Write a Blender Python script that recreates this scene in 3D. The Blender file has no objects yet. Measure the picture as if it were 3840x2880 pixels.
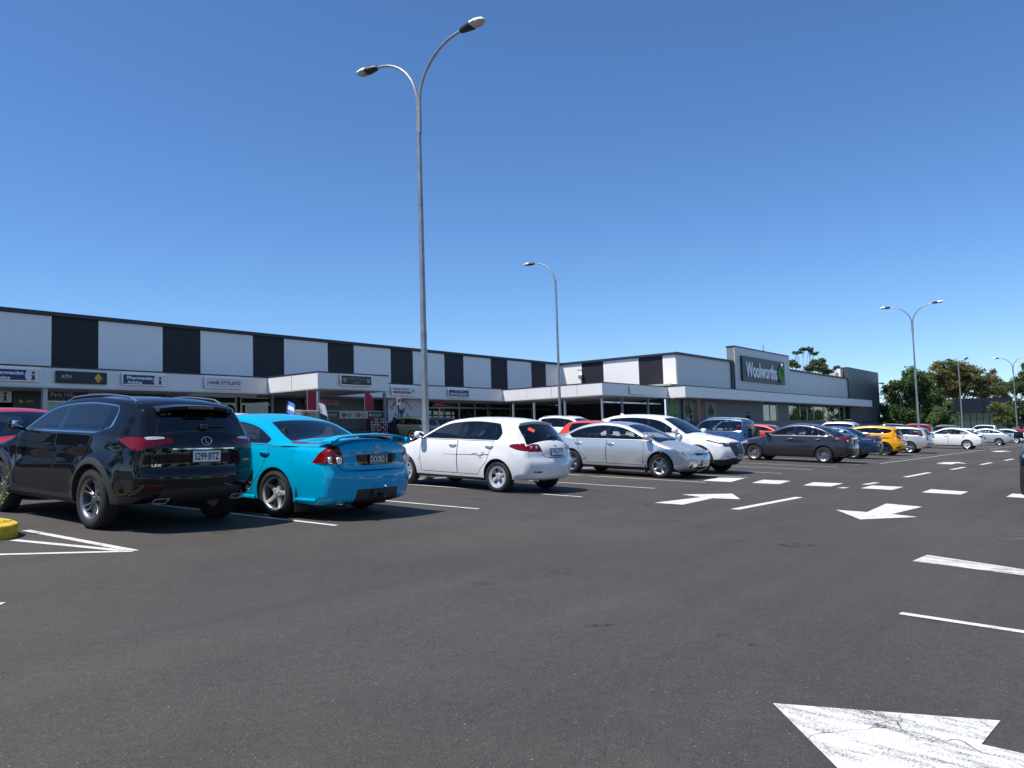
import bpy, bmesh, math, random
import numpy as np
from mathutils import Vector, Matrix
from mathutils.geometry import delaunay_2d_cdt
R = math.radians
SC = bpy.context.scene
COL = SC.collection
random.seed(7)
rng = np.random.default_rng(7)

# ------------------------------------------------------------------ camera
EYE = 1.36                                   # camera height above the ground under it
def camera():
    yaw, pitch, roll = .6511, .0678, .0303
    f = Vector((math.cos(yaw)*math.cos(pitch), math.sin(yaw)*math.cos(pitch), math.sin(pitch)))
    r = Vector((math.sin(yaw), -math.cos(yaw), 0)); u = r.cross(f)
    c, s = math.cos(roll), math.sin(roll)
    r2 = r*c-u*s; u2 = r*s+u*c
    cd = bpy.data.cameras.new('camera'); co = bpy.data.objects.new('camera', cd); COL.objects.link(co)
    m = Matrix(((r2.x, u2.x, -f.x, 0), (r2.y, u2.y, -f.y, 0), (r2.z, u2.z, -f.z, EYE), (0, 0, 0, 1)))
    co.matrix_world = m
    cd.sensor_width = 36; cd.lens = 36*3000/3840; cd.clip_start = .05; cd.clip_end = 6000
    SC.camera = co
camera()

# ------------------------------------------------------------------ light
SUNV = Vector((-.46, .22, 1.0)).normalized()         # towards the sun
ELEV = math.asin(SUNV.z); AZ = math.atan2(SUNV.x, SUNV.y)
wd = bpy.data.worlds.new('World'); SC.world = wd; wd.use_nodes = True
nt = wd.node_tree; nt.nodes.clear()
sky = nt.nodes.new('ShaderNodeTexSky'); sky.sky_type = 'NISHITA'; sky.sun_disc = False
sky.sun_elevation = ELEV; sky.sun_rotation = AZ
sky.altitude = 0; sky.air_density = .9; sky.dust_density = 0; sky.ozone_density = 10
bg = nt.nodes.new('ShaderNodeBackground'); bg.inputs[1].default_value = .132
wo = nt.nodes.new('ShaderNodeOutputWorld')
hs = nt.nodes.new('ShaderNodeHueSaturation'); hs.inputs['Saturation'].default_value = 1.05
nt.links.new(sky.outputs[0], hs.inputs['Color']); nt.links.new(hs.outputs[0], bg.inputs[0]); nt.links.new(bg.outputs[0], wo.inputs[0])
sl = bpy.data.lights.new('sun', 'SUN'); sl.energy = 5.0; sl.angle = R(.53); sl.color = (1, .955, .89)
so = bpy.data.objects.new('sun', sl); COL.objects.link(so)
so.rotation_euler = SUNV.to_track_quat('Z', 'Y').to_euler(); so.location = (0, 0, 60)
SC.view_settings.view_transform = 'Standard'; SC.view_settings.look = 'None'
SC.view_settings.exposure = .25; SC.view_settings.gamma = 1
SC.view_settings.use_curve_mapping = False
SC.cycles.max_bounces = 8; SC.cycles.transparent_max_bounces = 24; SC.cycles.glossy_bounces = 4

# ------------------------------------------------------------------ materials
MATS = {}
def mat(name, col=(.5, .5, .5), rough=.5, metal=0., spec=.5, coat=0., coat_rough=.03, noise=0., nscale=8., bump=0., bscale=60., emit=None, estr=1.):
    if name in MATS: return MATS[name]
    m = bpy.data.materials.new(name); m.use_nodes = True; n = m.node_tree.nodes; l = m.node_tree.links
    b = n['Principled BSDF']
    b.inputs['Base Color'].default_value = (*col, 1); b.inputs['Roughness'].default_value = rough
    b.inputs['Metallic'].default_value = metal; b.inputs['Specular IOR Level'].default_value = spec
    b.inputs['Coat Weight'].default_value = coat; b.inputs['Coat Roughness'].default_value = coat_rough
    if emit: b.inputs['Emission Color'].default_value = (*emit, 1); b.inputs['Emission Strength'].default_value = estr
    if noise or bump:
        tc = n.new('ShaderNodeTexCoord')
        if noise:
            t = n.new('ShaderNodeTexNoise'); t.inputs['Scale'].default_value = nscale; t.inputs['Detail'].default_value = 6
            l.new(tc.outputs['Object'], t.inputs['Vector'])
            r = n.new('ShaderNodeMapRange'); r.inputs[1].default_value = .3; r.inputs[2].default_value = .7
            r.inputs[3].default_value = 1-noise; r.inputs[4].default_value = 1+noise*.6
            l.new(t.outputs['Fac'], r.inputs[0])
            mx = n.new('ShaderNodeMix'); mx.data_type = 'RGBA'; mx.blend_type = 'MULTIPLY'; mx.inputs[0].default_value = 1
            mx.inputs[6].default_value = (*col, 1); l.new(r.outputs[0], mx.inputs[7]); l.new(mx.outputs[2], b.inputs['Base Color'])
        if bump:
            t = n.new('ShaderNodeTexNoise'); t.inputs['Scale'].default_value = bscale; t.inputs['Detail'].default_value = 4
            l.new(tc.outputs['Object'], t.inputs['Vector'])
            bp = n.new('ShaderNodeBump'); bp.inputs['Strength'].default_value = bump; bp.inputs['Distance'].default_value = .02
            l.new(t.outputs['Fac'], bp.inputs['Height']); l.new(bp.outputs[0], b.inputs['Normal'])
    MATS[name] = m; return m

def glass_mat(name, tint=(.35, .40, .40), refl=(1, 1, 1), base=.06, rough=.02):
    if name in MATS: return MATS[name]
    m = bpy.data.materials.new(name); m.use_nodes = True; n = m.node_tree.nodes; l = m.node_tree.links
    n.remove(n['Principled BSDF']); out = n['Material Output']
    tr = n.new('ShaderNodeBsdfTransparent'); tr.inputs[0].default_value = (*tint, 1)
    gl = n.new('ShaderNodeBsdfGlossy'); gl.inputs[0].default_value = (*refl, 1); gl.inputs['Roughness'].default_value = rough
    fr = n.new('ShaderNodeFresnel'); fr.inputs[0].default_value = 1.5
    mr = n.new('ShaderNodeMapRange'); mr.inputs[1].default_value = 0; mr.inputs[2].default_value = 1
    mr.inputs[3].default_value = base-.02; mr.inputs[4].default_value = 1
    l.new(fr.outputs[0], mr.inputs[0])
    mx = n.new('ShaderNodeMixShader'); l.new(mr.outputs[0], mx.inputs[0]); l.new(tr.outputs[0], mx.inputs[1]); l.new(gl.outputs[0], mx.inputs[2])
    l.new(mx.outputs[0], out.inputs[0]); MATS[name] = m; return m

# ------------------------------------------------------------------ geometry helpers
def gz(x, y):                                            # the sloping car park
    x = min(max(x, -40), 140)
    if y < 7: p = .045*y
    elif y < 18: p = .315+.05*(y-7)
    elif y < 38: p = .865+.056*(y-18)
    else: p = 1.985
    return -.0115*x+p

def tag(o, label=None, cat=None, group=None, kind=None):
    if label: o['label'] = label
    if cat: o['category'] = cat
    if group: o['group'] = group
    if kind: o['kind'] = kind
    return o
def link(name, me, parent=None, m=None):
    o = bpy.data.objects.new(name, me); COL.objects.link(o)
    if parent: o.parent = parent
    if m is not None and me is not None and len(me.materials) == 0: me.materials.append(m)
    return o
def empty(name, loc=(0, 0, 0), rz=0.):
    o = bpy.data.objects.new(name, None); COL.objects.link(o); o.location = loc; o.rotation_euler = (0, 0, rz)
    o.empty_display_size = .2; return o

class MB:
    """collects polygons, builds ONE mesh"""
    def __init__(s): s.v = []; s.f = []; s.mi = []; s.sm = []
    def add(s, vs, fs, mi=0, smooth=False):
        o = len(s.v); s.v += [tuple(p) for p in vs]
        for f in fs: s.f.append(tuple(i+o for i in f)); s.mi.append(mi); s.sm.append(smooth)
        return s
    def quad(s, *p, mi=0): return s.add(p, [tuple(range(len(p)))], mi)
    def box(s, a, b, mi=0, bev=0.):
        x0, y0, z0 = (min(a[i], b[i]) for i in range(3)); x1, y1, z1 = (max(a[i], b[i]) for i in range(3))
        if bev > 0:
            bm = bmesh.new(); bmesh.ops.create_cube(bm, size=1)
            for v in bm.verts: v.co = Vector(((x0+x1)/2+v.co.x*(x1-x0), (y0+y1)/2+v.co.y*(y1-y0), (z0+z1)/2+v.co.z*(z1-z0)))
            bmesh.ops.bevel(bm, geom=bm.edges[:], offset=bev, segments=2, affect='EDGES', profile=.5)
            bm.verts.index_update()
            s.add([v.co[:] for v in bm.verts], [[v.index for v in f.verts] for f in bm.faces], mi, True); bm.free(); return s
        v = [(x0, y0, z0), (x1, y0, z0), (x1, y1, z0), (x0, y1, z0), (x0, y0, z1), (x1, y0, z1), (x1, y1, z1), (x0, y1, z1)]
        return s.add(v, [(0, 3, 2, 1), (4, 5, 6, 7), (0, 1, 5, 4), (1, 2, 6, 5), (2, 3, 7, 6), (3, 0, 4, 7)], mi)
    def tube(s, pts, rad, n=10, mi=0, cap=True):
        P = [Vector(p) for p in pts]; rad = [rad]*len(P) if not hasattr(rad, '__len__') else rad
        rings = []; u = None
        for i, p in enumerate(P):
            d = (P[min(i+1, len(P)-1)]-P[max(i-1, 0)]).normalized()
            if u is None:
                a = Vector((0, 0, 1)) if abs(d.z) < .9 else Vector((1, 0, 0)); u = (a-d*a.dot(d)).normalized()
            else: u = (u-d*u.dot(d)).normalized()
            w = d.cross(u)
            rings.append([p+(u*math.cos(2*math.pi*k/n)+w*math.sin(2*math.pi*k/n))*rad[i] for k in range(n)])
        v = [q[:] for r in rings for q in r]; f = []
        for i in range(len(P)-1):
            for k in range(n): f.append((i*n+k, i*n+(k+1) % n, (i+1)*n+(k+1) % n, (i+1)*n+k))
        if cap: f.append(tuple(reversed(range(n)))); f.append(tuple((len(P)-1)*n+k for k in range(n)))
        return s.add(v, f, mi, True)
    def lathe(s, prof, n=32, axis='Y', mi=0, c=(0, 0, 0)):
        v = []; f = []; m = len(prof)
        for k in range(n):
            a = 2*math.pi*k/n; ca, sa = math.cos(a), math.sin(a)
            for (h, r) in prof:
                p = (r*ca, h, r*sa) if axis == 'Y' else ((r*ca, r*sa, h) if axis == 'Z' else (h, r*ca, r*sa))
                v.append((p[0]+c[0], p[1]+c[1], p[2]+c[2]))
        for k in range(n):
            for i in range(m-1):
                a0 = k*m+i; b0 = ((k+1) % n)*m+i
                f.append((a0, a0+1, b0+1, b0))
        return s.add(v, f, mi, True)
    def prism(s, poly, fn, d0, d1, mi=0):
        """poly 2D, fn(u,v,d)->3D, extruded d0..d1"""
        n = len(poly); v = [fn(u, w, d0) for u, w in poly]+[fn(u, w, d1) for u, w in poly]
        f = [tuple(range(n)), tuple(reversed(range(n, 2*n)))]+[(i, i+n, (i+1) % n+n, (i+1) % n) for i in range(n)]
        return s.add(v, f, mi)
    def mesh(s, name, mats, auto=35):
        me = bpy.data.meshes.new(name); me.from_pydata(s.v, [], s.f)
        for m in (mats if isinstance(mats, (list, tuple)) else [mats]): me.materials.append(m)
        me.polygons.foreach_set('material_index', s.mi); me.polygons.foreach_set('use_smooth', s.sm)
        me.validate(); me.update()
        if any(s.sm):
            me.set_sharp_from_angle(angle=R(auto))
        return me
    def fix(s):
        """consistent outward normals"""
        bm = bmesh.new(); vs = [bm.verts.new(p) for p in s.v]
        return s
    def build(s, name, mats, parent=None, auto=35, recalc=True):
        me = s.mesh(name, mats, auto)
        if recalc:
            bm = bmesh.new(); bm.from_mesh(me); bmesh.ops.recalc_face_normals(bm, faces=bm.faces[:]); bm.to_mesh(me); bm.free()
        return link(name, me, parent)

TXT = {}
def text_mesh(s, bold=.0, extr=.006):
    k = (s, bold, extr)
    if k in TXT: return TXT[k]
    cu = bpy.data.curves.new('txt', 'FONT'); cu.body = s; cu.size = 1; cu.offset = bold; cu.extrude = 0; cu.resolution_u = 3
    cu.align_x = 'LEFT'; ob = bpy.data.objects.new('txt', cu); COL.objects.link(ob)
    dg = bpy.context.evaluated_depsgraph_get(); me = bpy.data.meshes.new_from_object(ob.evaluated_get(dg))
    bpy.data.objects.remove(ob)
    v = np.array([p.co[:] for p in me.vertices]); f = [tuple(p.vertices) for p in me.polygons]
    mn, mx = v.min(0), v.max(0); TXT[k] = (v, f, mn, mx); bpy.data.meshes.remove(me); return TXT[k]
def text_mb(mb, s, o, right, up, width=None, height=None, bold=.02, mi=0, align='c', lift=.004):
    """writes s into mb: o = centre (or left-middle) point, right/up unit vectors"""
    v, f, mn, mx = text_mesh(s, bold); o = Vector(o); right = Vector(right).normalized(); up = Vector(up).normalized(); nrm = right.cross(up)
    w, h = (mx-mn)[:2]; sy = height/h if height else None; sx = width/w if width else None
    if sx is None: sx = sy
    if sy is None: sy = sx
    cx = (mn[0]+mx[0])/2 if align == 'c' else mn[0]; cy = (mn[1]+mx[1])/2
    mb.add([(o+right*((p[0]-cx)*sx)+up*((p[1]-cy)*sy)+nrm*lift)[:] for p in v], f, mi); return mb
# ------------------------------------------------------------------ cars
def spline(pts, step):
    """Catmull-Rom through pts; a third entry 'c' marks a sharp corner. returns samples and the sample index of each control point"""
    segs = []; cur = [0]
    for i in range(1, len(pts)):
        cur.append(i)
        if len(pts[i]) > 2 or i == len(pts)-1: segs.append(cur); cur = [i]
    out = []; idx = {}
    for sg in segs:
        P = [np.array(pts[i][:2], float) for i in sg]
        P = [2*P[0]-P[1]]+P+[2*P[-1]-P[-2]]
        for k in range(1, len(P)-2):
            p0, p1, p2, p3 = P[k-1:k+3]; d = np.linalg.norm(p2-p1); n = max(2, int(math.ceil(d/step)))
            t0 = 0; t1 = t0+max(np.linalg.norm(p1-p0), 1e-4)**.5; t2 = t1+d**.5; t3 = t2+max(np.linalg.norm(p3-p2), 1e-4)**.5
            if not out: out.append(p1)
            idx[sg[k-1]] = len(out)-1
            for j in range(1, n+1):
                t = t1+(t2-t1)*j/n
                a1 = (t1-t)/(t1-t0)*p0+(t-t0)/(t1-t0)*p1; a2 = (t2-t)/(t2-t1)*p1+(t-t1)/(t2-t1)*p2; a3 = (t3-t)/(t3-t2)*p2+(t-t2)/(t3-t2)*p3
                b1 = (t2-t)/(t2-t0)*a1+(t-t0)/(t2-t0)*a2; b2 = (t3-t)/(t3-t1)*a2+(t-t1)/(t3-t1)*a3
                out.append((t2-t)/(t2-t1)*b1+(t-t1)/(t2-t1)*b2)
        idx[sg[-1]] = len(out)-1
    return np.array(out), [idx[i] for i in range(len(pts))]
def roundpoly(p, r=.04, n=3):
    out = []; m = len(p)
    for i in range(m):
        a, b, c = (np.array(p[(i+k) % m][:2], float) for k in (-1, 0, 1))
        u = a-b; v = c-b; lu, lv = np.linalg.norm(u), np.linalg.norm(v)
        rr = p[i][2] if len(p[i]) > 2 else r
        d = min(rr, lu*.45, lv*.45)
        if d < .004 or lu < 1e-6 or lv < 1e-6: out.append(tuple(b)); continue
        q0 = b+u/lu*d; q1 = b+v/lv*d
        for k in range(n+1):
            t = k/n; out.append(tuple((1-t)**2*q0+2*t*(1-t)*b+t*t*q1))
    return out
def clip_half(poly, a, b):
    """keep the part of poly left of a->b"""
    out = []; a = np.array(a, float); b = np.array(b, float); d = b-a
    side = lambda p: d[0]*(p[1]-a[1])-d[1]*(p[0]-a[0])
    for i in range(len(poly)):
        p, q = np.array(poly[i]), np.array(poly[(i+1) % len(poly)]); sp, sq = side(p), side(q)
        if sp >= 0: out.append(tuple(p))
        if sp*sq < 0: out.append(tuple(p+(q-p)*sp/(sp-sq)))
    return out
def band(pl, w):
    """thin polygon around a polyline"""
    P = np.array(pl, float); d = np.gradient(P, axis=0); d /= np.linalg.norm(d, axis=1)[:, None]+1e-9
    n = np.stack([-d[:, 1], d[:, 0]], 1)*w/2
    return [tuple(q) for q in np.vstack([P+n, (P-n)[::-1]])]
def inpoly(P, poly):
    x, y = P[:, 0], P[:, 1]; q = np.array(poly); n = len(q); r = np.zeros(len(P), bool)
    for i in range(n):
        x1, y1 = q[i]; x2, y2 = q[(i+1) % n]
        if y1 == y2: continue
        c = ((y1 > y) != (y2 > y)) & (x < (x2-x1)*(y-y1)/(y2-y1)+x1); r ^= c
    return r
def cdt(pts, loops, outer):
    """triangulate pts with closed constraint loops; keep triangles inside outer"""
    V = [tuple(p) for p in pts]; E = []
    for lp, closed in loops:
        o = len(V); V += [tuple(p) for p in lp]; n = len(lp)
        E += [(o+i, o+(i+1) % n) for i in range(n if closed else n-1)]
    v, e, f, *_ = delaunay_2d_cdt([Vector(p) for p in V], E, [], 0, 1e-5)
    v = np.array([q[:] for q in v]); f = np.array([t for t in f if len(t) == 3])
    c = v[f].mean(1); k = inpoly(c, outer); f = f[k]; c = c[k]
    a = v[f[:, 1]]-v[f[:, 0]]; b = v[f[:, 2]]-v[f[:, 0]]; ar = a[:, 0]*b[:, 1]-a[:, 1]*b[:, 0]
    f[ar < 0] = f[ar < 0][:, ::-1]; k = np.abs(ar) > 1e-9
    return v, f[k], c[k]

def paint(name, col, metal=0., rough=.35):
    return mat('paint_'+name, col, rough, metal, .0 if metal == 0 else .2, .9, .015, noise=.04, nscale=3)
def common():
    mat('rubber', (.018, .018, .018), .75, noise=.3, nscale=20); mat('black_plastic', (.025, .025, .027), .55); mat('gloss_black', (.01, .01, .011), .12, coat=.5)
    mat('interior', (.035, .035, .037), .8); mat('seat_cloth', (.05, .05, .053), .9); mat('chrome', (.75, .76, .78), .12, 1.); mat('alloy', (.42, .42, .43), .36, 1.); mat('barrel', (.05, .05, .052), .5, .6); mat('alloy_dark', (.05, .05, .055), .35, .8); mat('alloy_smoke', (.26, .26, .27), .38, 1.)
    mat('alloy_paint', (.62, .63, .65), .35, .55, coat=.3); mat('disc', (.22, .21, .2), .4, 1.); mat('tail_red', (.15, .002, .004), .3, spec=0, coat=1.); mat('tail_clear', (.75, .70, .70), .12, .3, coat=1.); mat('lamp_lens', (.50, .51, .53), .15, .6, coat=1.)
    mat('lamp_dark', (.03, .03, .035), .1, coat=1.); mat('amber', (.8, .25, .02), .2, coat=1.); mat('seam', (.008, .008, .009), .7); mat('plate_white', (.78, .78, .75), .4); mat('plate_black', (.012, .012, .014), .4); mat('ink', (.015, .015, .02), .5)
    mat('white_print', (.8, .8, .8), .5); mat('red_print', (.55, .03, .04), .5)
    glass_mat('glass', (.66, .71, .70), base=.045); glass_mat('glass_dark', (.16, .18, .18), base=.045); glass_mat('glass_mid', (.48, .53, .52), base=.045)
common()

WHEELS = {}
def wheel_meshes(r, tw, rr, style, cmat):
    k = (r, tw, rr, style, cmat)
    if k in WHEELS: return WHEELS[k]
    h = tw/2
    t = MB(); pr = [(-h*.80, rr+.004), (-h*.97, rr+.02), (-h*1.03, (rr+r)/2), (-h*.98, r-.035), (-h*.86, r-.012), (-h*.6, r-.001), (-h*.42, r), (-h*.40, r-.009), (-h*.34, r-.009), (-h*.32, r+.001), (-h*.03, r+.002), (-h*.01, r-.008)]
    pr = pr+[(-a, b) for a, b in reversed(pr)]
    t.lathe(pr, 48)
    nb = 60                                                   # shoulder blocks
    for i in range(nb):
        a = 2*math.pi*i/nb
        for sgn in (1, -1):
            q = []
            for da, y, rad in ((-.028, .99, r-.03), (.028, .99, r-.03), (.028, .85, r+.001), (-.028, .85, r+.001)):
                q.append(((rad+.003)*math.cos(a+da), sgn*h*y, (rad+.003)*math.sin(a+da)))
            t.quad(*q)
    T = t.mesh('tyre', MATS['rubber'], 50)
    b = MB()                                                  # rim, outer face towards +y
    b.lathe([(-h*.8, rr-.012), (-h*.8, rr+.006), (-h*.6, rr-.03), (h*.45, rr-.035), (h*.70, rr-.016)], 48, mi=1)
    b.lathe([(h*.70, rr-.018), (h*.80, rr-.008), (h*.90, rr+.004), (h*.92, rr+.010), (h*.84, rr+.014)], 48, mi=0)
    yf = h*.62; hub = .062
    b.lathe([(yf-.02, .001), (yf-.005, .001), (yf-.006, .026), (yf-.02, .032), (yf-.018, hub), (yf-.06, hub+.012)], 24, mi=0)
    def spoke(a0, w0, w1, y0=yf-.018, y1=h*.70, thick=.032, lean=0.):
        n = 5; vs = []
        for i in range(n):
            q = i/(n-1); rad = hub*.7+(rr-.018-hub*.7)*q; w = w0+(w1-w0)*q; y = y0+(y1-y0)*q-.022*math.sin(math.pi*q); aa = a0+lean*q
            cx, cz = math.cos(aa), math.sin(aa); tx, tz = -cz, cx
            for u, dy in ((-1, -thick), (-.92, -.006), (-.6, 0), (.6, 0), (.92, -.006), (1, -thick)):
                vs.append((rad*cx+tx*u*w/2, y+dy, rad*cz+tz*u*w/2))
        fs = [(i*6+j, i*6+j+1, (i+1)*6+j+1, (i+1)*6+j) for i in range(n-1) for j in range(5)]
        b.add(vs, fs, 0, True)
    if style == 'twin5':
        for i in range(5):
            a = math.pi/2+2*math.pi*i/5
            for s_ in (-1, 1): spoke(a+s_*.13, .034, .034, lean=s_*.06)
    elif style == 'five':
        for i in range(5): spoke(math.pi/2+2*math.pi*i/5, .085, .052, thick=.04)
    elif style == 'fivey':
        for i in range(5):
            a = math.pi/2+2*math.pi*i/5; spoke(a, .05, .04); spoke(a, .04, .026, lean=.30); spoke(a, .04, .026, lean=-.30)
    elif style == 'multi':
        for i in range(10): spoke(math.pi/2+2*math.pi*i/10, .03, .034, lean=.22)
    elif style in ('cap6', 'cap9'):
        n = 6 if style == 'cap6' else 9
        for i in range(n): spoke(math.pi/2+2*math.pi*i/n, .055 if n == 6 else .035, .105 if n == 6 else .070, thick=.02)
        b.lathe([(h*.70, rr-.05), (h*.80, rr-.03), (h*.88, rr+.008), (h*.8, rr+.01)], 48)
        b.lathe([(yf-.0, .001), (yf, .03), (yf-.006, .062), (yf-.03, .07)], 24)
    for i in range(5):
        a = math.pi/2+math.pi/5+2*math.pi*i/5
        b.lathe([(yf-.012, .0005), (yf-.012, .009), (yf-.03, .010)], 8, c=(.045*math.cos(a), 0, .045*math.sin(a)))
    Bm = b.mesh('rim', [MATS[cmat], MATS['barrel']], 40)
    d = MB(); d.lathe([(h*.1, .03), (h*.1, rr*.72), (h*.02, rr*.72), (h*.02, .03)], 32); d.lathe([(-h*.5, .02), (-h*.5, rr-.02), (-h*.6, rr-.02)], 24); d.box((rr*.35, h*.0, -.07), (rr*.78, h*.28, .07))
    Dm = d.mesh('wheel', MATS['disc'], 40)
    WHEELS[k] = (Dm, T, Bm); return WHEELS[k]

def seat_meshes():
    if 'seat' in WHEELS: return WHEELS['seat']
    m = MB(); m.box((-.25, -.25, .0), (.27, .25, .16), bev=.05)
    # leaning backrest
    a = MB(); a.box((-.07, -.24, 0), (.07, .24, .62), bev=.05); a.box((-.045, -.13, .64), (.055, .13, .84), bev=.045); a.box((-.01, -.06, .6), (.005, -.045, .68)); a.box((-.01, .045, .6), (.005, .06, .68))
    th = R(-18); ca, sa = math.cos(th), math.sin(th)
    a.v = [(-.22+x*ca+z*sa, y, .1-x*sa+z*ca) for x, y, z in a.v]
    m.add(a.v, a.f, 0, True)
    WHEELS['seat'] = m.mesh('seat', MATS['seat_cloth'], 60)
    return WHEELS['seat']

CARMESH = {}
class CarBody:
    """all skins of one car shape, cut into labelled regions; car frame: x forward, y left, rear axle at x=0"""
    def __init__(s, S, fine=True):
        s.S = S; step = .045 if fine else .09; g = .065 if fine else .13
        P, ci = spline(S['prof'], step); s.P = P; s.ci = ci; N = len(P)
        d = np.gradient(P, axis=0); d /= np.linalg.norm(d, axis=1)[:, None]; nn = np.stack([-d[:, 1], d[:, 0]], 1)
        for _ in range(3): nn[1:-1] = (nn[:-2]+2*nn[1:-1]+nn[2:])/4
        nn /= np.linalg.norm(nn, axis=1)[:, None]; s.n = nn
        s.s = np.concatenate([[0], np.cumsum(np.linalg.norm(np.diff(P, axis=0), axis=1))])
        mk = S['mk']                                       # control indices: rear-glass bottom, top, windscreen top, bottom, bonnet edge
        ctl = [0, mk[0], mk[1], mk[2], mk[3], mk[4], len(ci)-1]; cs = [s.s[ci[i]] for i in ctl]
        s.cs = cs
        cr = S.get('crown', (.13, .12, .06, .035, .05, .06, .12, .16))    # rear bottom, tail, rear glass top, roof mid, ws top, cowl, bonnet edge, front bottom
        xs = [cs[0], cs[1], cs[2], (cs[2]+cs[3])/2, cs[3], cs[4], cs[5], cs[6]]
        s.c = np.interp(s.s, xs, cr)
        fr = S.get('fil', (.10, .07, .05, .05, .05, .07, .10, .12)); s.r = np.interp(s.s, xs, fr)
        for a in ('c', 'r'):
            q = getattr(s, a)
            for _ in range(12): q[1:-1] = (q[:-2]+2*q[1:-1]+q[2:])/4
        dz = nn[:, 1]*np.clip((P[:, 1]-.66)/.22, 0, 1); dx = nn[:, 0]+np.sign(P[:, 0]-1.3)*.25*np.clip((.95-P[:, 1])/.2, 0, 1)*(1-np.clip(np.abs(nn[:, 0])*2, 0, 1)); D = np.stack([dx, dz], 1)
        D /= np.linalg.norm(D, axis=1)[:, None]+1e-9
        for _ in range(6): D[1:-1] = (D[:-2]+2*D[1:-1]+D[2:])/4
        s.D = D/np.linalg.norm(D, axis=1)[:, None]; s.E = P-s.D*s.c[:, None]
        s.xf = P[:, 0].max(); s.xr = P[:, 0].min()
        s.w = s.W0(s.E[:, 0], s.E[:, 1])-s.r
        s.iE = [ci[i] for i in ctl]
        # greenhouse roof line of the side outline
        i0, i1 = ci[mk[0]], ci[mk[3]]; ex, ez = s.E[i0:i1+1, 0], s.E[i0:i1+1, 1]; o = np.argsort(ex); s.gx, s.gzt = ex[o], ez[o]
        s.regs_side = []; s.regs_strip = []; s.lines_side = []
        s.g = g; s.fine = fine
        s.features()
        s.mesh()
    def belt(s, x):
        b = s.S['belt']; return np.interp(x, [b[0], b[2]], [b[1], b[3]])
    def W0(s, x, z):
        S = s.S; x = np.asarray(x, float); z = np.asarray(z, float); w = S['W']/2
        xf0 = S['wb']-.1; xr0 = .1
        tf = S.get('tf', .16); tr = S.get('tr', .13)
        P = w-tf*np.clip((x-xf0)/(s.xf-xf0), 0, 1.2)**2.2-tr*np.clip((xr0-x)/(xr0-s.xr), 0, 1.2)**2.2
        zm = S.get('zm', .66); zb = s.belt(x)
        lo = np.clip((zm-z)/(zm-.2), 0, 1.3); up = np.clip((z-zm)/(zb-zm), 0, 1)
        P = P-S.get('alow', .07)*lo**2-S.get('aup', .035)*up**2
        h = np.maximum(z-zb, 0); P = P-S.get('shoulder', .02)*np.clip(h/.05, 0, 1)-S.get('tum', .33)*h-S.get('tq', .12)*h*h
        fl = S.get('flare', .014)
        for ax in (0, S['wb']):
            dd = np.hypot(x-ax, z-S['r']); P = P+fl*np.exp(-((dd-S['Ra'])/.09)**2)*(z < zb)
        cre = S.get('crease')                              # a character line: (x0,z0,x1,z1,depth)
        if cre:
            zc = np.interp(x, [cre[0], cre[2]], [cre[1], cre[3]]); q = (z-zc)
            ins = np.clip((x-cre[0])/.25, 0, 1)*np.clip((cre[2]-x)/.25, 0, 1)
            P = P-cre[4]*ins*np.where(q < 0, np.exp(-(q/.10)**2), np.exp(-(q/.012)**2))
        return P
    def roofz(s, x): return np.interp(x, s.gx, s.gzt)
    def sidepoint(s, x, z, out=0.):
        return Vector((x, float(s.W0(x, z))+out, z))
    def srear(s, z):
        i1 = s.iE[1]; return np.interp(z, np.maximum.accumulate(s.P[:i1+1, 1]), s.s[:i1+1])
    def sfront(s, z):
        i0 = s.iE[4]; return np.interp(-np.asarray(z), np.maximum.accumulate(-s.P[i0:, 1]), s.s[i0:])
    def stop(s, x):
        i0, i1 = s.iE[1], s.iE[5]; return np.interp(x, np.maximum.accumulate(s.P[i0:i1+1, 0]), s.s[i0:i1+1])
    def wat(s, ss): return np.interp(ss, s.s, s.w)
    def pt(s, ss, t):
        """point on the centre strip"""
        x = np.interp(ss, s.s, s.P[:, 0]); z = np.interp(ss, s.s, s.P[:, 1]); nx = np.interp(ss, s.s, s.D[:, 0]); nz = np.interp(ss, s.s, s.D[:, 1]); c = np.interp(ss, s.s, s.c)
        g = np.abs(t)**2.3*c
        return np.stack([x-nx*g, t*s.wat(ss), z-nz*g], -1)
    def rearpoint(s, y, z, out=0.):
        ss, t_ = s.st_end(y, z, True); p = s.pt(ss, t_); nx = np.interp(ss, s.s, s.n[:, 0]); nz = np.interp(ss, s.s, s.n[:, 1])
        return Vector((p[0]+nx*out, y, p[2]+nz*out))
    def frontpoint(s, y, z, out=0.):
        ss, t_ = s.st_end(y, z, False); p = s.pt(ss, t_); nx = np.interp(ss, s.s, s.n[:, 0]); nz = np.interp(ss, s.s, s.n[:, 1])
        return Vector((p[0]+nx*out, y, p[2]+nz*out))
    def toppoint(s, x, y, out=0.):
        ss = s.stop(x); w = s.wat(ss); p = s.pt(ss, y/w); return Vector((p[0], y, p[2]+out))
    # ---- regions
    def side(s, name, poly, m, r=.02): s.regs_side.append((name, roundpoly(poly, r), m))
    def strip_rear(s, name, poly, m, r=.02):
        p = roundpoly(dens(poly), r); s.regs_strip.append((name, [s.st_end(y, z, True) for y, z in p], m))
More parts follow.
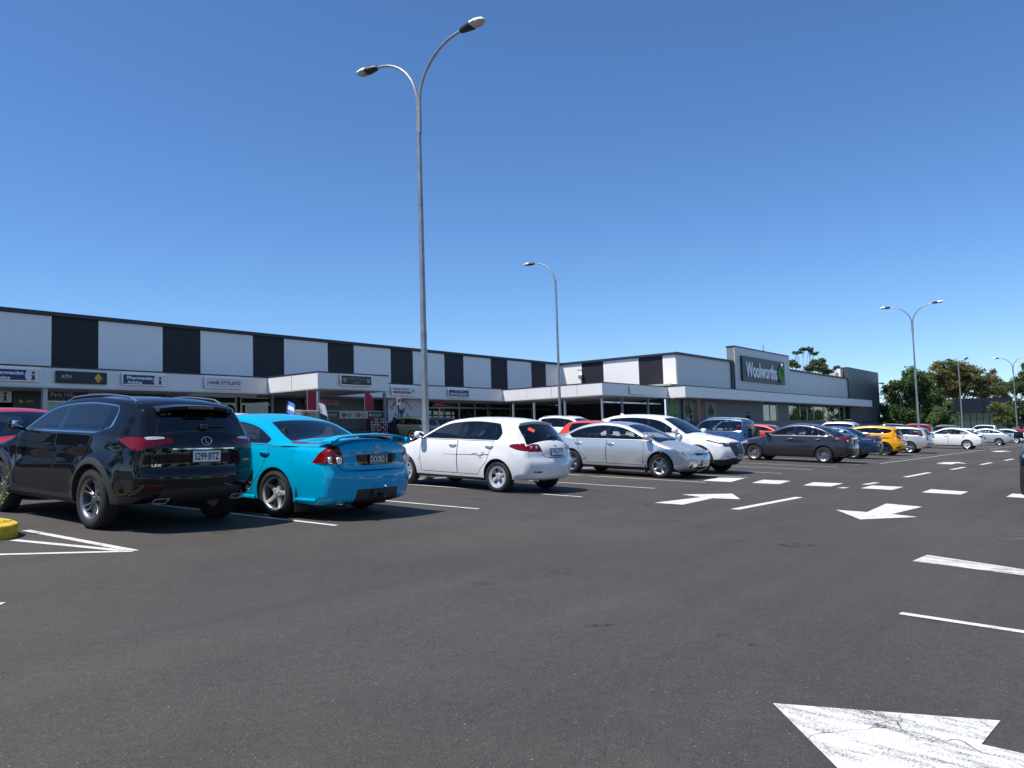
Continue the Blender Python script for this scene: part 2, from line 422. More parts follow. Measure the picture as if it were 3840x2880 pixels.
    def st_end(s, y, z, rear):
        ss = float(s.srear(z) if rear else s.sfront(z))
        for _ in range(3):
            t = max(-1.3, min(1.3, y/float(s.wat(ss)))); k = min(abs(t), 1)**2.3
            if rear: i1 = s.iE[1]; za = s.P[:i1+1, 1]-s.D[:i1+1, 1]*s.c[:i1+1]*k; ss = float(np.interp(z, np.maximum.accumulate(za), s.s[:i1+1]))
            else: i0 = s.iE[4]; za = s.P[i0:, 1]-s.D[i0:, 1]*s.c[i0:]*k; ss = float(np.interp(-z, np.maximum.accumulate(-za), s.s[i0:]))
        return (ss, y/float(s.wat(ss)))
    def strip_front(s, name, poly, m, r=.02):
        p = roundpoly(dens(poly), r); s.regs_strip.append((name, [s.st_end(y, z, False) for y, z in p], m))
    def strip_st(s, name, poly, m): s.regs_strip.append((name, poly, m))
    def features(s):
        S = s.S; gl = S.get('glass', 'glass')
        # windscreen and rear window
        cs = s.cs
        def win(a, b, t0, t1, name, m, mg=.03, fn=6):
            a2, b2 = a+mg, b-mg
            q = [(a2, -t0), (b2, -t1), (b2, t1), (a2, t0)]
            q = [(x, y*.8) for x, y in q]; q = roundpoly(q, .06, 4); s.strip_st(name, [(x, y/.8) for x, y in dens(q, .12)], m)
        rg = S.get('rgt', (.86, .88)); wsg = S.get('wst', (.93, .90))
        for f in S.get('pre', ()): f(s)
        win(cs[1], cs[2], rg[0], rg[1], 'rear_window', S.get('rglass', gl), S.get('rgm', .03))
        if S.get('rgframe', True):
            win(cs[1], cs[2], rg[0]+.035, rg[1]+.03, 'rear_window_surround', 'gloss_black', S.get('rgm', .03)-.022)
        win(cs[3], cs[4], wsg[1], wsg[0], 'windscreen', 'glass' if gl == 'glass_dark' else gl, .03)
        win(cs[3], cs[4], wsg[1]+.035, wsg[0]+.03, 'windscreen_surround', 'gloss_black', .008)
        # side windows
        xrb, xrt = S['dlo'][:2]; mg = S.get('dmg', .075); xfm = S['dlo'][2] if len(S['dlo']) > 2 else 99
        def dlo(mg, e, k):
            xs = np.linspace(xrb-.3, s.gx.max(), 160); zt = s.roofz(xs)-mg; zb = s.belt(xs)+e
            ok = zt > zb+.004; xs, zt, zb = xs[ok], zt[ok], zb[ok]
            poly = [(x, z) for x, z in zip(xs[::6], zt[::6])]+[(xs[-1], zt[-1])]+[(x, z) for x, z in zip(xs[::-12], zb[::-12])]
            zb0 = float(s.belt(xrb)); zt0 = float(s.roofz(xrt))
            poly = clip_half(poly, (xrt+k, zt0), (xrb+k, zb0)) if S.get('drnd') is None else clip_half(clip_half(poly, (xrt+k, zt0), (S['drnd'][0]+k, S['drnd'][1])), (S['drnd'][0]+k, S['drnd'][1]), (xrb+k, zb0))
            if xfm < 90: poly = clip_half(poly, (xfm-k, 0), (xfm-k, 2))
            return poly
        full = dlo(mg, .012, 0); inner = dlo(mg+.022, .035, .028)
        pil = S['pillars']; edges = []
        for (x, w, lean) in pil: edges.append((x, w, lean))
        panes = []; rest = inner; zb0 = float(s.belt(1.0))
        for (x, w, lean) in pil:                            # from the front backwards
            a = clip_half(rest, (x+w/2+lean, zb0+1), (x+w/2, zb0)); rest = clip_half(rest, (x-w/2, zb0), (x-w/2+lean, zb0+1))
            panes.append(a)
        panes.append(rest)
        for p in panes:
            if len(p) > 2: s.side('side_window', p, gl, .03)
        s.side('window_trim', full, S.get('trim', 'gloss_black'), .05)
        if S.get('chrome_dlo'):
            s.side('window_moulding', dlo(mg-.013, -.004, -.013), 'chrome', .06)
        # doors: gaps and panels
        wb, Ra, r = S['wb'], S['Ra'], S['r']; zs = S.get('sill', .30)+.06; xB = S.get('xB', S['pillars'][0][0]); xA = S.get('xA', wb-Ra-.12); xC = S.get('xC', .18)
        bf = lambda x: float(s.belt(x))-.004
        gap = .012 if s.fine else .0
        D = S.get('doors', 4)
        fd = [(xB, zs), (xA-.02, zs), (xA+.02, zs+.25), (xA, bf(xA)), (xB, bf(xB))]
        rd = [(Ra+.16, zs), (xB-.01, zs), (xB-.01, bf(xB)), (xC-.10, bf(xC)), (xC-.06, .95), (Ra*.80, r+Ra*.78), (Ra+.10, r+.12)]
        if D == 4: s.door_poly = [fd, rd]
        else: s.door_poly = [fd]
        if s.fine:
            for dp in s.door_poly: s.regs_side.append(('panel_gap', band(dens(dp+[dp[0]], .2), gap), 'seam'))
            for dp in s.door_poly: s.side('door', dp, 'PAINT', .04)
            for b in S.get('gaps', ()): s.regs_side.append(('panel_gap', band(b, gap), 'seam'))
        for f in S.get('feat', ()): f(s)
    def mesh(s):
        S = s.S; g = s.g; wb, r, Ra = S['wb'], S['r'], S['Ra']; zs = S.get('sill', .30)
        E = s.E; x0, z0 = E[0]; x1, z1 = E[-1]
        def arc(cx, rev):
            n = 22; zz = zs; a0 = math.asin(max(-1, min(1, (zz-r)/Ra)))
            aa = np.linspace(a0, math.pi-a0, n); q = [(cx+Ra*math.cos(a), r+Ra*math.sin(a)) for a in aa]; return q
        bot = [(x1, z1)]
        A1 = arc(wb, 0); A0 = arc(0, 0)
        bp = [(x1, z1)]+A1+A0+[(x0, z0)]
        bottom = []
        for a, b in zip(bp[:-1], bp[1:]):
            n = max(1, int(math.hypot(b[0]-a[0], b[1]-a[1])/(g*1.2)))
            for k in range(n): bottom.append((a[0]+(b[0]-a[0])*k/n, a[1]+(b[1]-a[1])*k/n))
        bottom = bottom[1:]
        outer = [tuple(p) for p in E]+bottom
        pts = []
        xx = np.arange(s.xr, s.xf, g); zz = np.arange(.15, E[:, 1].max(), g)
        GX, GZ = np.meshgrid(xx, zz); GX[::2] += g/2; G = np.stack([GX.ravel(), GZ.ravel()], 1)
        G = G[inpoly(G, outer)]
        dist = np.sqrt(((G[:, None, :]-E[None])**2).sum(-1)); k = dist.argmin(1); G = G[dist.min(1) > np.maximum(s.r[k], .02)*1.12]
        B_ = np.array(bottom); dist = np.sqrt(((G[:, None, :]-B_[None])**2).sum(-1)).min(1); G = G[dist > g*.45]
        pts = [tuple(p) for p in G]
        lv = (.06, .2, .42, .7, 1.) if s.fine else (.25, 1.)
        for q in lv:
            O = E-s.n*(s.r*q)[:, None]; O = O[inpoly(O, outer)]; pts += [tuple(p) for p in O[::(2 if q > .5 else 1)]]
        loops = [(outer, True)]+[(p, True) for _, p, _ in s.regs_side]
        xs = np.linspace(S['belt'][0]-.1, S['belt'][2]+.3, 60); bl = np.stack([xs, s.belt(xs)], 1); bl = bl[inpoly(bl, outer)]; loops.append((bl, False))
        v, f, c = cdt(pts, loops, outer)
        dmin = np.full(len(v), 9.); rr = np.zeros(len(v)); sn = np.zeros(len(v))
        seg_a, seg_b = E[:-1], E[1:]; ab = seg_b-seg_a; L2 = (ab**2).sum(1)
        for i0 in range(0, len(v), 800):
            q = v[i0:i0+800][:, None, :]; t = np.clip(((q-seg_a)*ab).sum(-1)/L2, 0, 1); dd = np.sqrt(((seg_a+ab*t[..., None]-q)**2).sum(-1)); k = dd.argmin(1)
            dmin[i0:i0+800] = dd[np.arange(len(k)), k]; tk = t[np.arange(len(k)), k]; rr[i0:i0+800] = s.r[k]+(s.r[k+1]-s.r[k])*tk; sn[i0:i0+800] = s.s[k]+(s.s[k+1]-s.s[k])*tk
        y = s.W0(v[:, 0], v[:, 1])
        e = np.clip(1-dmin/rr, 0, 1); y = y-rr*(1-np.sqrt(np.maximum(1-e*e, 0)))
        V3 = np.stack([v[:, 0], y, v[:, 1]], 1); lab = np.full(len(f), -1)
        for i in reversed(range(len(s.regs_side))): lab[inpoly(c, s.regs_side[i][1])] = i
        FL = f[:, ::-1]; VR = V3*[1, -1, 1]; FR = f
        # strip
        tt = np.array([-1, -.96, -.9, -.8, -.7, -.6, -.5, -.4, -.3, -.2, -.1, 0, .1, .2, .3, .4, .5, .6, .7, .8, .9, .96, 1]) if s.fine else np.array([-1, -.85, -.5, 0, .5, .85, 1])
        SS, TT = np.meshgrid(s.s, tt); pts = list(zip(SS.ravel(), TT.ravel()))
        outer = [(s.s[0], -1), (s.s[-1], -1), (s.s[-1], 1), (s.s[0], 1)]
        sv, sf, sc = cdt(pts, [(p, True) for _, p, _ in s.regs_strip]+[(outer, True)], outer)
        SV = s.pt(sv[:, 0], np.clip(sv[:, 1], -1, 1)); slab = np.full(len(sf), -1)
        for i in reversed(range(len(s.regs_strip))): slab[inpoly(sc, s.regs_strip[i][1])] = i
        # whole body: analytic normals
        V = np.vstack([V3, VR, SV]); F = np.vstack([FL, FR+len(V3), sf+2*len(V3)])
        def nstrip(ss, t):
            a = np.clip(ss-.035, s.s[0], s.s[-1]); b = np.clip(ss+.035, s.s[0], s.s[-1]); ta = np.clip(t-.04, -1, 1); tb = np.clip(t+.04, -1, 1)
            q = np.cross(s.pt(b, t)-s.pt(a, t), s.pt(ss, tb)-s.pt(ss, ta)); return q/(np.linalg.norm(q, axis=1)[:, None]+1e-9)
        NS = nstrip(sv[:, 0], np.clip(sv[:, 1], -1, 1))
        h_ = .012; gx_ = (s.W0(v[:, 0]+h_, v[:, 1])-s.W0(v[:, 0]-h_, v[:, 1]))/(2*h_); gz_ = (s.W0(v[:, 0], v[:, 1]+h_)-s.W0(v[:, 0], v[:, 1]-h_))/(2*h_)
        NW = np.stack([-gx_, np.ones(len(v)), -gz_], 1); NW /= np.linalg.norm(NW, axis=1)[:, None]
        NE = nstrip(sn, np.ones(len(v)))
        N3 = e[:, None]*NE+np.sqrt(np.maximum(1-e*e, 0))[:, None]*NW; N3 /= np.linalg.norm(N3, axis=1)[:, None]
        N = np.vstack([N3, N3*[1, -1, 1], NS])
        s.parts = []                                       # (name, mesh, material key)
        groups = {}
        nS = len(f)
        for nm, rows, labs, regs in (('L', np.arange(nS), lab, s.regs_side), ('R', np.arange(nS, 2*nS), lab, s.regs_side), ('S', np.arange(2*nS, len(F)), slab, s.regs_strip)):
            for i in np.unique(labs):
                rw = rows[labs == i]
                if i < 0: groups.setdefault(('body', '', 'PAINT'), []).append(rw); continue
                name, _, m = regs[i]
                if name in ('panel_gap', 'body'): groups.setdefault((name, '', m), []).append(rw)
                elif name.startswith('@'): groups.setdefault((name[1:], nm if nm != 'S' else ('L' if np.mean([q[1] for q in regs[i][1]]) > 0 else 'R'), m), []).append(rw)      # wraps from side to end
                elif name in ('window_trim', 'window_moulding', 'cladding', 'windscreen_surround', 'rear_window_surround'): groups.setdefault((name, nm, m), []).append(rw)
                else: groups.setdefault((name, nm+str(i), m), []).append(rw)
        for (name, sfx, m), rws in groups.items():
            ff = F[np.concatenate(rws)]; used, fi = np.unique(ff, return_inverse=True); fi = fi.reshape(ff.shape)
            me = bpy.data.meshes.new(name); me.from_pydata(V[used].tolist(), [], fi.tolist()); me.polygons.foreach_set('use_smooth', [True]*len(fi)); me.update()
            try: me.normals_split_custom_set_from_vertices([tuple(q) for q in N[used]])
            except Exception as ex: print('normals', ex)
            s.parts.append((name, me, m, sfx, V[used].mean(0)))
        # under side, wheel wells, lips
        m = MB(); inb = np.array(A0)
        for sg in (1, -1):
            for A in (A1, A0):
                ring = []
                for (x, z) in A:
                    w = float(s.W0(x, z)); ring.append(((x, sg*(w-.002), z), (x, sg*(w-.30), z)))
                vs = [p for q in ring for p in q]; fs = [(2*i, 2*i+1, 2*i+3, 2*i+2) for i in range(len(ring)-1)]; m.add(vs, fs, 0, True)
                m.add([q[1] for q in ring], [tuple(range(len(ring)))])
        fl = zs-.06
        xa = x0+.02; xb = x1-.02
        def flat(xl, xh, inset): 
            ws = [(x, float(s.W0(x, zs))-inset) for x in np.linspace(xl, xh, 8)]
            m.add([(x, w, fl) for x, w in ws]+[(x, -w, fl) for x, w in ws], [(i, i+1, i+9, i+8) for i in range(7)])
        flat(Ra, wb-Ra, .06)
        for (xa_, xb_, za_, zb_) in ((x0+.06, Ra, z0+.01, zs-.03), (wb-Ra, x1-.06, zs-.03, z1+.01)):
            m.add([(xa_, .55, za_), (xb_, .55, zb_), (xb_, -.55, zb_), (xa_, -.55, za_)], [(0, 1, 2, 3)])
        for sg in (1, -1):
            xs_ = np.linspace(Ra, wb-Ra, 6); up = [(x, sg*(float(s.W0(x, zs))-.002), zs) for x in xs_]; dn = [(x, sg*(float(s.W0(x, zs))-.06), fl) for x in xs_]
            m.add(up+dn, [(i, i+1, i+7, i+6) for i in range(5)])
        s.under = m.mesh('underbody', MATS['black_plastic'])
        # cabin tub
        m = MB(); xw = float(s.P[s.iE[4], 0])-.25; xr = max(float(s.P[s.iE[1], 0])+.35, s.xr+.55); zb = float(s.belt(1.2))-.07
        for sg in (1, -1):
            xs_ = np.linspace(xr, xw, 8); ws = [float(s.W0(x, zb))-.085 for x in xs_]
            m.add([(x, sg*w, zb) for x, w in zip(xs_, ws)]+[(x, sg*w, .34) for x, w in zip(xs_, ws)], [(i, i+1, i+9, i+8) for i in range(7)])
        w = S['W']/2-.13
        m.add([(xr, w, .34), (xw, w, .34), (xw, -w, .34), (xr, -w, .34)], [(0, 1, 2, 3)])
        m.box((xw-.12, -w, .5), (xw+.22, w, zb+.0), bev=.04)                      # dashboard
        wr_ = float(s.W0(xr-.25, zb))-.16; m.box((xr-.28, -wr_, .4), (xr+.10, wr_, zb-.03))
        if s.fine:
            m.add(*[([(p[0]*1., p[1]*.93, p[2]-.035) for p in s.pt(np.repeat(np.linspace(cs2[0], cs2[1], 7), 7), np.tile(np.linspace(-.9, .9, 7), 7))], [(i*7+j, i*7+j+1, (i+1)*7+j+1, (i+1)*7+j) for i in range(6) for j in range(6)]) for cs2 in [(s.cs[2]+.06, s.cs[3]-.05)]][0])
            yy = -.36; cx, cz = xw-.22, zb+.0                 # steering wheel, right-hand drive
            m.tube([(cx+.05*math.sin(a), yy+.18*math.cos(a), cz+.02+.17*math.sin(a)) for a in np.linspace(0, 2*math.pi, 20)], .014, 6)
        s.tub = m.mesh('cabin', MATS['interior']); s.xw = xw; s.xrr = xr; s.zb = zb

def dens(p, d=.05):
    out = []
    for i in range(len(p)):
        a, b = p[i], p[(i+1) % len(p)]
        if len(p) > 2 and i == len(p)-1 and False: break
        n = max(1, int(math.hypot(b[0]-a[0], b[1]-a[1])/d))
        for k in range(n): out.append((a[0]+(b[0]-a[0])*k/n, a[1]+(b[1]-a[1])*k/n))
    return out

CARS = {}
def car_shape(key, fine=True):
    k = (key, fine)
    if k not in CARS: CARS[k] = CarBody(SHAPES[key], fine)
    return CARS[k]

def tint_copy(me, m):
    c = me.copy(); c.materials.clear(); c.materials.append(m); return c

def put_car(key, pm, x, y, yaw, label, cat='car', group='cars parked in the car park', name='parked_car', fine=True, extras=None, simple=False, seats=True, rim=None, rimmat=None):
    """x,y = ground point under the rear axle centre; yaw 90 = nose towards the shops"""
    B = car_shape(key, fine); S = B.S; a = R(yaw); fx, fy = math.cos(a), math.sin(a)
    lx, ly = -fy, fx; wb = S['wb']; zr = gz(x, y); zf = gz(x+fx*wb, y+fy*wb); zl = gz(x+lx*.8, y+ly*.8); zR = gz(x-lx*.8, y-ly*.8)
    f = Vector((fx*wb, fy*wb, zf-zr)).normalized(); l = Vector((lx*1.6, ly*1.6, zl-zR)).normalized(); u = f.cross(l).normalized(); l = u.cross(f)
    root = empty(name); root.matrix_world = Matrix(((f.x, l.x, u.x, x), (f.y, l.y, u.y, y), (f.z, l.z, u.z, zr+.002), (0, 0, 0, 1)))
    tag(root, label, cat, group)
    parts = {}
    for (nm, me, mk, sfx, cen) in B.parts:
        mm = pm if mk == 'PAINT' else MATS[mk]
        ck = (id(me), mm.name)
        if ck not in CARMESH: CARMESH[ck] = tint_copy(me, mm)
        o = link(nm, CARMESH[ck], root); parts.setdefault(nm, []).append((o, cen))
    for me, nm in ((B.under, 'underbody'), (B.tub, 'cabin')): link(nm, me, root)
    Dm, Tm, Rm = wheel_meshes(S['r'], S['tw'], S['rr'], rim or S['rim'], rimmat or S.get('rimmat', 'alloy'))
    trk = S['W']/2-S['tw']/2-S.get('inset', .015)
    for xx in (0, wb):
        for sg in (1, -1):
            h = link('wheel', Dm, root); h.location = (xx, sg*trk, S['r']); h.rotation_euler = (0, (.3 if xx else 1.0)*sg, 0 if sg > 0 else math.pi)
            link('tyre', Tm, h); link('rim', Rm, h)
    if seats:
        sm = seat_meshes(); xs_f = B.xw-1.05; zf_ = .42 if S['H'] < 1.55 else .55
        lst = [(xs_f, .36), (xs_f, -.36)]+([(xs_f-.80, .38), (xs_f-.80, 0), (xs_f-.80, -.38)] if S.get('rows', 2) > 1 else [])
        for sx, sy in lst:
            o = link('seat', sm, root); o.location = (sx, sy, zf_-.06 if sx == xs_f else zf_-.10); o.scale = (1, 1, 1 if sx == xs_f else .86)
    if fine and 'door' in parts:
        if 'hnd' not in CARMESH:
            m = MB(); m.tube([(-.105, 0, 0), (-.09, .022, 0), (-.04, .034, .002), (.04, .034, .002), (.09, .022, 0), (.105, 0, 0)], [.008, .013, .015, .015, .013, .008], 8); CARMESH['hnd'] = m.mesh('door_handle', MATS['black_plastic'])
        hm = pm if S.get('hndl') is None else MATS[S['hndl']]
        hk = 'hnd_'+hm.name
        if hk not in CARMESH: CARMESH[hk] = tint_copy(CARMESH['hnd'], hm)
        for o, cen in parts['door']:
            dp = B.door_poly[0] if cen[0] > B.door_poly[0][0][0] else B.door_poly[-1]
            hx = dp[0][0]+.13 if dp is B.door_poly[0] else S.get('xC', .18)+.02; hz = float(B.belt(hx))-S.get('hz', .13); p = B.sidepoint(hx, hz, -.004)
            ho = link('door_handle', CARMESH[hk], o); ho.location = (p.x, p.y*(1 if cen[1] > 0 else -1), p.z); ho.scale = (1, 1 if cen[1] > 0 else -1, 1)
    # mirrors
    mk = ('mir', key)
    if mk not in CARMESH:
        m = MB(); xm = S.get('mirx', B.xw-.02); zm = float(B.belt(xm))+.075; p = B.sidepoint(xm, zm-.06)
        m.box((xm-.085, p.y+.045, zm-.065), (xm+.065, p.y+.225, zm+.075), bev=.045); m.tube([(xm+.04, p.y-.03, zm-.08), (xm+.01, p.y+.07, zm-.045)], .022, 6)
        g_ = MB(); g_.box((xm-.092, p.y+.065, zm-.045), (xm-.084, p.y+.205, zm+.055), bev=.003)
        CARMESH[mk] = (m.mesh('mirror', MATS['black_plastic'], 60), g_.mesh('mirror_glass', MATS['chrome']))
    mm, mg_ = CARMESH[mk]; mp = pm if S.get('mirpaint', True) else MATS['gloss_black']; ck = (id(mm), mp.name)
    if ck not in CARMESH: CARMESH[ck] = tint_copy(mm, mp)
    for sg in (1, -1):
        o = link('mirror', CARMESH[ck], root); o.scale = (1, sg, 1); link('mirror_glass', mg_, o)
    if S.get('ext'): S['ext'](root, B, pm)
    if extras: extras(root, B, pm)
    return root, B

def plate(root, B, text, front=False, z=.55, y=0., dark=False, w=.372, h=.134, fw=None, sub=None, flat=True, frame=True, tw=.33):
    p = (B.frontpoint if front else B.rearpoint)(y, z, .012)
    up0 = (B.frontpoint if front else B.rearpoint)(y, z+.05, .012); dn0 = (B.frontpoint if front else B.rearpoint)(y, z-.05, .012)
    up = (up0-dn0).normalized(); right = Vector((0, 1, 0)) if front else Vector((0, -1, 0)); nrm = right.cross(up)
    m = MB()
    def bx(c, ww, hh, d0, d1, mi): m.prism([(-ww/2, -hh/2), (ww/2, -hh/2), (ww/2, hh/2), (-ww/2, hh/2)], lambda a, b, d: (c+right*a+up*b+nrm*d)[:], d1, d0, mi)
    if frame: bx(p, w+.03, h+.03, -.012, .003, 1)
    bx(p, w, h, 0, .006, 0)
    o = m.build('number_plate', [MATS['plate_black' if dark else 'plate_white'], MATS['black_plastic']], root)
    t = MB(); text_mb(t, text, p+nrm*.006+up*(.012 if sub else 0), right, up, tw, h*(.6 if sub else .68), .02, lift=.002)
    if sub: text_mb(t, sub, p+nrm*.006-up*h*.40, right, up, w*.5, .014, .0, lift=.002)
    if dark:
        for a, b in (((-w/2+.008, h/2-.012), (w/2-.008, h/2-.008)), ((-w/2+.008, -h/2+.008), (w/2-.008, -h/2+.012)), ((-w/2+.006, -h/2+.008), (-w/2+.010, h/2-.008)), ((w/2-.010, -h/2+.008), (w/2-.006, h/2-.008))):
            t.quad(*[(p+right*i+up*j+nrm*.008)[:] for i, j in ((a[0], a[1]), (b[0], a[1]), (b[0], b[1]), (a[0], b[1]))])
    t.build('plate_lettering', MATS['white_print' if dark else 'ink'], o, recalc=False)
    return o
def blob(root, name, p, size, m, seg=12):
    b = MB(); b.lathe([(-.5, .001), (-.47, .25), (-.3, .43), (0, .5), (.3, .43), (.47, .25), (.5, .001)], seg, 'X')
    b.v = [(p[0]+v[0]*size[0], p[1]+v[1]*size[1], p[2]+v[2]*size[2]) for v in b.v]; return b.build(name, m, root)
def ring(root, name, p, nrm, rad, th, m, sq=1.):
    n = Vector(nrm).normalized(); u = Vector((0, 1, 0)); w = n.cross(u).normalized(); u = w.cross(n)
    b = MB(); b.tube([(Vector(p)+(u*math.cos(a)*sq+w*math.sin(a))*rad)[:] for a in np.linspace(0, 2*math.pi, 25)], th, 6, cap=False); return b.build(name, m, root)

def roof_spoiler(root, B, pm, ln=.20, th=.035, t1=.88, drop=.02):
    """a lip carried on beyond the rear edge of the roof"""
    s0 = B.cs[2]+.10; ts = np.linspace(-t1, t1, 13); m = MB(); a = B.pt(np.full(13, s0), ts); b = B.pt(np.full(13, s0+.25), ts)
    rows = [[], [], [], []]
    for i in range(13):
        d = Vector(a[i]-b[i]).normalized(); d.z = d.z*.35-drop; l = ln*(1-.25*abs(ts[i])**3)
        p = Vector(a[i])+Vector((0, 0, .006)); q = p+d*l; rows[0].append(p-d*.05); rows[1].append(q); rows[2].append(q-Vector((-.012, 0, th))); rows[3].append(p+d*.02-Vector((0, 0, th+.06)))
    vs = [v[:] for r in rows for v in r]; fs = [(k*13+i, k*13+i+1, (k+1)*13+i+1, (k+1)*13+i) for k in range(3) for i in range(12)]+[(0, 13, 26, 39), (12, 51, 38, 25)]
    m.add(vs, fs, 0, True); return m.build('roof_spoiler', pm, root, auto=40)
# ------------------------------------------------------------------ ground and markings
def asphalt():
    m = bpy.data.materials.new('asphalt'); m.use_nodes = True; n = m.node_tree.nodes; l = m.node_tree.links; b = n['Principled BSDF']
    tc = n.new('ShaderNodeTexCoord'); V = tc.outputs['Object']
    def noise(sc, det=6, rough=.6):
        t = n.new('ShaderNodeTexNoise'); t.inputs['Scale'].default_value = sc; t.inputs['Detail'].default_value = det; t.inputs['Roughness'].default_value = rough; l.new(V, t.inputs['Vector']); return t.outputs['Fac']
    def rng_(x, a, b_, c, d):
        r = n.new('ShaderNodeMapRange'); r.inputs[1].default_value = a; r.inputs[2].default_value = b_; r.inputs[3].default_value = c; r.inputs[4].default_value = d; l.new(x, r.inputs[0]); return r.outputs[0]
    def mul(a, b_):
        r = n.new('ShaderNodeMath'); r.operation = 'MULTIPLY'; l.new(a, r.inputs[0]); l.new(b_, r.inputs[1]); return r.outputs[0]
    big = rng_(noise(.22, 4), .35, .68, .91, 1.07); mid = rng_(noise(1.7, 5), .3, .7, .94, 1.05); fin = rng_(noise(110, 3, .75), .3, .7, .42, 1.58)
    v = mul(mul(mul(big, mid), rng_(noise(14, 5, .7), .3, .7, .86, 1.14)), fin)
    # pale chips of aggregate in two sizes
    chips = []
    for sc_, r0, r1, th, st_ in ((34, .06, .20, .952, 1.), (75, .10, .30, .90, .55)):
        vo = n.new('ShaderNodeTexVoronoi'); vo.inputs['Scale'].default_value = sc_; vo.inputs['Randomness'].default_value = 1; l.new(V, vo.inputs['Vector'])
        w = n.new('ShaderNodeTexWhiteNoise'); w.noise_dimensions = '3D'; l.new(vo.outputs['Position'], w.inputs['Vector']); chips.append(mul(rng_(vo.outputs['Distance'], r0, r1, st_, 0), rng_(w.outputs['Value'], th, min(1, th+.05), 0, 1)))
    mxc = n.new('ShaderNodeMath'); mxc.operation = 'MAXIMUM'; l.new(chips[0], mxc.inputs[0]); l.new(chips[1], mxc.inputs[1]); chipm = mxc.outputs[0]
    # long faint tyre streaks along the lane
    mp = n.new('ShaderNodeMapping'); mp.inputs['Scale'].default_value = (.12, 1.6, 1); l.new(V, mp.inputs['Vector']); st = n.new('ShaderNodeTexNoise'); st.inputs['Scale'].default_value = 1.1; st.inputs['Detail'].default_value = 5; l.new(mp.outputs[0], st.inputs['Vector'])
    v = mul(v, rng_(st.outputs['Fac'], .35, .65, .90, 1.07))
    # oil spots
    vo2 = n.new('ShaderNodeTexVoronoi'); vo2.inputs['Scale'].default_value = .9; l.new(V, vo2.inputs['Vector']); v = mul(v, rng_(vo2.outputs['Distance'], .02, .12, .66, 1))
    c1 = n.new('ShaderNodeMix'); c1.data_type = 'RGBA'; c1.blend_type = 'MULTIPLY'; c1.inputs[0].default_value = 1; c1.inputs[6].default_value = (.062, .0555, .049, 1); l.new(v, c1.inputs[7])
    warm = n.new('ShaderNodeMix'); warm.data_type = 'RGBA'; warm.inputs[7].default_value = (.088, .073, .056, 1); l.new(rng_(noise(.13, 3), .50, .70, 0, .6), warm.inputs[0]); l.new(c1.outputs[2], warm.inputs[6])
    c2 = n.new('ShaderNodeMix'); c2.data_type = 'RGBA'; c2.inputs[7].default_value = (.38, .37, .35, 1); l.new(chipm, c2.inputs[0]); l.new(warm.outputs[2], c2.inputs[6])
    l.new(c2.outputs[2], b.inputs['Base Color']); b.inputs['Roughness'].default_value = .82; b.inputs['Specular IOR Level'].default_value = .35
    bp = n.new('ShaderNodeBump'); bp.inputs['Strength'].default_value = .55; bp.inputs['Distance'].default_value = .012; l.new(noise(70, 4, .7), bp.inputs['Height']); l.new(bp.outputs[0], b.inputs['Normal'])
    MATS['asphalt'] = m
asphalt()
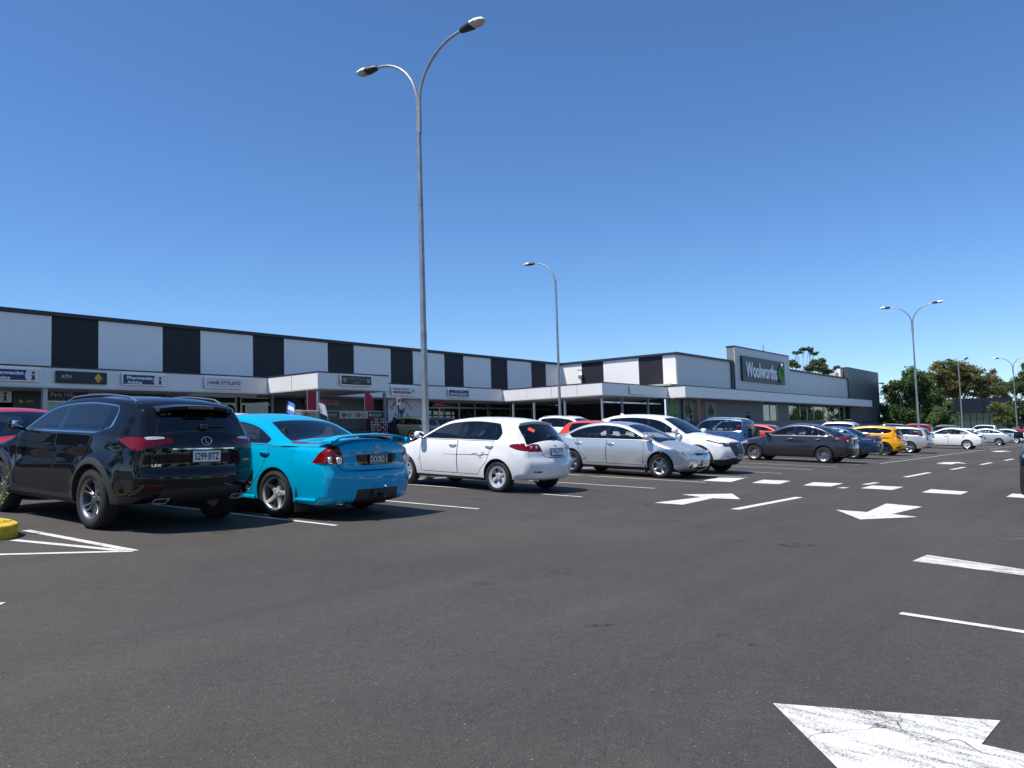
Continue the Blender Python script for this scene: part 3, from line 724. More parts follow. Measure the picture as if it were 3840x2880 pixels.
def road_paint(name, wear, col=(.72, .71, .68), sc=7., st=(1, 1, 1), crk=1.9):
    m = bpy.data.materials.new(name); m.use_nodes = True; n = m.node_tree.nodes; l = m.node_tree.links; b = n['Principled BSDF']; out = n['Material Output']
    tc = n.new('ShaderNodeTexCoord'); V = tc.outputs['Object']
    mp = n.new('ShaderNodeMapping'); mp.inputs['Scale'].default_value = st; mp.inputs['Rotation'].default_value = (0, 0, -.45 if st[0] != 1 else 0); l.new(V, mp.inputs['Vector']); t = n.new('ShaderNodeTexNoise'); t.inputs['Scale'].default_value = sc; t.inputs['Detail'].default_value = 10; t.inputs['Roughness'].default_value = .68; l.new(mp.outputs[0], t.inputs['Vector'])
    t2 = n.new('ShaderNodeTexNoise'); t2.inputs['Scale'].default_value = 95; t2.inputs['Detail'].default_value = 3; l.new(V, t2.inputs['Vector'])
    ad = n.new('ShaderNodeMath'); ad.operation = 'MULTIPLY_ADD'; l.new(t2.outputs['Fac'], ad.inputs[0]); ad.inputs[1].default_value = .55; l.new(t.outputs['Fac'], ad.inputs[2])
    mr = n.new('ShaderNodeMapRange'); mr.inputs[1].default_value = wear-.10; mr.inputs[2].default_value = wear+.13; l.new(ad.outputs[0], mr.inputs[0])
    # cracks
    dn = n.new('ShaderNodeTexNoise'); dn.inputs['Scale'].default_value = 4; l.new(V, dn.inputs['Vector'])
    mxv = n.new('ShaderNodeMix'); mxv.data_type = 'VECTOR'; mxv.inputs[0].default_value = .22; l.new(V, mxv.inputs[4]); l.new(dn.outputs['Color'], mxv.inputs[5])
    vo = n.new('ShaderNodeTexVoronoi'); vo.feature = 'DISTANCE_TO_EDGE'; vo.inputs['Scale'].default_value = crk; l.new(mxv.outputs[1], vo.inputs['Vector'])
    cr = n.new('ShaderNodeMapRange'); cr.inputs[1].default_value = .0004; cr.inputs[2].default_value = .0035; l.new(vo.outputs['Distance'], cr.inputs[0])
    fm = n.new('ShaderNodeMath'); fm.operation = 'MULTIPLY'; l.new(mr.outputs[0], fm.inputs[0]); l.new(cr.outputs[0], fm.inputs[1])
    dirt = n.new('ShaderNodeMix'); dirt.data_type = 'RGBA'; dirt.inputs[6].default_value = (col[0]*.72, col[1]*.71, col[2]*.70, 1); dirt.inputs[7].default_value = (*col, 1); l.new(t.outputs['Fac'], dirt.inputs[0])
    l.new(dirt.outputs[2], b.inputs['Base Color']); b.inputs['Roughness'].default_value = .75
    tr = n.new('ShaderNodeBsdfTransparent'); mx = n.new('ShaderNodeMixShader'); l.new(fm.outputs[0], mx.inputs[0]); l.new(tr.outputs[0], mx.inputs[1]); l.new(b.outputs[0], mx.inputs[2]); l.new(mx.outputs[0], out.inputs[0])
    MATS[name] = m
road_paint('paint_line', .58, sc=9); road_paint('paint_worn', .665, sc=3., st=(6, 1, 1)); road_paint('paint_arrow', .665, sc=2.2, st=(4.5, 1, 1), crk=1.3)

road_paint('oil_stain', .86, (.036, .033, .031), 6.); road_paint('pale_patch', .80, (.12, .108, .095), 3.)
xs = [-300, -40, 0, 40, 80, 140, 900, 3000]; ys = [-300, 0, 7, 18, 38, 80, 900, 3000]
g = MB(); g.add([(x, y, gz(x, y)) for y in ys for x in xs], [(j*8+i, j*8+i+1, (j+1)*8+i+1, (j+1)*8+i) for j in range(7) for i in range(7)])
CP = g.build('car_park', MATS['asphalt']); tag(CP, kind='structure')
def mark(name, poly, m='paint_line', lift=.005):
    b = MB(); b.add([(x, y, gz(x, y)+lift) for x, y in poly], [tuple(range(len(poly)))]); o = b.build(name, MATS[m], CP, recalc=False)
    if o.data.polygons[0].normal.z < 0: o.data.flip_normals()
    return o
def line(name, x0, y0, x1, y1, w=.09, m='paint_line'):
    d = Vector((x1-x0, y1-y0)).normalized()*w/2; return mark(name, [(x0-d.y, y0+d.x), (x1-d.y, y1+d.x), (x1+d.y, y1-d.x), (x0+d.y, y0-d.x)], m)
bx_ = [6.93, 9.77, 12.74, 15.6, 18.17, 20.8, 23.41, 26.2, 28.85, 31.54]+[31.54+2.67*k for k in range(1, 24)]
for i, x in enumerate(bx_):
    dx = .42 if x < 20 else (.2 if x < 30 else 0)
    line('parking_line', x, 8.3-.012*min(x, 40), x-dx, 13.1, .085)
for x in [6.5, 9.2, 11.9, 14.6]+[17.3+2.67*k for k in range(24)]: line('parking_line', x, 13.3, x, 18.3, .085)
for i in range(18): line('parking_line', 20+2.67*i, 25.2, 20+2.67*i, 30.2, .085)
line('parking_line', 6, 13.2, 62, 13.2, .085)
line('parking_line', 33, 7.55, 90, 7.55, .07, 'paint_worn')
for p in ([(18.66, 8.38), (20.06, 8.60), (20.45, 8.0), (18.8, 7.71)], [(18.91, 7.23), (20.27, 7.45), (20.42, 6.8), (19.06, 6.62)], [(19.07, 6.06), (20.38, 6.22), (20.5, 5.55), (19.2, 5.48)], [(19.18, 4.82), (20.34, 4.85), (20.39, 4.18), (19.19, 4.17)], [(18.95, 3.53), (20.12, 3.56), (19.95, 2.80), (18.95, 2.80)], [(19.02, 2.0), (20.1, 2.0), (20.1, 1.35), (19.02, 1.35)], [(19.02, .7), (20.1, .7), (20.1, .05), (19.02, .05)]): mark('crossing_block', p)
mark('arrow_marking', [(12.74, 6.65), (12.79, 6.13), (14.34, 6.25), (14.53, 5.79), (15.6, 6.38), (14.67, 7.04), (14.4, 6.51)])
mark('arrow_marking', [(13.83, 3.88), (12.64, 3.21), (13.63, 2.62), (13.80, 3.02), (15.47, 2.89), (15.64, 3.51), (13.82, 3.40)])
mark('arrow_marking', [(4.37, .55), (3.97, 1.46), (3.05, .72), (3.40, .64), (3.32, -1.2), (3.92, -1.2), (4.02, .60)][:0] or [(3.95, 1.46), (3.10, .78), (3.48, .60), (3.42, -1.3), (4.02, -1.3), (4.02, .58), (4.40, .55)], 'paint_arrow')
mark('arrow_marking', [(34.9, 5.95), (34.95, 5.4), (36.3, 5.45), (36.34, 5.06), (37.7, 5.60), (36.5, 6.2), (36.4, 5.9)]); mark('arrow_marking', [(57.2, 6.6), (57.2, 6.1), (58.9, 6.1), (58.9, 5.7), (61, 6.35), (58.9, 7.0), (58.9, 6.6)])
for x0, x1, y in ((12.68, 15.8, 5.14), (20.5, 21.5, 5.04), (24.55, 27.76, 4.95), (30.4, 32.8, 4.7), (35.7, 38.4, 4.5), (41.5, 44.3, 4.3), (47.5, 50, 4.2)): line('lane_dash', x0, y+.02, x1, y-.03, .15)
mark('lane_dash', [(18.85, 5.24), (19.2, 5.2), (19.2, 5.06), (18.85, 5.1)])
mark('parking_line', [(9.09, 1.82), (9.58, 1.79), (9.2, -2.9), (8.75, -2.9)][:0] or [(9.06, 1.82), (9.62, 1.78), (9.1, .4), (8.95, -3.2), (8.72, -3.2), (8.85, .6)], 'paint_worn')
line('parking_line', 6.46, 1.40, 6.22, -3.2, .085)
# painted point in front of the kerb nose
line('parking_line', 4.10, 10.45, 4.22, 8.14, .10); line('parking_line', 3.70, 9.75, 4.16, 8.2, .10); line('parking_line', 2.6, 9.34, 4.2, 8.13, .09); mark('arrow_marking', [(2.46, 6.6), (1.6, 7.2), (1.5, 6.6), (2.36, 6.5)], 'paint_worn')
# kerb island with a weed
def kerb_island():
    kb = mat('kerb_yellow', (.62, .42, .03), .75, noise=.35, nscale=14, bump=.4, bscale=50); cc = mat('island_fill', (.24, .21, .16), .95, noise=.5, nscale=30, bump=.6, bscale=90)
    root = empty('kerb_island', (3.08, 10.6, gz(3.08, 10.6))); tag(root, 'low traffic island with chipped yellow kerb beside the black four wheel drive', 'kerb')
    out = [(3.80, 10.05), (3.87, 10.45), (3.80, 10.85), (3.55, 11.15), (1.2, 12.6), (.8, 11.9), (1.0, 11.2), (3.2, 9.85), (3.6, 9.85)]
    out = roundpoly(out, .22, 4); c = np.mean(out, 0); inn = [tuple(c+(np.array(p)-c)*(.86 if abs(p[0]-c[0]) < 1.2 else .89)) for p in out]
    m = MB(); n = len(out); z = lambda p, h: (p[0]-3.0, p[1]-10.6, gz(*p)-gz(3.0, 10.6)+h)
    top = [tuple(c+(np.array(p)-c)*.992) for p in out]
    m.add([z(p, -.02) for p in out]+[z(p, .14) for p in out]+[z(p, .15) for p in top]+[z(p, .15) for p in inn], [(k*n+i, k*n+(i+1) % n, (k+1)*n+(i+1) % n, (k+1)*n+i) for k in range(3) for i in range(n)], 0, True)
    m.build('kerbstone', kb, root, auto=30); m = MB(); m.add([z(p, .13) for p in inn], [tuple(range(n))]); m.build('fill', cc, root)
    wd_ = empty('weed', (3.66, 10.3, gz(3.66, 10.3)+.13)); tag(wd_, 'thin green weed sprouting at the tip of the yellow kerb', 'weed')
    gm = mat('weed_green', (.16, .22, .05), .7); m = MB(); r_ = random.Random(3)
    def stem(p, d, L, rad):
        pts = [Vector(p)]; d = Vector(d).normalized()
        for k in range(6): d = (d+Vector((r_.uniform(-.1, .1), r_.uniform(-.1, .1), .06))).normalized(); pts.append(pts[-1]+d*L/6)
        m.tube([q[:] for q in pts], [rad*(1-.12*k) for k in range(7)], 5); return pts
    a = stem((0, 0, 0), (.42, -.10, .85),   .64, .017); b = stem((-.05, .03, 0), (.45, .1, .5), .42, .009); c_ = stem((0, .02, 0), (-.3, .05, .7), .5, .009)
    m.build('stem', gm, wd_); m = MB()
    for pts in (a, b, c_):
        for q in pts[1:]:
            for k in range(5):
                an = r_.uniform(0, 6.28); d = Vector((math.cos(an), math.sin(an), r_.uniform(.2, 1))).normalized(); s_ = d.cross(Vector((0, 0, 1))).normalized()*.014; L = r_.uniform(.03, .075); m.quad(q[:], (q+d*L*.5+s_)[:], (q+d*L)[:], (q+d*L*.5-s_)[:])
    m.build('leaf', gm, wd_, recalc=False)

# ------------------------------------------------------------------ the shops
def clad_mat(name, col, amt=.022, rough=.42):
    m = mat(name, col, rough); n = m.node_tree.nodes; l = m.node_tree.links; tc = n.new('ShaderNodeTexCoord'); out = None
    for sc, k in (((3.5, 3.5, .25), amt), ((.5, .5, .5), amt*.8), ((14, 14, 1.2), amt*.5)):
        mp = n.new('ShaderNodeMapping'); mp.inputs['Scale'].default_value = sc; l.new(tc.outputs['Object'], mp.inputs['Vector']); t = n.new('ShaderNodeTexNoise'); t.inputs['Scale'].default_value = 1; t.inputs['Detail'].default_value = 5; l.new(mp.outputs[0], t.inputs['Vector'])
        r = n.new('ShaderNodeMapRange'); r.inputs[1].default_value = .35; r.inputs[2].default_value = .7; r.inputs[3].default_value = 1; r.inputs[4].default_value = 1-k*1.8; l.new(t.outputs['Fac'], r.inputs[0])
        x = n.new('ShaderNodeMix'); x.data_type = 'RGBA'; x.blend_type = 'MULTIPLY'; x.inputs[0].default_value = 1; x.inputs[6].default_value = (*col, 1)
        if out: l.new(out, x.inputs[6])
        l.new(r.outputs[0], x.inputs[7]); out = x.outputs[2]
    l.new(out, n['Principled BSDF'].inputs['Base Color']); return m
PAN = clad_mat('panel_grey', (.94, .90, .855)); FAS = clad_mat('fascia_grey', (.84, .815, .785)); BLK = clad_mat('cladding_black', (.013, .012, .018), .06, .6); TRM = mat('trim_dark', (.025, .027, .04), .5)
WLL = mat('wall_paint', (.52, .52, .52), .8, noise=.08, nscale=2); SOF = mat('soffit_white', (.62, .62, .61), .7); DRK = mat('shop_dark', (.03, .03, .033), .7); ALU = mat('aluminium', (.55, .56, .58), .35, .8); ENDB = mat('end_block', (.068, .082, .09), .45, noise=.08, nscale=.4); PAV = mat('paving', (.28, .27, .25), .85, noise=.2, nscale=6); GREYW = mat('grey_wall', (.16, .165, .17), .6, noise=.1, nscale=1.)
glass_mat('shop_glass', (.45, .5, .5), base=.08)
Z = lambda e: e+EYE
def bx(name, a, b, m, parent=None, bev=0): return MB().box((a[0], a[1], Z(a[2])), (b[0], b[1], Z(b[2])), bev=bev).build(name, m, parent)
# walkway in front of the shops
def walk(name, x0, x1, y0, y1, z): o = bx(name, (x0, y0, -2.5), (x1, y1, z), PAV); tag(o, kind='structure'); return o
walk('footpath', -12, 51.4, 39.7, 44.2, .64); walk('footpath', 51.4, 64, 30.4, 44.2, .15); walk('footpath', 64, 126, 28.6, 32.0, .12)
SH = empty('shop_row', (20, 43.5, gz(20, 43.5))); tag(SH, 'long low row of shops with alternating pale and black panels above its canopy', 'building')
SHo = Vector(SH.location)
def sbx(name, a, b, m, par=None, bev=0):
    P = par or SH; o = bx(name, a, b, m, None, bev); o.parent = P; o.matrix_parent_inverse = Matrix.Translation(-SHo) if P is SH else Matrix.Identity(4); return o
sbx('wall', (-12, 43.50, 3.1), (65.08, 43.9, 7.0), BLK); sbx('wall', (65.10, 31.22, 3.1), (65.5, 43.9, 7.0), BLK)
sbx('roof', (-12, 43.9, 6.6), (65.1, 60, 6.8), TRM); sbx('roof', (65.5, 31.5, 6.6), (120, 60, 6.8), TRM)
sbx('roof_capping', (-12, 43.32, 7.0), (65.2, 44.0, 7.2), TRM); sbx('roof_capping', (64.92, 31.05, 7.003), (65.6, 43.32, 7.203), TRM)
sbx('rear_wall', (-12, 59.5, -1.2), (65, 60, 6.6), WLL); sbx('end_wall', (-12.3, 43.5, -1.2), (-12, 60, 6.8), WLL)
for k in range(-5, 8):
    a = 20.53+5.985*k; b = a+3.60; b = min(b, 65.05)
    if b < -12: continue
    mid = (a+b)/2
    for p, q in ((a, mid-.002), (mid+.002, b)):
        if q > p: sbx('panel', (p, 43.455, 4.05), (q, 43.50, 6.98), PAN)
for a, b in ((41.1, 43.44), (34.95, 38.68), (31.25, 32.52)):
    sbx('panel', (65.055, a, 4.02), (65.10, b, 6.98), PAN)
# awnings
CAN = []
def canopy(x0, x1, y0, y1, zb=3.06, zt=4.03, posts=()):
    o = sbx('canopy', (x0, y0, zb+.05), (x1, y1, zt), FAS); sbx('canopy_edge', (x0-.02 if x0 > -11 else x0, y0-.03, zt), (x1+.0, y1, zt+.07), TRM, None); sbx('soffit', (x0+.01, y0+.01, zb), (x1-.01, y1-.01, zb+.05), SOF)
    sbx('gutter_lip', (x0, y0-.035, zb-.002), (x1, y0-.001, zb+.075), SOF)
canopy(-12, 51.797, 40.5, 43.45)
canopy(29.06, 34.5, 35.87, 40.455, 3.105, 4.04)
canopy(51.8, 62.6, 30.98, 43.45, 3.03, 3.97)
canopy(62.603, 125.7, 29.32, 31.19, 3.02, 3.985)
for x, y in ((29.2, 36.02), (34.3, 36.02), (29.45, 40.6), (52.0, 39.55), (52.0, 37.45), (52.0, 34.5), (52.0, 31.15), (55.1, 31.2), (59.4, 31.2), (62.5, 31.0), (65.5, 29.5)):
    sbx('canopy_post', (x-.07, y-.07, -.9), (x+.07, y+.07, 3.05), mat('post_grey', (.22, .225, .235), .5))
# fascia joints on the sunlit end faces
for y in (33.2, 35.6, 38.0): sbx('joint', (51.793, y-.008, 3.15), (51.799, y+.008, 3.95), TRM)
sbx('joint', (29.053, 38.2, 3.2), (29.059, 38.22, 4.0), TRM)
# corrugated sun blade under the wing's last panel
cb = MB()
for i in range(26): y = 31.0+.11*i; cb.box((63.4, y, Z(4.16+.045*(i % 2))), (65.05, y+.11, Z(4.30+.045*(i % 2))))
o = cb.build('corrugated_awning', mat('awning_cream', (.60, .56, .44), .6)); o.parent = SH; o.matrix_parent_inverse = Matrix.Translation(-SHo)
sbx('wall_camera', (64.7, 40.95, 5.5), (65.05, 41.3, 5.85), ALU, None, .03); sbx('camera_arm', (64.2, 41.0, 6.27), (65.05, 41.08, 6.34), ALU)
# ---- shop fronts under the canopy
def pane(x0, x1, z0, z1, y=43.35, axis='x', frame=.05, name='shop_window', inside=DRK):
    f = MB()
    if axis == 'x':
        f.box((x0, y-.04, Z(z0)), (x0+frame, y+.04, Z(z1))); f.box((x1-frame, y-.04, Z(z0)), (x1, y+.04, Z(z1))); f.box((x0+frame, y-.04, Z(z1-frame)), (x1-frame, y+.04, Z(z1))); f.box((x0+frame, y-.04, Z(z0)), (x1-frame, y+.04, Z(z0+frame)))
    o = f.build(name, ALU); o.parent = SH; o.matrix_parent_inverse = Matrix.Translation(-SHo)
    p = MB().quad((x0+frame, y, Z(z0+frame)), (x1-frame, y, Z(z0+frame)), (x1-frame, y, Z(z1-frame)), (x0+frame, y, Z(z1-frame))).build('pane', MATS['shop_glass'], o, recalc=False); return o
FL = .64
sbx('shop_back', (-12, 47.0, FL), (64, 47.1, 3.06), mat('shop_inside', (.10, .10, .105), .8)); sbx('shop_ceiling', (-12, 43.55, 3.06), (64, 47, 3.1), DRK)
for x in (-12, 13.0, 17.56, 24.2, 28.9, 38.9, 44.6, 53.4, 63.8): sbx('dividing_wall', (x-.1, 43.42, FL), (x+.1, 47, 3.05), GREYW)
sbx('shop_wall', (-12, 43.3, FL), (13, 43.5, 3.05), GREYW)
# goods inside the shops
gr = random.Random(5)
gc = [mat('goods_%d' % i, c, .6) for i, c in enumerate([(.5, .05, .04), (.55, .3, .04), (.05, .12, .4), (.5, .5, .48), (.1, .3, .1), (.5, .42, .1), (.35, .08, .2), (.6, .6, .6)])]
for x0, x1 in ((13.4, 16), (18.2, 23.8), (24.6, 28.6), (46, 53), (54, 61)):
    x = x0
    while x < x1-.8:
        L = gr.uniform(1.0, 1.8); y = gr.uniform(44.2, 45.6); rk = MB(); rk.box((x, y, Z(FL)), (x+L, y+.5, Z(FL+.1)))
        for s_ in range(4): rk.box((x, y, Z(FL+.35+.38*s_)), (x+L, y+.45, Z(FL+.39+.38*s_)))
        rk.box((x, y+.45, Z(FL)), (x+L, y+.5, Z(FL+1.7)))
        ro = rk.build('shelf_unit', WLL); tag(ro, 'dim shelf of goods seen through the shop glass', 'shelf', 'shelves inside the shops')
        it = [MB() for _ in gc]
        for s_ in range(4):
            xx = x+.03
            while xx < x+L-.1:
                w_ = gr.uniform(.08, .22); k = gr.randrange(len(gc)); it[k].box((xx, y+.03, Z(FL+.39+.38*s_)), (xx+w_, y+.3, Z(FL+.39+.38*s_+gr.uniform(.15, .3)))); xx += w_+.02
        for k, b_ in enumerate(it):
            if b_.v: tag(b_.build('goods', gc[k], ro), kind='stuff')
        x += L+gr.uniform(.3, 1.1)
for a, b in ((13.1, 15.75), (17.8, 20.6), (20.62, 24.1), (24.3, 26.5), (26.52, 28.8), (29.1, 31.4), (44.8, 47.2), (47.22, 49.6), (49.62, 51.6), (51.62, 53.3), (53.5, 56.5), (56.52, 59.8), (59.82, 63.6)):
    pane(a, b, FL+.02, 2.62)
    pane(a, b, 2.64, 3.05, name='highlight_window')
sbx('sign_band', (17.75, 43.2, 2.63), (24.1, 43.28, 3.06), mat('navy_print', (.012, .014, .06), .35))
# scalloped valance above the hair stylists
vb = MB()
for i in range(34): x = 24.4+.125*i; vb.prism([(x, Z(3.06)), (x+.12, Z(3.06)), (x+.12, Z(2.93)), (x+.06, Z(2.86)), (x, Z(2.93))], lambda u, w, d: (u, d, w), 41.0, 41.02)
o = vb.build('valance', mat('valance_grey', (.42, .42, .43), .8)); o.parent = SH; o.matrix_parent_inverse = Matrix.Translation(-SHo)
sbx('fluorescent_tube', (24.6, 41.8, 2.98), (25.8, 41.9, 3.05), mat('tube_white', (.8, .8, .8), .4))
sbx('pillar', (16.62, 40.62, FL), (16.82, 40.85, 3.05), WLL); sbx('butcher_wall', (34.7, 42.9, FL), (44.5, 43.1, 3.05), GREYW)
# deli front
sbx('deli_wall', (31.4, 43.0, FL), (38.8, 43.3, 3.05), mat('deli_dark', (.05, .05, .052), .7)); sbx('counter_window', (32.6, 42.93, 1.4), (33.5, 42.99, 2.3), ALU); sbx('deli_door', (36.7, 42.93, FL), (37.7, 42.99, 2.5), DRK)
SIGN_N = [0]
def sign(name, label, x0, x1, z0, z1, y, face, frame=None, fn=None, depth=.14, fw=.05, cat='sign'):
    """a lightbox hung on a fascia (faces -y)"""
    root = empty(name, ((x0+x1)/2, y, Z(z0))); tag(root, label, cat); o = Vector(root.location)
    def loc(m, nm, mt, par=root): 
        m.v = [(p[0]-o.x, p[1]-o.y, p[2]-o.z) for p in m.v]; return m.build(nm, mt, par, recalc=True)
    loc(MB().box((x0, y-depth, Z(z0)), (x1, y, Z(z1))), 'sign_box', frame or ALU)
    loc(MB().box((x0+fw, y-depth-.006, Z(z0+fw)), (x1-fw, y-depth+.002, Z(z1-fw))), 'sign_face', face)
    fy = y-depth-.008
    if fn:
        for nm, mt, m in fn(fy): m.v = [(p[0]-o.x, p[1]-o.y, p[2]-o.z) for p in m.v]; m.build(nm, mt, root, recalc=False)
    return root
RT, UP = (1, 0, 0), (0, 0, 1)
def T(s, x, z, y, w, h, bold=.02, align='c'): return text_mb(MB(), s, (x, y, Z(z)), RT, UP, w, h, bold, align=align, lift=.004)
def flat(poly, y): 
    m = MB(); m.add([(a, y, Z(b)) for a, b in poly], [tuple(range(len(poly)))]); return m
def disc(cx, cz, r, y, n=24, a0=0, a1=6.2832): return flat([(cx+r*math.cos(a), cz+r*math.sin(a)) for a in np.linspace(a0, a1, n, endpoint=False)], y)
WP = mat('sign_white', (.74, .74, .74), .4); NVY = mat('sign_navy', (.012, .012, .10), .35); INK = mat('sign_ink', (.012, .014, .03), .5); RED = mat('sign_red', (.50, .02, .03), .45); YEL = mat('sign_yellow', (.80, .42, .01), .45); BKS = mat('sign_black', (.012, .012, .014), .4); GRN = mat('sign_green', (.14, .38, .06), .45)
def pharm(x0):
    def fn(y):
        x1 = x0+2.34; q = [(x1-.60, 3.37), (x1-.06, 3.37), (x1-.06, 3.84), (x1-.60, 3.84), (x1-.67, 3.72), (x1-.70, 3.6), (x1-.67, 3.48)]
        i = flat([(x1-.44, 3.40), (x1-.24, 3.40), (x1-.24, 3.44), (x1-.275, 3.44), (x1-.275, 3.62), (x1-.43, 3.62), (x1-.43, 3.58), (x1-.39, 3.58), (x1-.39, 3.44), (x1-.44, 3.44)], y-.004)
        return [('lettering', WP, T('Pharmacist', x0+.24, 3.70, y, 1.36, .17, .05, 'l')), ('lettering', WP, T('Advice', x0+.24, 3.47, y, .80, .16, .05, 'l')), ('symbol_panel', WP, flat(q, y-.001)), ('symbol', INK, i), ('symbol_dot', RED, disc(x1-.33, 3.73, .075, y-.004))]
    return fn
sign('shop_sign', 'blue and white advice sign cut off by the left edge of the photo', 14.05, 16.39, 3.32, 3.9, 40.46, NVY, None, pharm(14.05)); sign('shop_sign', 'blue and white advice sign beside the pale hair stylists board', 20.24, 22.58, 3.32, 3.9, 40.46, NVY, None, pharm(20.24))
def diamond(cx, cz, r, y): return [('emblem', YEL, flat([(cx-r*.8, cz), (cx, cz-r), (cx+r*.8, cz), (cx, cz+r)], y)), ('emblem_corner', BKS, flat([(cx+r*.22, cz-r*.72), (cx+r*.80, cz+.0), (cx+r*.62, cz+r*.02), (cx+r*.12, cz-r*.60)], y-.003)), ('emblem_line', WP, flat([(cx+r*.30, cz-r*.85), (cx+r*1.0, cz+.02), (cx+r*.94, cz+.02), (cx+r*.24, cz-r*.85)], y-.003))]
sign('bank_sign', 'black cash machine sign with yellow diamond on the fascia', 17.09, 19.49, 3.30, 3.89, 40.46, BKS, BKS, lambda y: [('lettering', WP, T('ATM', 17.54, 3.62, y, .44, .16, .0))]+diamond(19.06, 3.6, .24, y), .10, .01)
def hair(y):
    b = MB(); b.add([(24.98, y, Z(3.40)), (27.15, y, Z(3.40)), (27.15, y, Z(3.83)), (24.98, y, Z(3.83)), (25.0, y, Z(3.42)), (27.13, y, Z(3.42)), (27.13, y, Z(3.81)), (25.0, y, Z(3.81))], [(0, 1, 5, 4), (1, 2, 6, 5), (2, 3, 7, 6), (3, 0, 4, 7)])
    return [('lettering', NVY, T('HAIR STYLISTS', 26.07, 3.615, y, 1.98, .20, .03)), ('border', NVY, b)]
sign('shop_sign', 'pale hair stylists sign with dark capitals in a thin border', 24.86, 27.26, 3.31, 3.91, 40.46, WP, None, hair)
def hb(cx, cz, y):
    m = MB()
    for s_ in (1, -1):
        pts = [(cx+s_*(.0+.13*math.sin(a)**3*1.0), y-.003, Z(cz+.02+.11*math.cos(a)-.04*math.cos(2*a)-.015*math.cos(3*a))) for a in np.linspace(.25, 3.14, 12)]; m.tube(pts, .014, 5)
    m.tube([(cx-.03, y-.003, Z(cz+.13)), (cx-.03, y-.003, Z(cz-.08)), (cx+.03, y-.003, Z(cz-.08)), (cx+.05, y-.003, Z(cz-.02)), (cx-.03, y-.003, Z(cz+.02)), (cx+.04, y-.003, Z(cz+.06))], .011, 5); return m
sign('shop_sign', 'black deli sign with two white heart emblems on the projecting canopy', 30.58, 32.99, 3.36, 3.98, 35.83, BKS, None, lambda y: [('lettering', mat('dim_print', (.30, .29, .29), .5), T('PARA HILLS', 31.78, 3.78, y, 1.25, .15, .0)), ('lettering', MATS['dim_print'], T('DELI', 31.78, 3.55, y, .5, .15, .0)), ('heart_emblem', WP, hb(30.88, 3.66, y)), ('heart_emblem', WP, hb(32.70, 3.66, y))])
def bull(cx, cz, s, y):
    h = [(0, -.62), (.12, -.56), (.14, -.36), (.20, -.10), (.26, .06), (.52, .16), (.46, .04), (.28, -.02), (.62, .20)]
    head = [(-.10, -.62), (.10, -.62), (.16, -.46), (.14, -.30), (.24, .0), (.46, .02), (.54, .14), (.26, .16), (.20, .26), (.36, .26), (.48, .34), (.52, .48), (.48, .66), (.60, .50), (.60, .30), (.48, .16)]
    left = [(-a, b) for a, b in reversed([(.10, -.62), (.16, -.46), (.14, -.30), (.24, .0), (.46, .02), (.54, .14), (.26, .16), (.20, .26)])]
    face = [(.10, -.62), (.16, -.46), (.14, -.30), (.24, .0), (.48, .02), (.54, .13), (.26, .16), (.18, .28), (-.18, .28), (-.26, .16), (-.54, .13), (-.48, .02), (-.24, .0), (-.14, -.30), (-.16, -.46), (-.10, -.62)]
    horn = [(.16, .20), (.34, .22), (.50, .30), (.56, .46), (.52, .70), (.46, .48), (.38, .38), (.16, .34)]
    m = flat([(cx+a*s, cz+b*s) for a, b in face], y); m2 = flat([(cx+a*s, cz+b*s) for a, b in horn], y); m3 = flat([(cx-a*s, cz+b*s) for a, b in horn][::-1], y)
    return [('bull_head', INK, m), ('horn', INK, m2), ('horn', INK, m3)]
def cleaver(cx, cz, s, y, sg): return [('cleaver', INK, flat([(cx+sg*(.35)*s, cz-.9*s), (cx+sg*.43*s, cz-.9*s), (cx+sg*.80*s, cz-.2*s), (cx+sg*1.10*s, cz-.55*s), (cx+sg*1.16*s, cz-.50*s), (cx+sg*.82*s, cz-.02*s)][::sg], y))]
sign('shop_sign', 'white butcher sign with red ribbon and small bull emblem', 39.1, 41.52, 3.27, 3.88, 40.46, WP, None, lambda y: [('lettering', NVY, T('PARA HILLS', 40.05, 3.70, y, 1.5, .16, .02)), ('ribbon', RED, flat([(39.25, 3.38), (40.95, 3.38), (40.95, 3.55), (39.25, 3.55)], y)), ('lettering', WP, T('QUALITY MEATS', 40.1, 3.465, y-.003, 1.2, .08, .0))]+bull(41.2, 3.62, .22, y)+cleaver(41.2, 3.62, .22, y, 1)+cleaver(41.2, 3.62, .22, y, -1))
sign('shop_sign', 'dark blue newsagency sign with white capitals on the fascia', 45.0, 47.4, 3.28, 3.86, 40.46, NVY, None, lambda y: [('lettering', WP, T('PARA HILLS', 46.2, 3.74, y, 1.0, .10, .0)), ('lettering', WP, T('NEWSAGENCY', 46.2, 3.50, y, 2.15, .20, .03))])
sign('shop_sign', 'blank grey lightbox on the canopy left of the supermarket', 55.85, 58.5, 3.22, 3.85, 30.94, FAS, None, None)
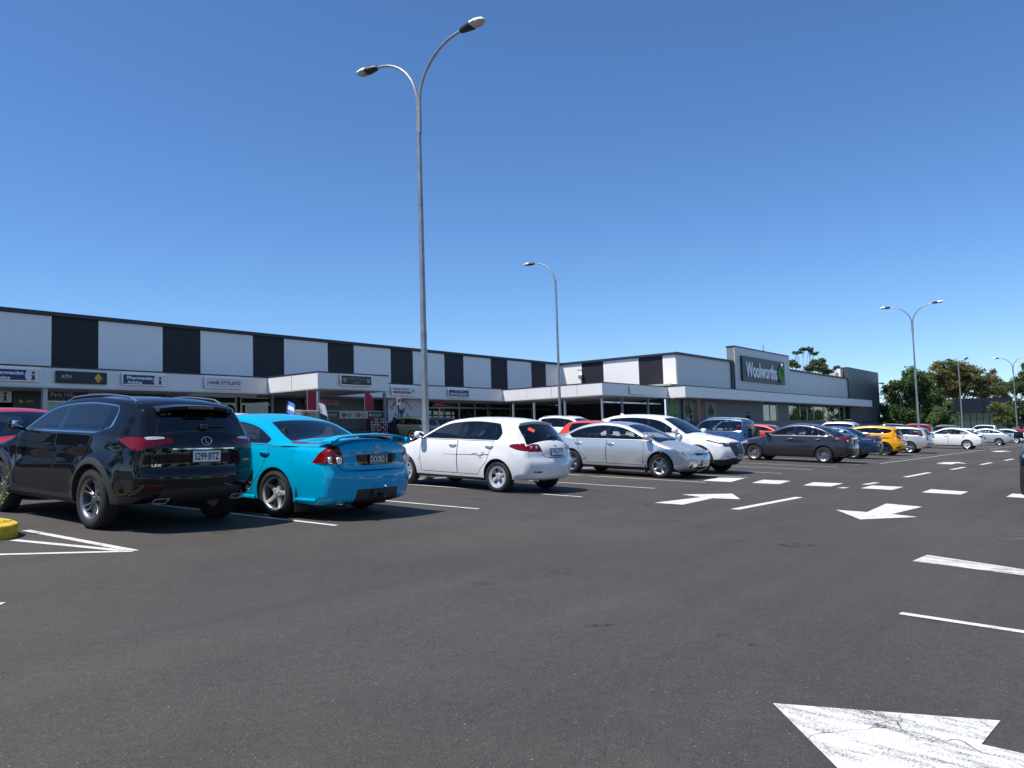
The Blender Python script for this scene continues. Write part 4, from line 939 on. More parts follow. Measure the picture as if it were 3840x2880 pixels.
# butcher's painted wall
BW = empty('painted_wall', (41.5, 41.5, gz(41.5, 41.5))); tag(BW, 'pale butcher shopfront wall painted with an arched name and a bull head', 'wall'); o_ = Vector(BW.location)
def bw(m, nm, mt, rc=False): m.v = [(p[0]-o_.x, p[1]-o_.y, p[2]-o_.z) for p in m.v]; return m.build(nm, mt, BW, recalc=rc)
bw(MB().box((39.75, 41.5, Z(.3)), (43.34, 41.6, Z(3.05))), 'board', mat('butcher_white', (.60, .60, .62), .6), True); bw(MB().box((39.70, 41.46, Z(.3)), (39.80, 41.49, Z(3.05))), 'edge_strip', NVY, True)
cx, cz, rad = 41.17, 1.95, 1.02
for i, ch in enumerate('PARA HILLS'):
    if ch == ' ': continue
    a = R(152-124*i/9); rt = Vector((math.sin(a), 0, -math.cos(a))); up = Vector((math.cos(a), 0, math.sin(a))); v_, f_, mn_, mx_ = text_mesh(ch, .01); m = text_mb(MB(), ch, (cx+rad*math.cos(a)*1.05, 41.497, Z(cz+rad*math.sin(a))), rt, up, None, .25, .035); bw(m, 'letter', INK)
for sg in (-1, 1): bw(disc(cx+sg*1.13, 2.30, .03, 41.495, 10), 'dot', INK)
for nm, mt, m in bull(cx, 2.10, .74, 41.495)+cleaver(cx, 2.10, .70, 41.495, 1)+cleaver(cx, 2.10, .70, 41.495, -1): bw(m, nm, mt)
sp_ = empty('small_sign', (39.3, 39.9, gz(39.3, 39.9))); tag(sp_, 'small blue and white parking sign on a slim post beside the butcher wall', 'sign')
MB().box((-.03, -.03, 0), (.03, .03, 2.6)).build('post', NVY, sp_); MB().box((-.16, -.05, 2.35), (.16, -.032, 2.95)).build('plate', WP, sp_); MB().box((-.09, -.06, 2.55), (.09, -.052, 2.78)).build('symbol', NVY, sp_)
# pharmacy window lettering and the cash machine
def wall_text(name, label, s, x, z, w, h, m, y=43.19, bold=.0, cat='lettering', align='l'):
    root = T(s, x, z, y, w, h, bold, align).build(name, m, None, recalc=False); return tag(root, label, cat)
wall_text('shop_lettering', 'thin white suburb name on the dark band left of the black four wheel drive', 'Para Hills', 18.03, 2.95, 1.16, .22, WP); wall_text('shop_lettering', 'bold white letters half hidden behind the black four wheel drive roof', 'Pharmacy', 19.9, 2.98, 1.6, .24, WP, bold=.03)
AT = empty('cash_machine', (16.85, 43.2, Z(FL))); tag(AT, 'grey cash machine set in a black bank panel under the canopy', 'cash machine'); ao = Vector(AT.location)
def at(m, nm, mt): m.v = [(p[0]-ao.x, p[1]-ao.y, p[2]-ao.z) for p in m.v]; return m.build(nm, mt, AT)
at(MB().box((16.3, 43.22, Z(FL)), (17.56, 43.34, Z(3.05))), 'panel', BKS); at(MB().box((16.48, 43.06, Z(1.2)), (17.2, 43.215, Z(2.2)), bev=.02), 'surround', mat('atm_grey', (.45, .46, .47), .5)); at(MB().box((16.58, 43.04, Z(1.70)), (17.1, 43.055, Z(2.05))), 'screen', mat('screen_dark', (.02, .03, .03), .1)); at(MB().box((16.58, 43.0, Z(1.42)), (17.1, 43.055, Z(1.6))), 'keypad', MATS['black_plastic'] if 'black_plastic' in MATS else BKS); at(MB().box((16.58, 43.03, Z(2.08)), (17.1, 43.058, Z(2.16))), 'header', WP)
for nm, mt, m in diamond(16.66, 2.56, .12, 43.215): m.v = [(p[0]-ao.x, p[1]-ao.y, p[2]-ao.z) for p in m.v]; m.build(nm, mt, AT, recalc=False)
m = T('ATM', 17.03, 2.56, 43.216, .3, .12, .0); m.v = [(p[0]-ao.x, p[1]-ao.y, p[2]-ao.z) for p in m.v]; m.build('lettering', WP, AT, recalc=False)
sign('window_poster', 'white window poster with a red dot and dark letter at the far left shop', 15.6, 16.26, 2.5, 3.05, 43.28, WP, WP, lambda y: [('symbol', INK, flat([(15.86, 2.58), (16.06, 2.58), (16.06, 2.62), (16.02, 2.62), (16.02, 2.82), (15.88, 2.82), (15.88, 2.79), (15.91, 2.79), (15.91, 2.62), (15.86, 2.62)], y)), ('symbol_dot', RED, disc(15.97, 2.93, .08, y))], .03, .01, 'poster')
# deli dressings
sign('cafe_sign', 'dim cafe and fish and chips sign with red capitals behind the deli canopy', 33.6, 36.5, 2.62, 3.03, 42.9, mat('dim_white', (.45, .44, .43), .6), DRK, lambda y: [('lettering', RED, T('FISH & CHIPS', 35.05, 2.83, y, 2.7, .26, .03))], .06, .02)
wall_text('cafe_lettering', 'small dark cafe letters on the wall under the deli canopy', 'CAFE', 31.6, 2.9, .9, .24, INK, 42.9, .03)
def feather(x, y, label, top=3.05, lean=0):
    root = empty('feather_banner', (x, y, Z(.3))); tag(root, label, 'banner', 'red feather banners by the deli'); zb = .55; zt = top-.3
    q = [(0, zb), (.0, zt-.25), (.06, zt), (.30, zt-.02), (.55, zt-.22), (.72, zt-.55), (.74, zb+.1), (.60, zb)]
    m = MB(); n_ = 9; cols = []
    q2 = roundpoly(q, .08, 3); m.prism(q2, lambda u, w, d: (u, d+.03*math.sin(w*3+u*4), w), -.006, .006); m.build('cloth', mat('banner_red', (.38, .02, .05), .7), root)
    MB().tube([(0, 0, 0), (-.01, 0, zt-.3), (.02, 0, zt+.02), (.2, 0, zt+.03)], .012, 6).build('pole', ALU, root)
    m = MB(); m.tube([(.36+.22*math.cos(a), -.03, 1.35+.26*math.sin(a)) for a in np.linspace(0, 6.2832, 22)], .014, 5); text_mb(m, 'DELI', (.36, -.035, 1.38), RT, UP, .3, .1, .0); m.build('print', mat('banner_print', (.55, .30, .30), .7), root, recalc=False); MB().box((-.25, -.25, 0), (.25, .25, .05)).build('base', BKS, root)
feather(28.66, 36.3, 'red feather banner left of the deli canopy post'); feather(32.85, 36.2, 'red feather banner with pale ring inside the deli fence')
FN = empty('deli_fence', (31.6, 35.95, gz(31.6, 35.95))); tag(FN, 'black deli fence panel hung with food picture banners below the canopy', 'fence'); fo = Vector(FN.location)
def fb(m, nm, mt, rc=True): m.v = [(p[0]-fo.x, p[1]-fo.y, p[2]-fo.z) for p in m.v]; return m.build(nm, mt, FN, recalc=rc)
fb(MB().tube([(27.4, 35.95, Z(1.86)), (34.1, 35.95, Z(1.86))], .03, 8), 'rail', WLL); fb(MB().tube([(28.7, 35.95, Z(.8)), (34.1, 35.95, Z(.8))], .025, 8), 'rail', BKS)
for x in (27.5, 30.8, 34.05): fb(MB().tube([(x, 35.95, Z(0)), (x, 35.95, Z(1.86))], .03, 8), 'post', BKS)
for i in range(60): x = 27.6+.11*i; fb(MB().box((x, 35.94, Z(.15)), (x+.018, 35.96, Z(1.40))), 'picket', BKS)
for i, (x0, x1, k) in enumerate(((27.9, 29.1, 'c'), (29.3, 30.6, 't'), (30.62, 31.7, 'f'), (31.72, 32.8, 'g'), (32.82, 33.95, 't'))):
    if k == 't':
        fb(MB().box((x0, 35.88, Z(1.44)), (x1, 35.90, Z(1.85))), 'banner', BKS); fb(T('CHICKEN', (x0+x1)/2+.06, 1.65, 35.878, .75, .11, .01), 'lettering', mat('cream_print', (.5, .48, .42), .6), False); fb(disc((x0+x1)/2-.40, 1.66, .08, 35.876, 14), 'roundel', MATS['cream_print'], False); fb(flat([((x0+x1)/2-.35, 1.54), ((x0+x1)/2+.4, 1.54), ((x0+x1)/2+.4, 1.55), ((x0+x1)/2-.35, 1.55)], 35.876), 'underline', MATS['cream_print'], False)
    else:
        fb(MB().box((x0, 35.88, Z(1.44)), (x1, 35.90, Z(1.85))), 'banner', mat('food_cream', (.40, .36, .28), .6))
        for j, (cx_, cc) in enumerate(((.28, (.22, .08, .04)), (.70, (.30, .20, .08)), (.48, (.10, .11, .05)))):
            fb(disc(x0+cx_*(x1-x0), 1.64+(.03 if j == 2 else 0), (.15, .13, .07)[j], 35.876-.002*j, 16), 'food_picture', mat('food_%s%d' % (k, j), (cc[0]*(1 if k == 'f' else 1.2), cc[1]*(1 if k == 'f' else 1.3), cc[2]), .6), False)
# newspaper cage at the end of the fence
CG = empty('magazine_rack', (33.2, 35.6, gz(33.2, 35.6))); tag(CG, 'wire rack of red and white packets at the right end of the deli fence', 'rack'); r5 = random.Random(11)
cm = [MB() for _ in range(3)]
for i in range(9):
    for j in range(7): cm[r5.randrange(3)].box((-.5+.155*i, -.10, .25+.16*j), (-.5+.155*i+.09, -.05, .25+.16*j+.11))
for k, b_ in enumerate(cm): tag(b_.build('packet', gc[(0, 3, 7)[k]], CG), kind='stuff')
cf = MB()
for i in range(10): cf.box((-.53+.155*i, -.13, .1), (-.515+.155*i, -.115, 1.4))
cf.box((-.53, -.04, .1), (.93, .02, .2)); cf.build('frame', BKS, CG)
BO = empty('bollard', (34.6, 35.5, gz(34.6, 35.5))); tag(BO, 'black bollard right of the deli fence', 'bollard'); MB().lathe([(0, .001), (0, .11), (1.35, .11), (1.42, .08), (1.44, .001)], 16, 'Z').build('bollard_body', BKS, BO)
sign('shop_sign', 'small red hanging sign inside the newsagency window', 46.15, 47.0, 2.62, 3.06, 42.9, RED, RED, lambda y: [('lettering', WP, T('NEWS', 46.57, 2.84, y, .5, .12, .0))], .06, .01)
# ---- the wing beside the supermarket: dark recess
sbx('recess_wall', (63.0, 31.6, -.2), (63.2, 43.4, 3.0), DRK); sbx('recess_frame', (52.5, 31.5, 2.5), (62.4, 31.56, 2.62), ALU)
# ------------------------------------------------------------------ supermarket
SM = empty('supermarket', (98, 31.2, gz(98, 31.2))); tag(SM, 'grey supermarket block with a raised sign wall and long canopy', 'building'); SMo = Vector(SM.location)
def mbx(nm, a, b, m, bev=0): o = bx(nm, a, b, m, None, bev); o.parent = SM; o.matrix_parent_inverse = Matrix.Translation(-SMo); return o
WG = clad_mat('market_grey', (.66, .64, .63))
for a, b in ((65.1, 69.4), (69.412, 73.7), (73.712, 77.29), (94.6, 101.7), (101.712, 107.8), (107.812, 114), (114.012, 120.2)): mbx('panel', (a, 31.19, 3.9), (b, 31.5, 7.0), WG)
mbx('roof_capping', (65.2, 31.02, 7.0), (77.84, 31.6, 7.2), TRM); mbx('roof_capping', (94.64, 31.02, 7.0), (120.2, 31.6, 7.2), TRM); mbx('downpipe_panel', (77.3, 31.05, 3.95), (77.88, 31.5, 7.0), TRM)
TW = clad_mat('tower_grey', (.62, .61, .60))
for i in range(3):
    for j in range(4): mbx('panel', (77.9+4.17*j+.006, 30.92, 3.9+1.566*i+.006), (77.9+4.17*(j+1)-.006, 31.0, 3.9+1.566*(i+1)-.006), TW)
mbx('sign_wall', (77.9, 31.0, 3.9), (94.58, 31.75, 8.6), mat('tower_side', (.20, .205, .20), .5)); mbx('roof_capping', (77.85, 30.88, 8.6), (94.63, 31.8, 8.72), TRM)
for a, b in ((120.2, 126.2), (126.21, 132.2), (132.21, 138.0)): mbx('end_panel', (a, 31.0, -1.4), (b, 32.2, 8.68), ENDB)
mbx('end_panel', (138.01, 31.3, -1.4), (139.3, 40, 5.6), ENDB)
mbx('end_capping', (120.15, 30.95, 8.68), (138.1, 32.25, 8.74), TRM); mbx('end_body', (120.6, 32.3, -1.4), (137.5, 58, 6.4), ENDB); mbx('roof_plant', (96, 34, 6.6), (103, 37, 7.75), mat('plant_grey', (.40, .40, .38), .6)); mbx('chimney', (118.2, 31.9, 6.9), (118.6, 32.3, 7.9), mat('brick_flue', (.5, .2, .12), .8)); mbx('parapet_return', (118.9, 31.7, 6.9), (120.15, 32.2, 8.5), PAN)
mbx('lower_wall', (64.9, 31.2, -1.4), (86.0, 31.5, 3.9), GREYW); mbx('lower_wall', (90.4, 31.2, -1.4), (94.4, 31.5, 3.9), GREYW); mbx('lower_wall', (121.9, 31.01, -1.4), (122.1, 31.5, 3.9), GREYW); mbx('shop_inside', (86, 34.5, -.5), (122, 34.7, 3.9), mat('bright_inside', (.30, .31, .30), .8)); mbx('inside_ceiling', (86, 31.6, 3.2), (122, 34.5, 3.3), SOF)
for i, x in enumerate((86.05, 88.2, 90.35)): mbx('mullion', (x-.05, 31.2, .12), (x+.05, 31.32, 3.2), ALU)
for x in (94.45, 98.5, 101.2, 103.9, 108.1, 110.6, 113.0, 115.5, 117.9, 121.8): mbx('mullion', (x-.06, 31.2, .12), (x+.06, 31.32, 3.2), ALU)
mp_ = [86.1, 88.2, 90.3]; mq_ = [94.5, 98.5, 101.2, 103.9, 108.1, 110.6, 113.0, 115.5, 117.9, 121.8]
for L_ in (mp_, mq_):
    for a, b in zip(L_[:-1], L_[1:]):
        o = MB().quad((a+.06, 31.26, Z(.2)), (b-.06, 31.26, Z(.2)), (b-.06, 31.26, Z(3.1)), (a+.06, 31.26, Z(3.1))).build('pane', MATS['shop_glass'], None, recalc=False); o.parent = SM; o.matrix_parent_inverse = Matrix.Translation(-SMo)
rr5 = random.Random(2)
for i in range(16):
    x = 95+1.65*i; k = rr5.randrange(8); mbx('display_stand', (x, 33.2, .12), (x+rr5.uniform(.5, 1.1), 33.7, rr5.uniform(1.4, 2.6)), gc[k])
mbx('balustrade', (66, 28.70, -1.2), (100, 28.85, 1.02), mat('balustrade_grey', (.10, .10, .105), .6)); mbx('balustrade', (100.01, 28.70, -1.2), (124, 28.85, .55), MATS['balustrade_grey'])
mbx('roller_door', (126.5, 30.95, -1.4), (134, 30.99, 1.0), DRK)
# posters on the glazed corner
def poster(x0, x1, m, label, logo):
    root = empty('window_poster', ((x0+x1)/2, 31.1, Z(.2))); tag(root, label, 'poster'); po = Vector(root.location); q = MB().box((x0, 31.05, Z(.2)), (x1, 31.12, Z(3.0))); q.v = [(p[0]-po.x, p[1]-po.y, p[2]-po.z) for p in q.v]; q.build('sheet', m, root)
    if logo: 
        for nm, mt, mm in logo: mm.v = [(p[0]-po.x, p[1]-po.y, p[2]-po.z) for p in mm.v]; mm.build(nm, mt, root, recalc=False)
def applelogo(cx, cz, s, y, m_):
    a = MB()
    for rx, rz, th, gap_ in ((.78, .68, .085, .30), (.40, .44, .07, .42)):
        for sg in (1, -1): a.tube([(cx+sg*rx*s*math.sin(t), y, Z(cz-rz*s*math.cos(t)-.05*s)) for t in np.linspace(.0, math.pi-gap_, 14)], [th*s*(.6+.5*math.sin(q)) for q in np.linspace(.5, 2.9, 14)], 6)
    a.tube([(cx, y, Z(cz-.48*s)), (cx, y, Z(cz+.22*s))], [.06*s, .03*s], 6)
    b = MB().tube([(cx-.02*s, y, Z(cz+.50*s)), (cx+.0*s, y, Z(cz+.72*s)), (cx+.14*s, y, Z(cz+.88*s)), (cx+.34*s, y, Z(cz+.88*s))], [.05*s, .10*s, .11*s, .03*s], 6)
    return [('logo', m_, a), ('logo_leaf', m_, b)]
PGN = mat('poster_green', (.025, .045, .035), .4); PRD = mat('poster_red', (.14, .010, .010), .5); PLG = mat('leaf_green', (.05, .20, .03), .5)
poster(62.9, 64.8, PGN, 'dark window sheet with pale green clover pattern beside the supermarket corner', [('pattern', PLG, disc(63.8, 1.9, .55, 31.04, 18)), ('pattern', PLG, disc(64.3, 2.6, .35, 31.04, 18)), ('pattern', PLG, disc(63.4, 2.7, .30, 31.04, 18)), ('pattern', PLG, disc(64.2, 1.2, .45, 31.04, 18))])
poster(65.7, 67.9, PGN, 'dark window poster with green logo left of the red poster', applelogo(66.8, 2.1, .62, 31.03, PLG)+[('lettering', WP, T('Woolworths', 66.8, 1.2, 31.04, 1.3, .2, .02))]); poster(67.95, 70.45, PRD, 'dark red supermarket window poster between two green logo posters', [('print', mat('print_pink', (.20, .02, .02), .5), disc(69.2, 1.7, .8, 31.04, 20))]); poster(70.5, 73.0, PGN, 'dark window poster with green logo right of the red poster', applelogo(71.75, 2.0, .62, 31.03, PLG)+[('lettering', WP, T('Woolworths', 71.75, 1.1, 31.04, 1.4, .2, .02))])
# the big sign
BS = empty('supermarket_sign', (87.1, 30.9, Z(5.18))); tag(BS, 'large navy supermarket name board with white letters and green logo', 'sign'); bo = Vector(BS.location)
def bs(m, nm, mt, rc=True): m.v = [(p[0]-bo.x, p[1]-bo.y, p[2]-bo.z) for p in m.v]; return m.build(nm, mt, BS, recalc=rc)
bs(MB().box((79.35, 30.70, Z(5.18)), (92.15, 30.91, Z(7.77))), 'board', mat('board_navy', (.012, .019, .036), .45)); 
x = 81.55
tm = text_mb(MB(), 'Woolworths', (84.75, 30.62, Z(6.40)), RT, UP, 9.2, 1.62, .02, lift=.0)
fr = list(tm.v); nv = len(tm.v); tm.v += [(p[0], p[1]+.09, p[2]) for p in tm.v]; 
ed = {}
for f in list(tm.f):
    for i in range(len(f)): e = (f[i], f[(i+1) % len(f)]); ed[e] = ed.get(e, 0)+1
for (a, b) in [e for e in ed if (e[1], e[0]) not in ed]: tm.f.append((a, b, b+nv, a+nv)); tm.mi.append(0); tm.sm.append(False)
bs(tm, 'lettering', mat('letter_white', (.92, .91, .89), .4), False)
for nm, mt, m in applelogo(90.72, 6.28, 1.18, 30.62, mat('logo_green', (.13, .40, .07), .45)): bs(m, nm, mt)
bs(MB().tube([(90.7, 30.62, Z(7.0)), (90.75, 30.62, Z(7.28)), (91.0, 30.62, Z(7.42)), (91.35, 30.62, Z(7.38))], [.08, .16, .18, .05], 6), 'logo_leaf', mat('leaf_pale', (.45, .5, .42), .5))
# wall-mounted flood lamp on the end block and the roof aerial
WL = empty('wall_lamp', (138.1, 30.9, Z(7.0))); tag(WL, 'black flood lamp on an arm at the top of the dark end block', 'lamp'); MB().tube([(-.5, 0, 0), (.6, 0, .1), (1.2, 0, .12)], .06, 6).build('arm', BKS, WL); MB().box((1.1, -.25, .02), (2.3, .25, .2), bev=.05).build('lamp_head', BKS, WL)
MS = empty('roof_aerial', (100.4, 36, Z(6.8))); tag(MS, 'thin lattice aerial standing on the supermarket roof behind the sign wall', 'aerial')
am = MB(); am.tube([(0, 0, 0), (0, 0, 4.2)], .05, 6); 
for k in range(6): am.tube([(-.25, 0, 3.0+.2*k), (.35, 0, 3.05+.2*k)], .025, 5)
am.build('mast', ALU, MS)
# ------------------------------------------------------------------ car shapes
def circ(cx, cz, r, a0=0, a1=2*math.pi, n=28): return [(cx+r*math.cos(a), cz+r*math.sin(a)) for a in np.linspace(a0, a1, n, endpoint=a1-a0 < 6)]
def clad(wd=.07, sill=.12, front=True):
    def f(B):
        S = B.S
        for ax in (0, S['wb']): B.regs_side.append(('cladding', circ(ax, S['r'], S['Ra']+wd), 'black_plastic'))
        zs = S['sill']; B.regs_side.append(('cladding', [(B.xr-.2, zs-.3), (B.xf+.2, zs-.3), (B.xf+.2, zs+sill), (B.xr-.2, zs+sill)], 'black_plastic'))
        for nm in (B.strip_rear, B.strip_front): pass
    return f
def both(B, fn, name, poly, m, r=.02):
    fn(name, poly, m, r); fn(name, [(-y, z) for y, z in poly][::-1], m, r)
def tail(side, rear, m='tail_red', r=.03, name='@tail_light'):
    def f(B):
        if side: B.side(name, side, m, r)
        if rear: both(B, B.strip_rear, name, rear, m, r)
    return f
def head(side, front, m='lamp_lens', r=.03, name='@headlight'):
    def f(B):
        if side: B.side(name, side, m, r)
        if front: both(B, B.strip_front, name, front, m, r)
    return f
def rr_(name, poly, m, r=.02): return lambda B: B.strip_rear(name, poly, m, r)
def ff_(name, poly, m, r=.02): return lambda B: B.strip_front(name, poly, m, r)
def gap_rear(pl): return lambda B: B.regs_strip.append(('panel_gap', [(float(B.srear(z)), y/float(B.wat(B.srear(z)))) for y, z in band(dens(pl, .06)[:-1] if False else pl, .012)], 'seam')) if B.fine else None
def gap_side(pl): return lambda B: B.regs_side.append(('panel_gap', band(pl, .007), 'seam')) if B.fine else None
def gap_front(pl): return lambda B: B.regs_strip.append(('panel_gap', [(float(B.sfront(z)), y/float(B.wat(B.sfront(z)))) for y, z in band(pl, .012)], 'seam')) if B.fine else None
def bonnet_gap(B):
    if not B.fine: return
    s0, s1 = B.cs[4], B.cs[5]; q = [(s0+.02, .80), ((s0+s1)/2, .84), (s1-.06, .80), (s1-.01, .55), (s1, 0), (s1-.01, -.55), (s1-.06, -.80), ((s0+s1)/2, -.84), (s0+.02, -.80)]
    P = np.array(q)*[1, .8]; B.regs_strip.append(('panel_gap', [(a, b/.8) for a, b in band(P, .012)], 'seam'))
SHAPES = {}
SHAPES['suv_lux'] = dict(wb=2.66, W=1.845, H=1.645, r=.364, tw=.225, rr=.240, Ra=.43, sill=.33, rim='twin5', rimmat='alloy_smoke', inset=.0,
    prof=[(-.78, .33), (-.97, .42), (-1.035, .56), (-1.035, .68), (-1.005, .76), (-.99, 1.04), (-.93, 1.20), (-.72, 1.47), (-.62, 1.55), (-.4, 1.605), (.2, 1.642), (.95, 1.635), (1.45, 1.57), (2.27, 1.17), (2.45, 1.12), (3.05, 1.04), (3.40, .93), (3.53, .78), (3.585, .58), (3.55, .38), (3.35, .26)],
    mk=(6, 7, 12, 13, 16), belt=(2.2, 1.09, -.55, 1.17), dlo=(.02, -.12), drnd=(-.44, 1.29), pillars=[(1.02, .11, -.10), (-.02, .022, .03)], glass='glass_dark', rglass='glass_dark', chrome_dlo=True,
    tum=.36, tr=.17, tf=.20, flare=.03, aup=.05, crease=(-.6, .98, 2.2, .80, .022), xC=.20, hz=.17, rgt=(.88, .74), rgm=.02, trim='gloss_black', mirpaint=True,
    crown=(.17, .13, .07, .035, .05, .06, .13, .18),
    feat=[tail([(-1.2, 1.0), (-.80, .975), (-.70, 1.0), (-.44, 1.115), (-.66, 1.13), (-1.2, 1.14)], [(.40, 1.07), (.62, 1.02), (.95, .98), (.95, 1.16), (.42, 1.125)]),
          rr_('badge_panel', [(-.42, .985), (.42, .985), (.42, 1.0), (-.42, 1.0)], 'chrome', .004),
          gap_rear([(-.80, .765), (-.4, .735), (0, .73), (.4, .735), (.80, .765)]), gap_rear([(.58, .74), (.64, .9), (.60, 1.06), (.60, 1.18)]), gap_rear([(-.58, .74), (-.64, .9), (-.60, 1.06), (-.60, 1.18)]),
          lambda B: both(B, B.strip_rear, 'reflector', [(.52, .545), (.74, .555), (.74, .58), (.52, .572)], 'tail_red', .008),
          rr_('lower_bumper', [(-.62, .2), (.62, .2), (.52, .52), (-.52, .52)], 'black_plastic', .05),
          head([(3.05, .80), (3.6, .74), (3.6, .90), (3.2, .93)], [(.5, .74), (.95, .78), (.95, .92), (.55, .84)]), ff_('grille', [(-.3, .35), (.3, .35), (.42, .55), (.3, .9), (-.3, .9), (-.42, .55)], 'gloss_black'), bonnet_gap, clad(.075, .10)])
SHAPES['sedan_sport'] = dict(wb=2.79, W=1.84, H=1.45, r=.325, tw=.225, rr=.228, Ra=.372, sill=.235, rim='five', rimmat='alloy_paint', inset=-.002,
    prof=[(-.98, .205), (-1.12, .26), (-1.155, .44), (-1.15, .62), (-1.11, .72), (-1.09, 1.0), (-1.03, 1.085), (-.6, 1.115), (-.14, 1.105), (.50, 1.36), (.84, 1.43), (1.25, 1.452), (1.75, 1.40), (2.58, 1.01), (2.75, .98), (3.3, .88), (3.6, .76), (3.70, .62), (3.74, .48), (3.70, .32), (3.5, .2)],
    mk=(8, 9, 12, 13, 16), belt=(2.45, .945, -.35, 1.005), dlo=(.24, .46), drnd=(.14, 1.14), pillars=[(1.27, .09, -.08), (.46, .022, .28)], glass='glass', rglass='glass_mid',
    tum=.40, tr=.12, tf=.2, flare=.012, aup=.05, alow=.05, xC=.22, hz=.115, rgt=(.90, .86), dmg=.085, hndl=None,
    crown=(.16, .06, .05, .04, .05, .06, .12, .2), fil=(.11, .07, .06, .06, .06, .08, .1, .12),
    feat=[tail([(-1.3, .765), (-.70, .78), (-.78, .90), (-.87, 1.0), (-.96, 1.07), (-1.3, 1.10)], [(.58, .77), (1., .765), (1., 1.11), (.66, 1.06)], r=.03),
          rr_('plate_recess', [(-.36, .745), (.36, .745), (.42, .90), (-.42, .90)], 'gloss_black', .02),
          gap_rear([(-.68, .77), (-.64, .70), (-.55, .675), (.55, .675), (.64, .70), (.68, .77)]), gap_side([(-1.05, 1.005), (-.4, .985), (.25, .975)]),
          rr_('rear_diffuser', [(-.46, .1), (.46, .1), (.40, .42), (-.40, .42)], 'black_plastic', .03),
          head([(3.25, .62), (3.8, .6), (3.8, .78), (3.35, .8)], [(.4, .62), (.95, .62), (.95, .78), (.45, .74)]), ff_('grille', [(-.33, .6), (.33, .6), (.36, .71), (-.36, .71)], 'gloss_black'), ff_('air_intake', [(-.6, .26), (.6, .26), (.55, .44), (-.55, .44)], 'gloss_black'), bonnet_gap])
SHAPES['hatch_family'] = dict(wb=2.6, W=1.725, H=1.445, r=.305, tw=.195, rr=.205, Ra=.352, sill=.265, rim='cap6', rimmat='alloy_paint',
    prof=[(-.68, .25), (-.85, .31), (-.90, .46), (-.89, .60), (-.845, .70), (-.80, .88), (-.70, 1.02), (-.30, 1.35), (-.20, 1.41), (.05, 1.455), (.6, 1.48), (1.1, 1.468), (1.55, 1.40), (2.38, 1.01), (2.52, .975), (3.0, .86), (3.30, .73), (3.41, .6), (3.465, .46), (3.42, .3), (3.2, .2)],
    mk=(6, 7, 12, 13, 16), belt=(2.3, .94, -.4, 1.0), dlo=(.03, .10), drnd=(-.05, 1.15), dmg=.06, pillars=[(1.08, .10, -.08)], glass='glass', rglass='glass_mid', rgframe=False,
    tum=.33, tr=.17, tf=.2, aup=.045, xC=.20, hz=.10, rgt=(.97, .90), rgm=.01, hndl=None,
    crown=(.22, .17, .07, .035, .05, .06, .13, .2), fil=(.12, .07, .05, .05, .05, .07, .1, .12),
    feat=[tail([(-1., .795), (-.46, .835), (-.26, .90), (-.31, .945), (-.50, .968), (-1., .965)], [(.40, .81), (.95, .80), (.95, .965), (.42, .955)]),
          gap_rear([(.44, .95), (.40, .75), (.30, .70), (-.30, .70), (-.40, .75), (-.44, .95)]), 
          lambda B: both(B, B.strip_rear, 'reflector', [(.44, .40), (.60, .41), (.60, .435), (.44, .435)], 'tail_red', .01),
          lambda B: B.side('moulding', [(.42, .555), (2.2, .555), (2.2, .575), (.42, .575)], 'moulding', .004),
          head([(2.95, .62), (3.5, .58), (3.5, .72), (3.05, .76)], [(.38, .60), (.9, .6), (.9, .74), (.42, .70)]), ff_('grille', [(-.3, .58), (.3, .58), (.34, .68), (-.34, .68)], 'gloss_black'), bonnet_gap])
mat('moulding', (.33, .34, .36), .5)
SHAPES['sedan_arc'] = dict(wb=2.7, W=1.752, H=1.435, r=.318, tw=.205, rr=.205, Ra=.368, sill=.26, rim='five', rimmat='alloy',
    prof=[(-.75, .27), (-.93, .36), (-.98, .55), (-.97, .72), (-.93, .9), (-.90, 1.03), (-.72, 1.07), (-.55, 1.075), (.15, 1.335), (.6, 1.415), (1.1, 1.435), (1.62, 1.37), (2.66, .955), (2.85, .905), (3.2, .82), (3.44, .71), (3.53, .58), (3.57, .44), (3.52, .28), (3.3, .18)],
    mk=(7, 8, 11, 12, 15), belt=(2.6, .855, -.3, .955), dlo=(.02, .2), drnd=(-.13, 1.08), pillars=[(2.14, .035, -.45), (1.12, .11, -.06)], glass='glass', rglass='glass_mid',
    tum=.34, tr=.15, tf=.22, aup=.045, xC=.20, hz=.115, flare=.012, hndl='chrome', wst=(.95, .90), xB=1.12,
    feat=[tail([(-1.2, .8), (-.7, .86), (-.75, .98), (-1.2, 1.0)], [(.5, .82), (.95, .8), (.95, 1.), (.52, .98)]),
          head([(2.98, .735), (3.20, .625), (3.7, .60), (3.7, .70), (3.12, .80)], [(.42, .60), (.95, .60), (.95, .70), (.55, .70), (.42, .66)], r=.02), ff_('grille', [(-.38, .595), (.38, .595), (.42, .665), (-.42, .665)], 'gloss_black', .015),
          ff_('air_intake', [(-.40, .24), (.40, .24), (.36, .38), (-.36, .38)], 'gloss_black'), lambda B: both(B, B.strip_front, 'fog_recess', [(.50, .27), (.72, .28), (.72, .38), (.50, .38)], 'gloss_black', .02),
          lambda B: B.side('moulding', [(.38, .385), (2.3, .385), (2.3, .42), (.38, .42)], 'chrome', .004), bonnet_gap])
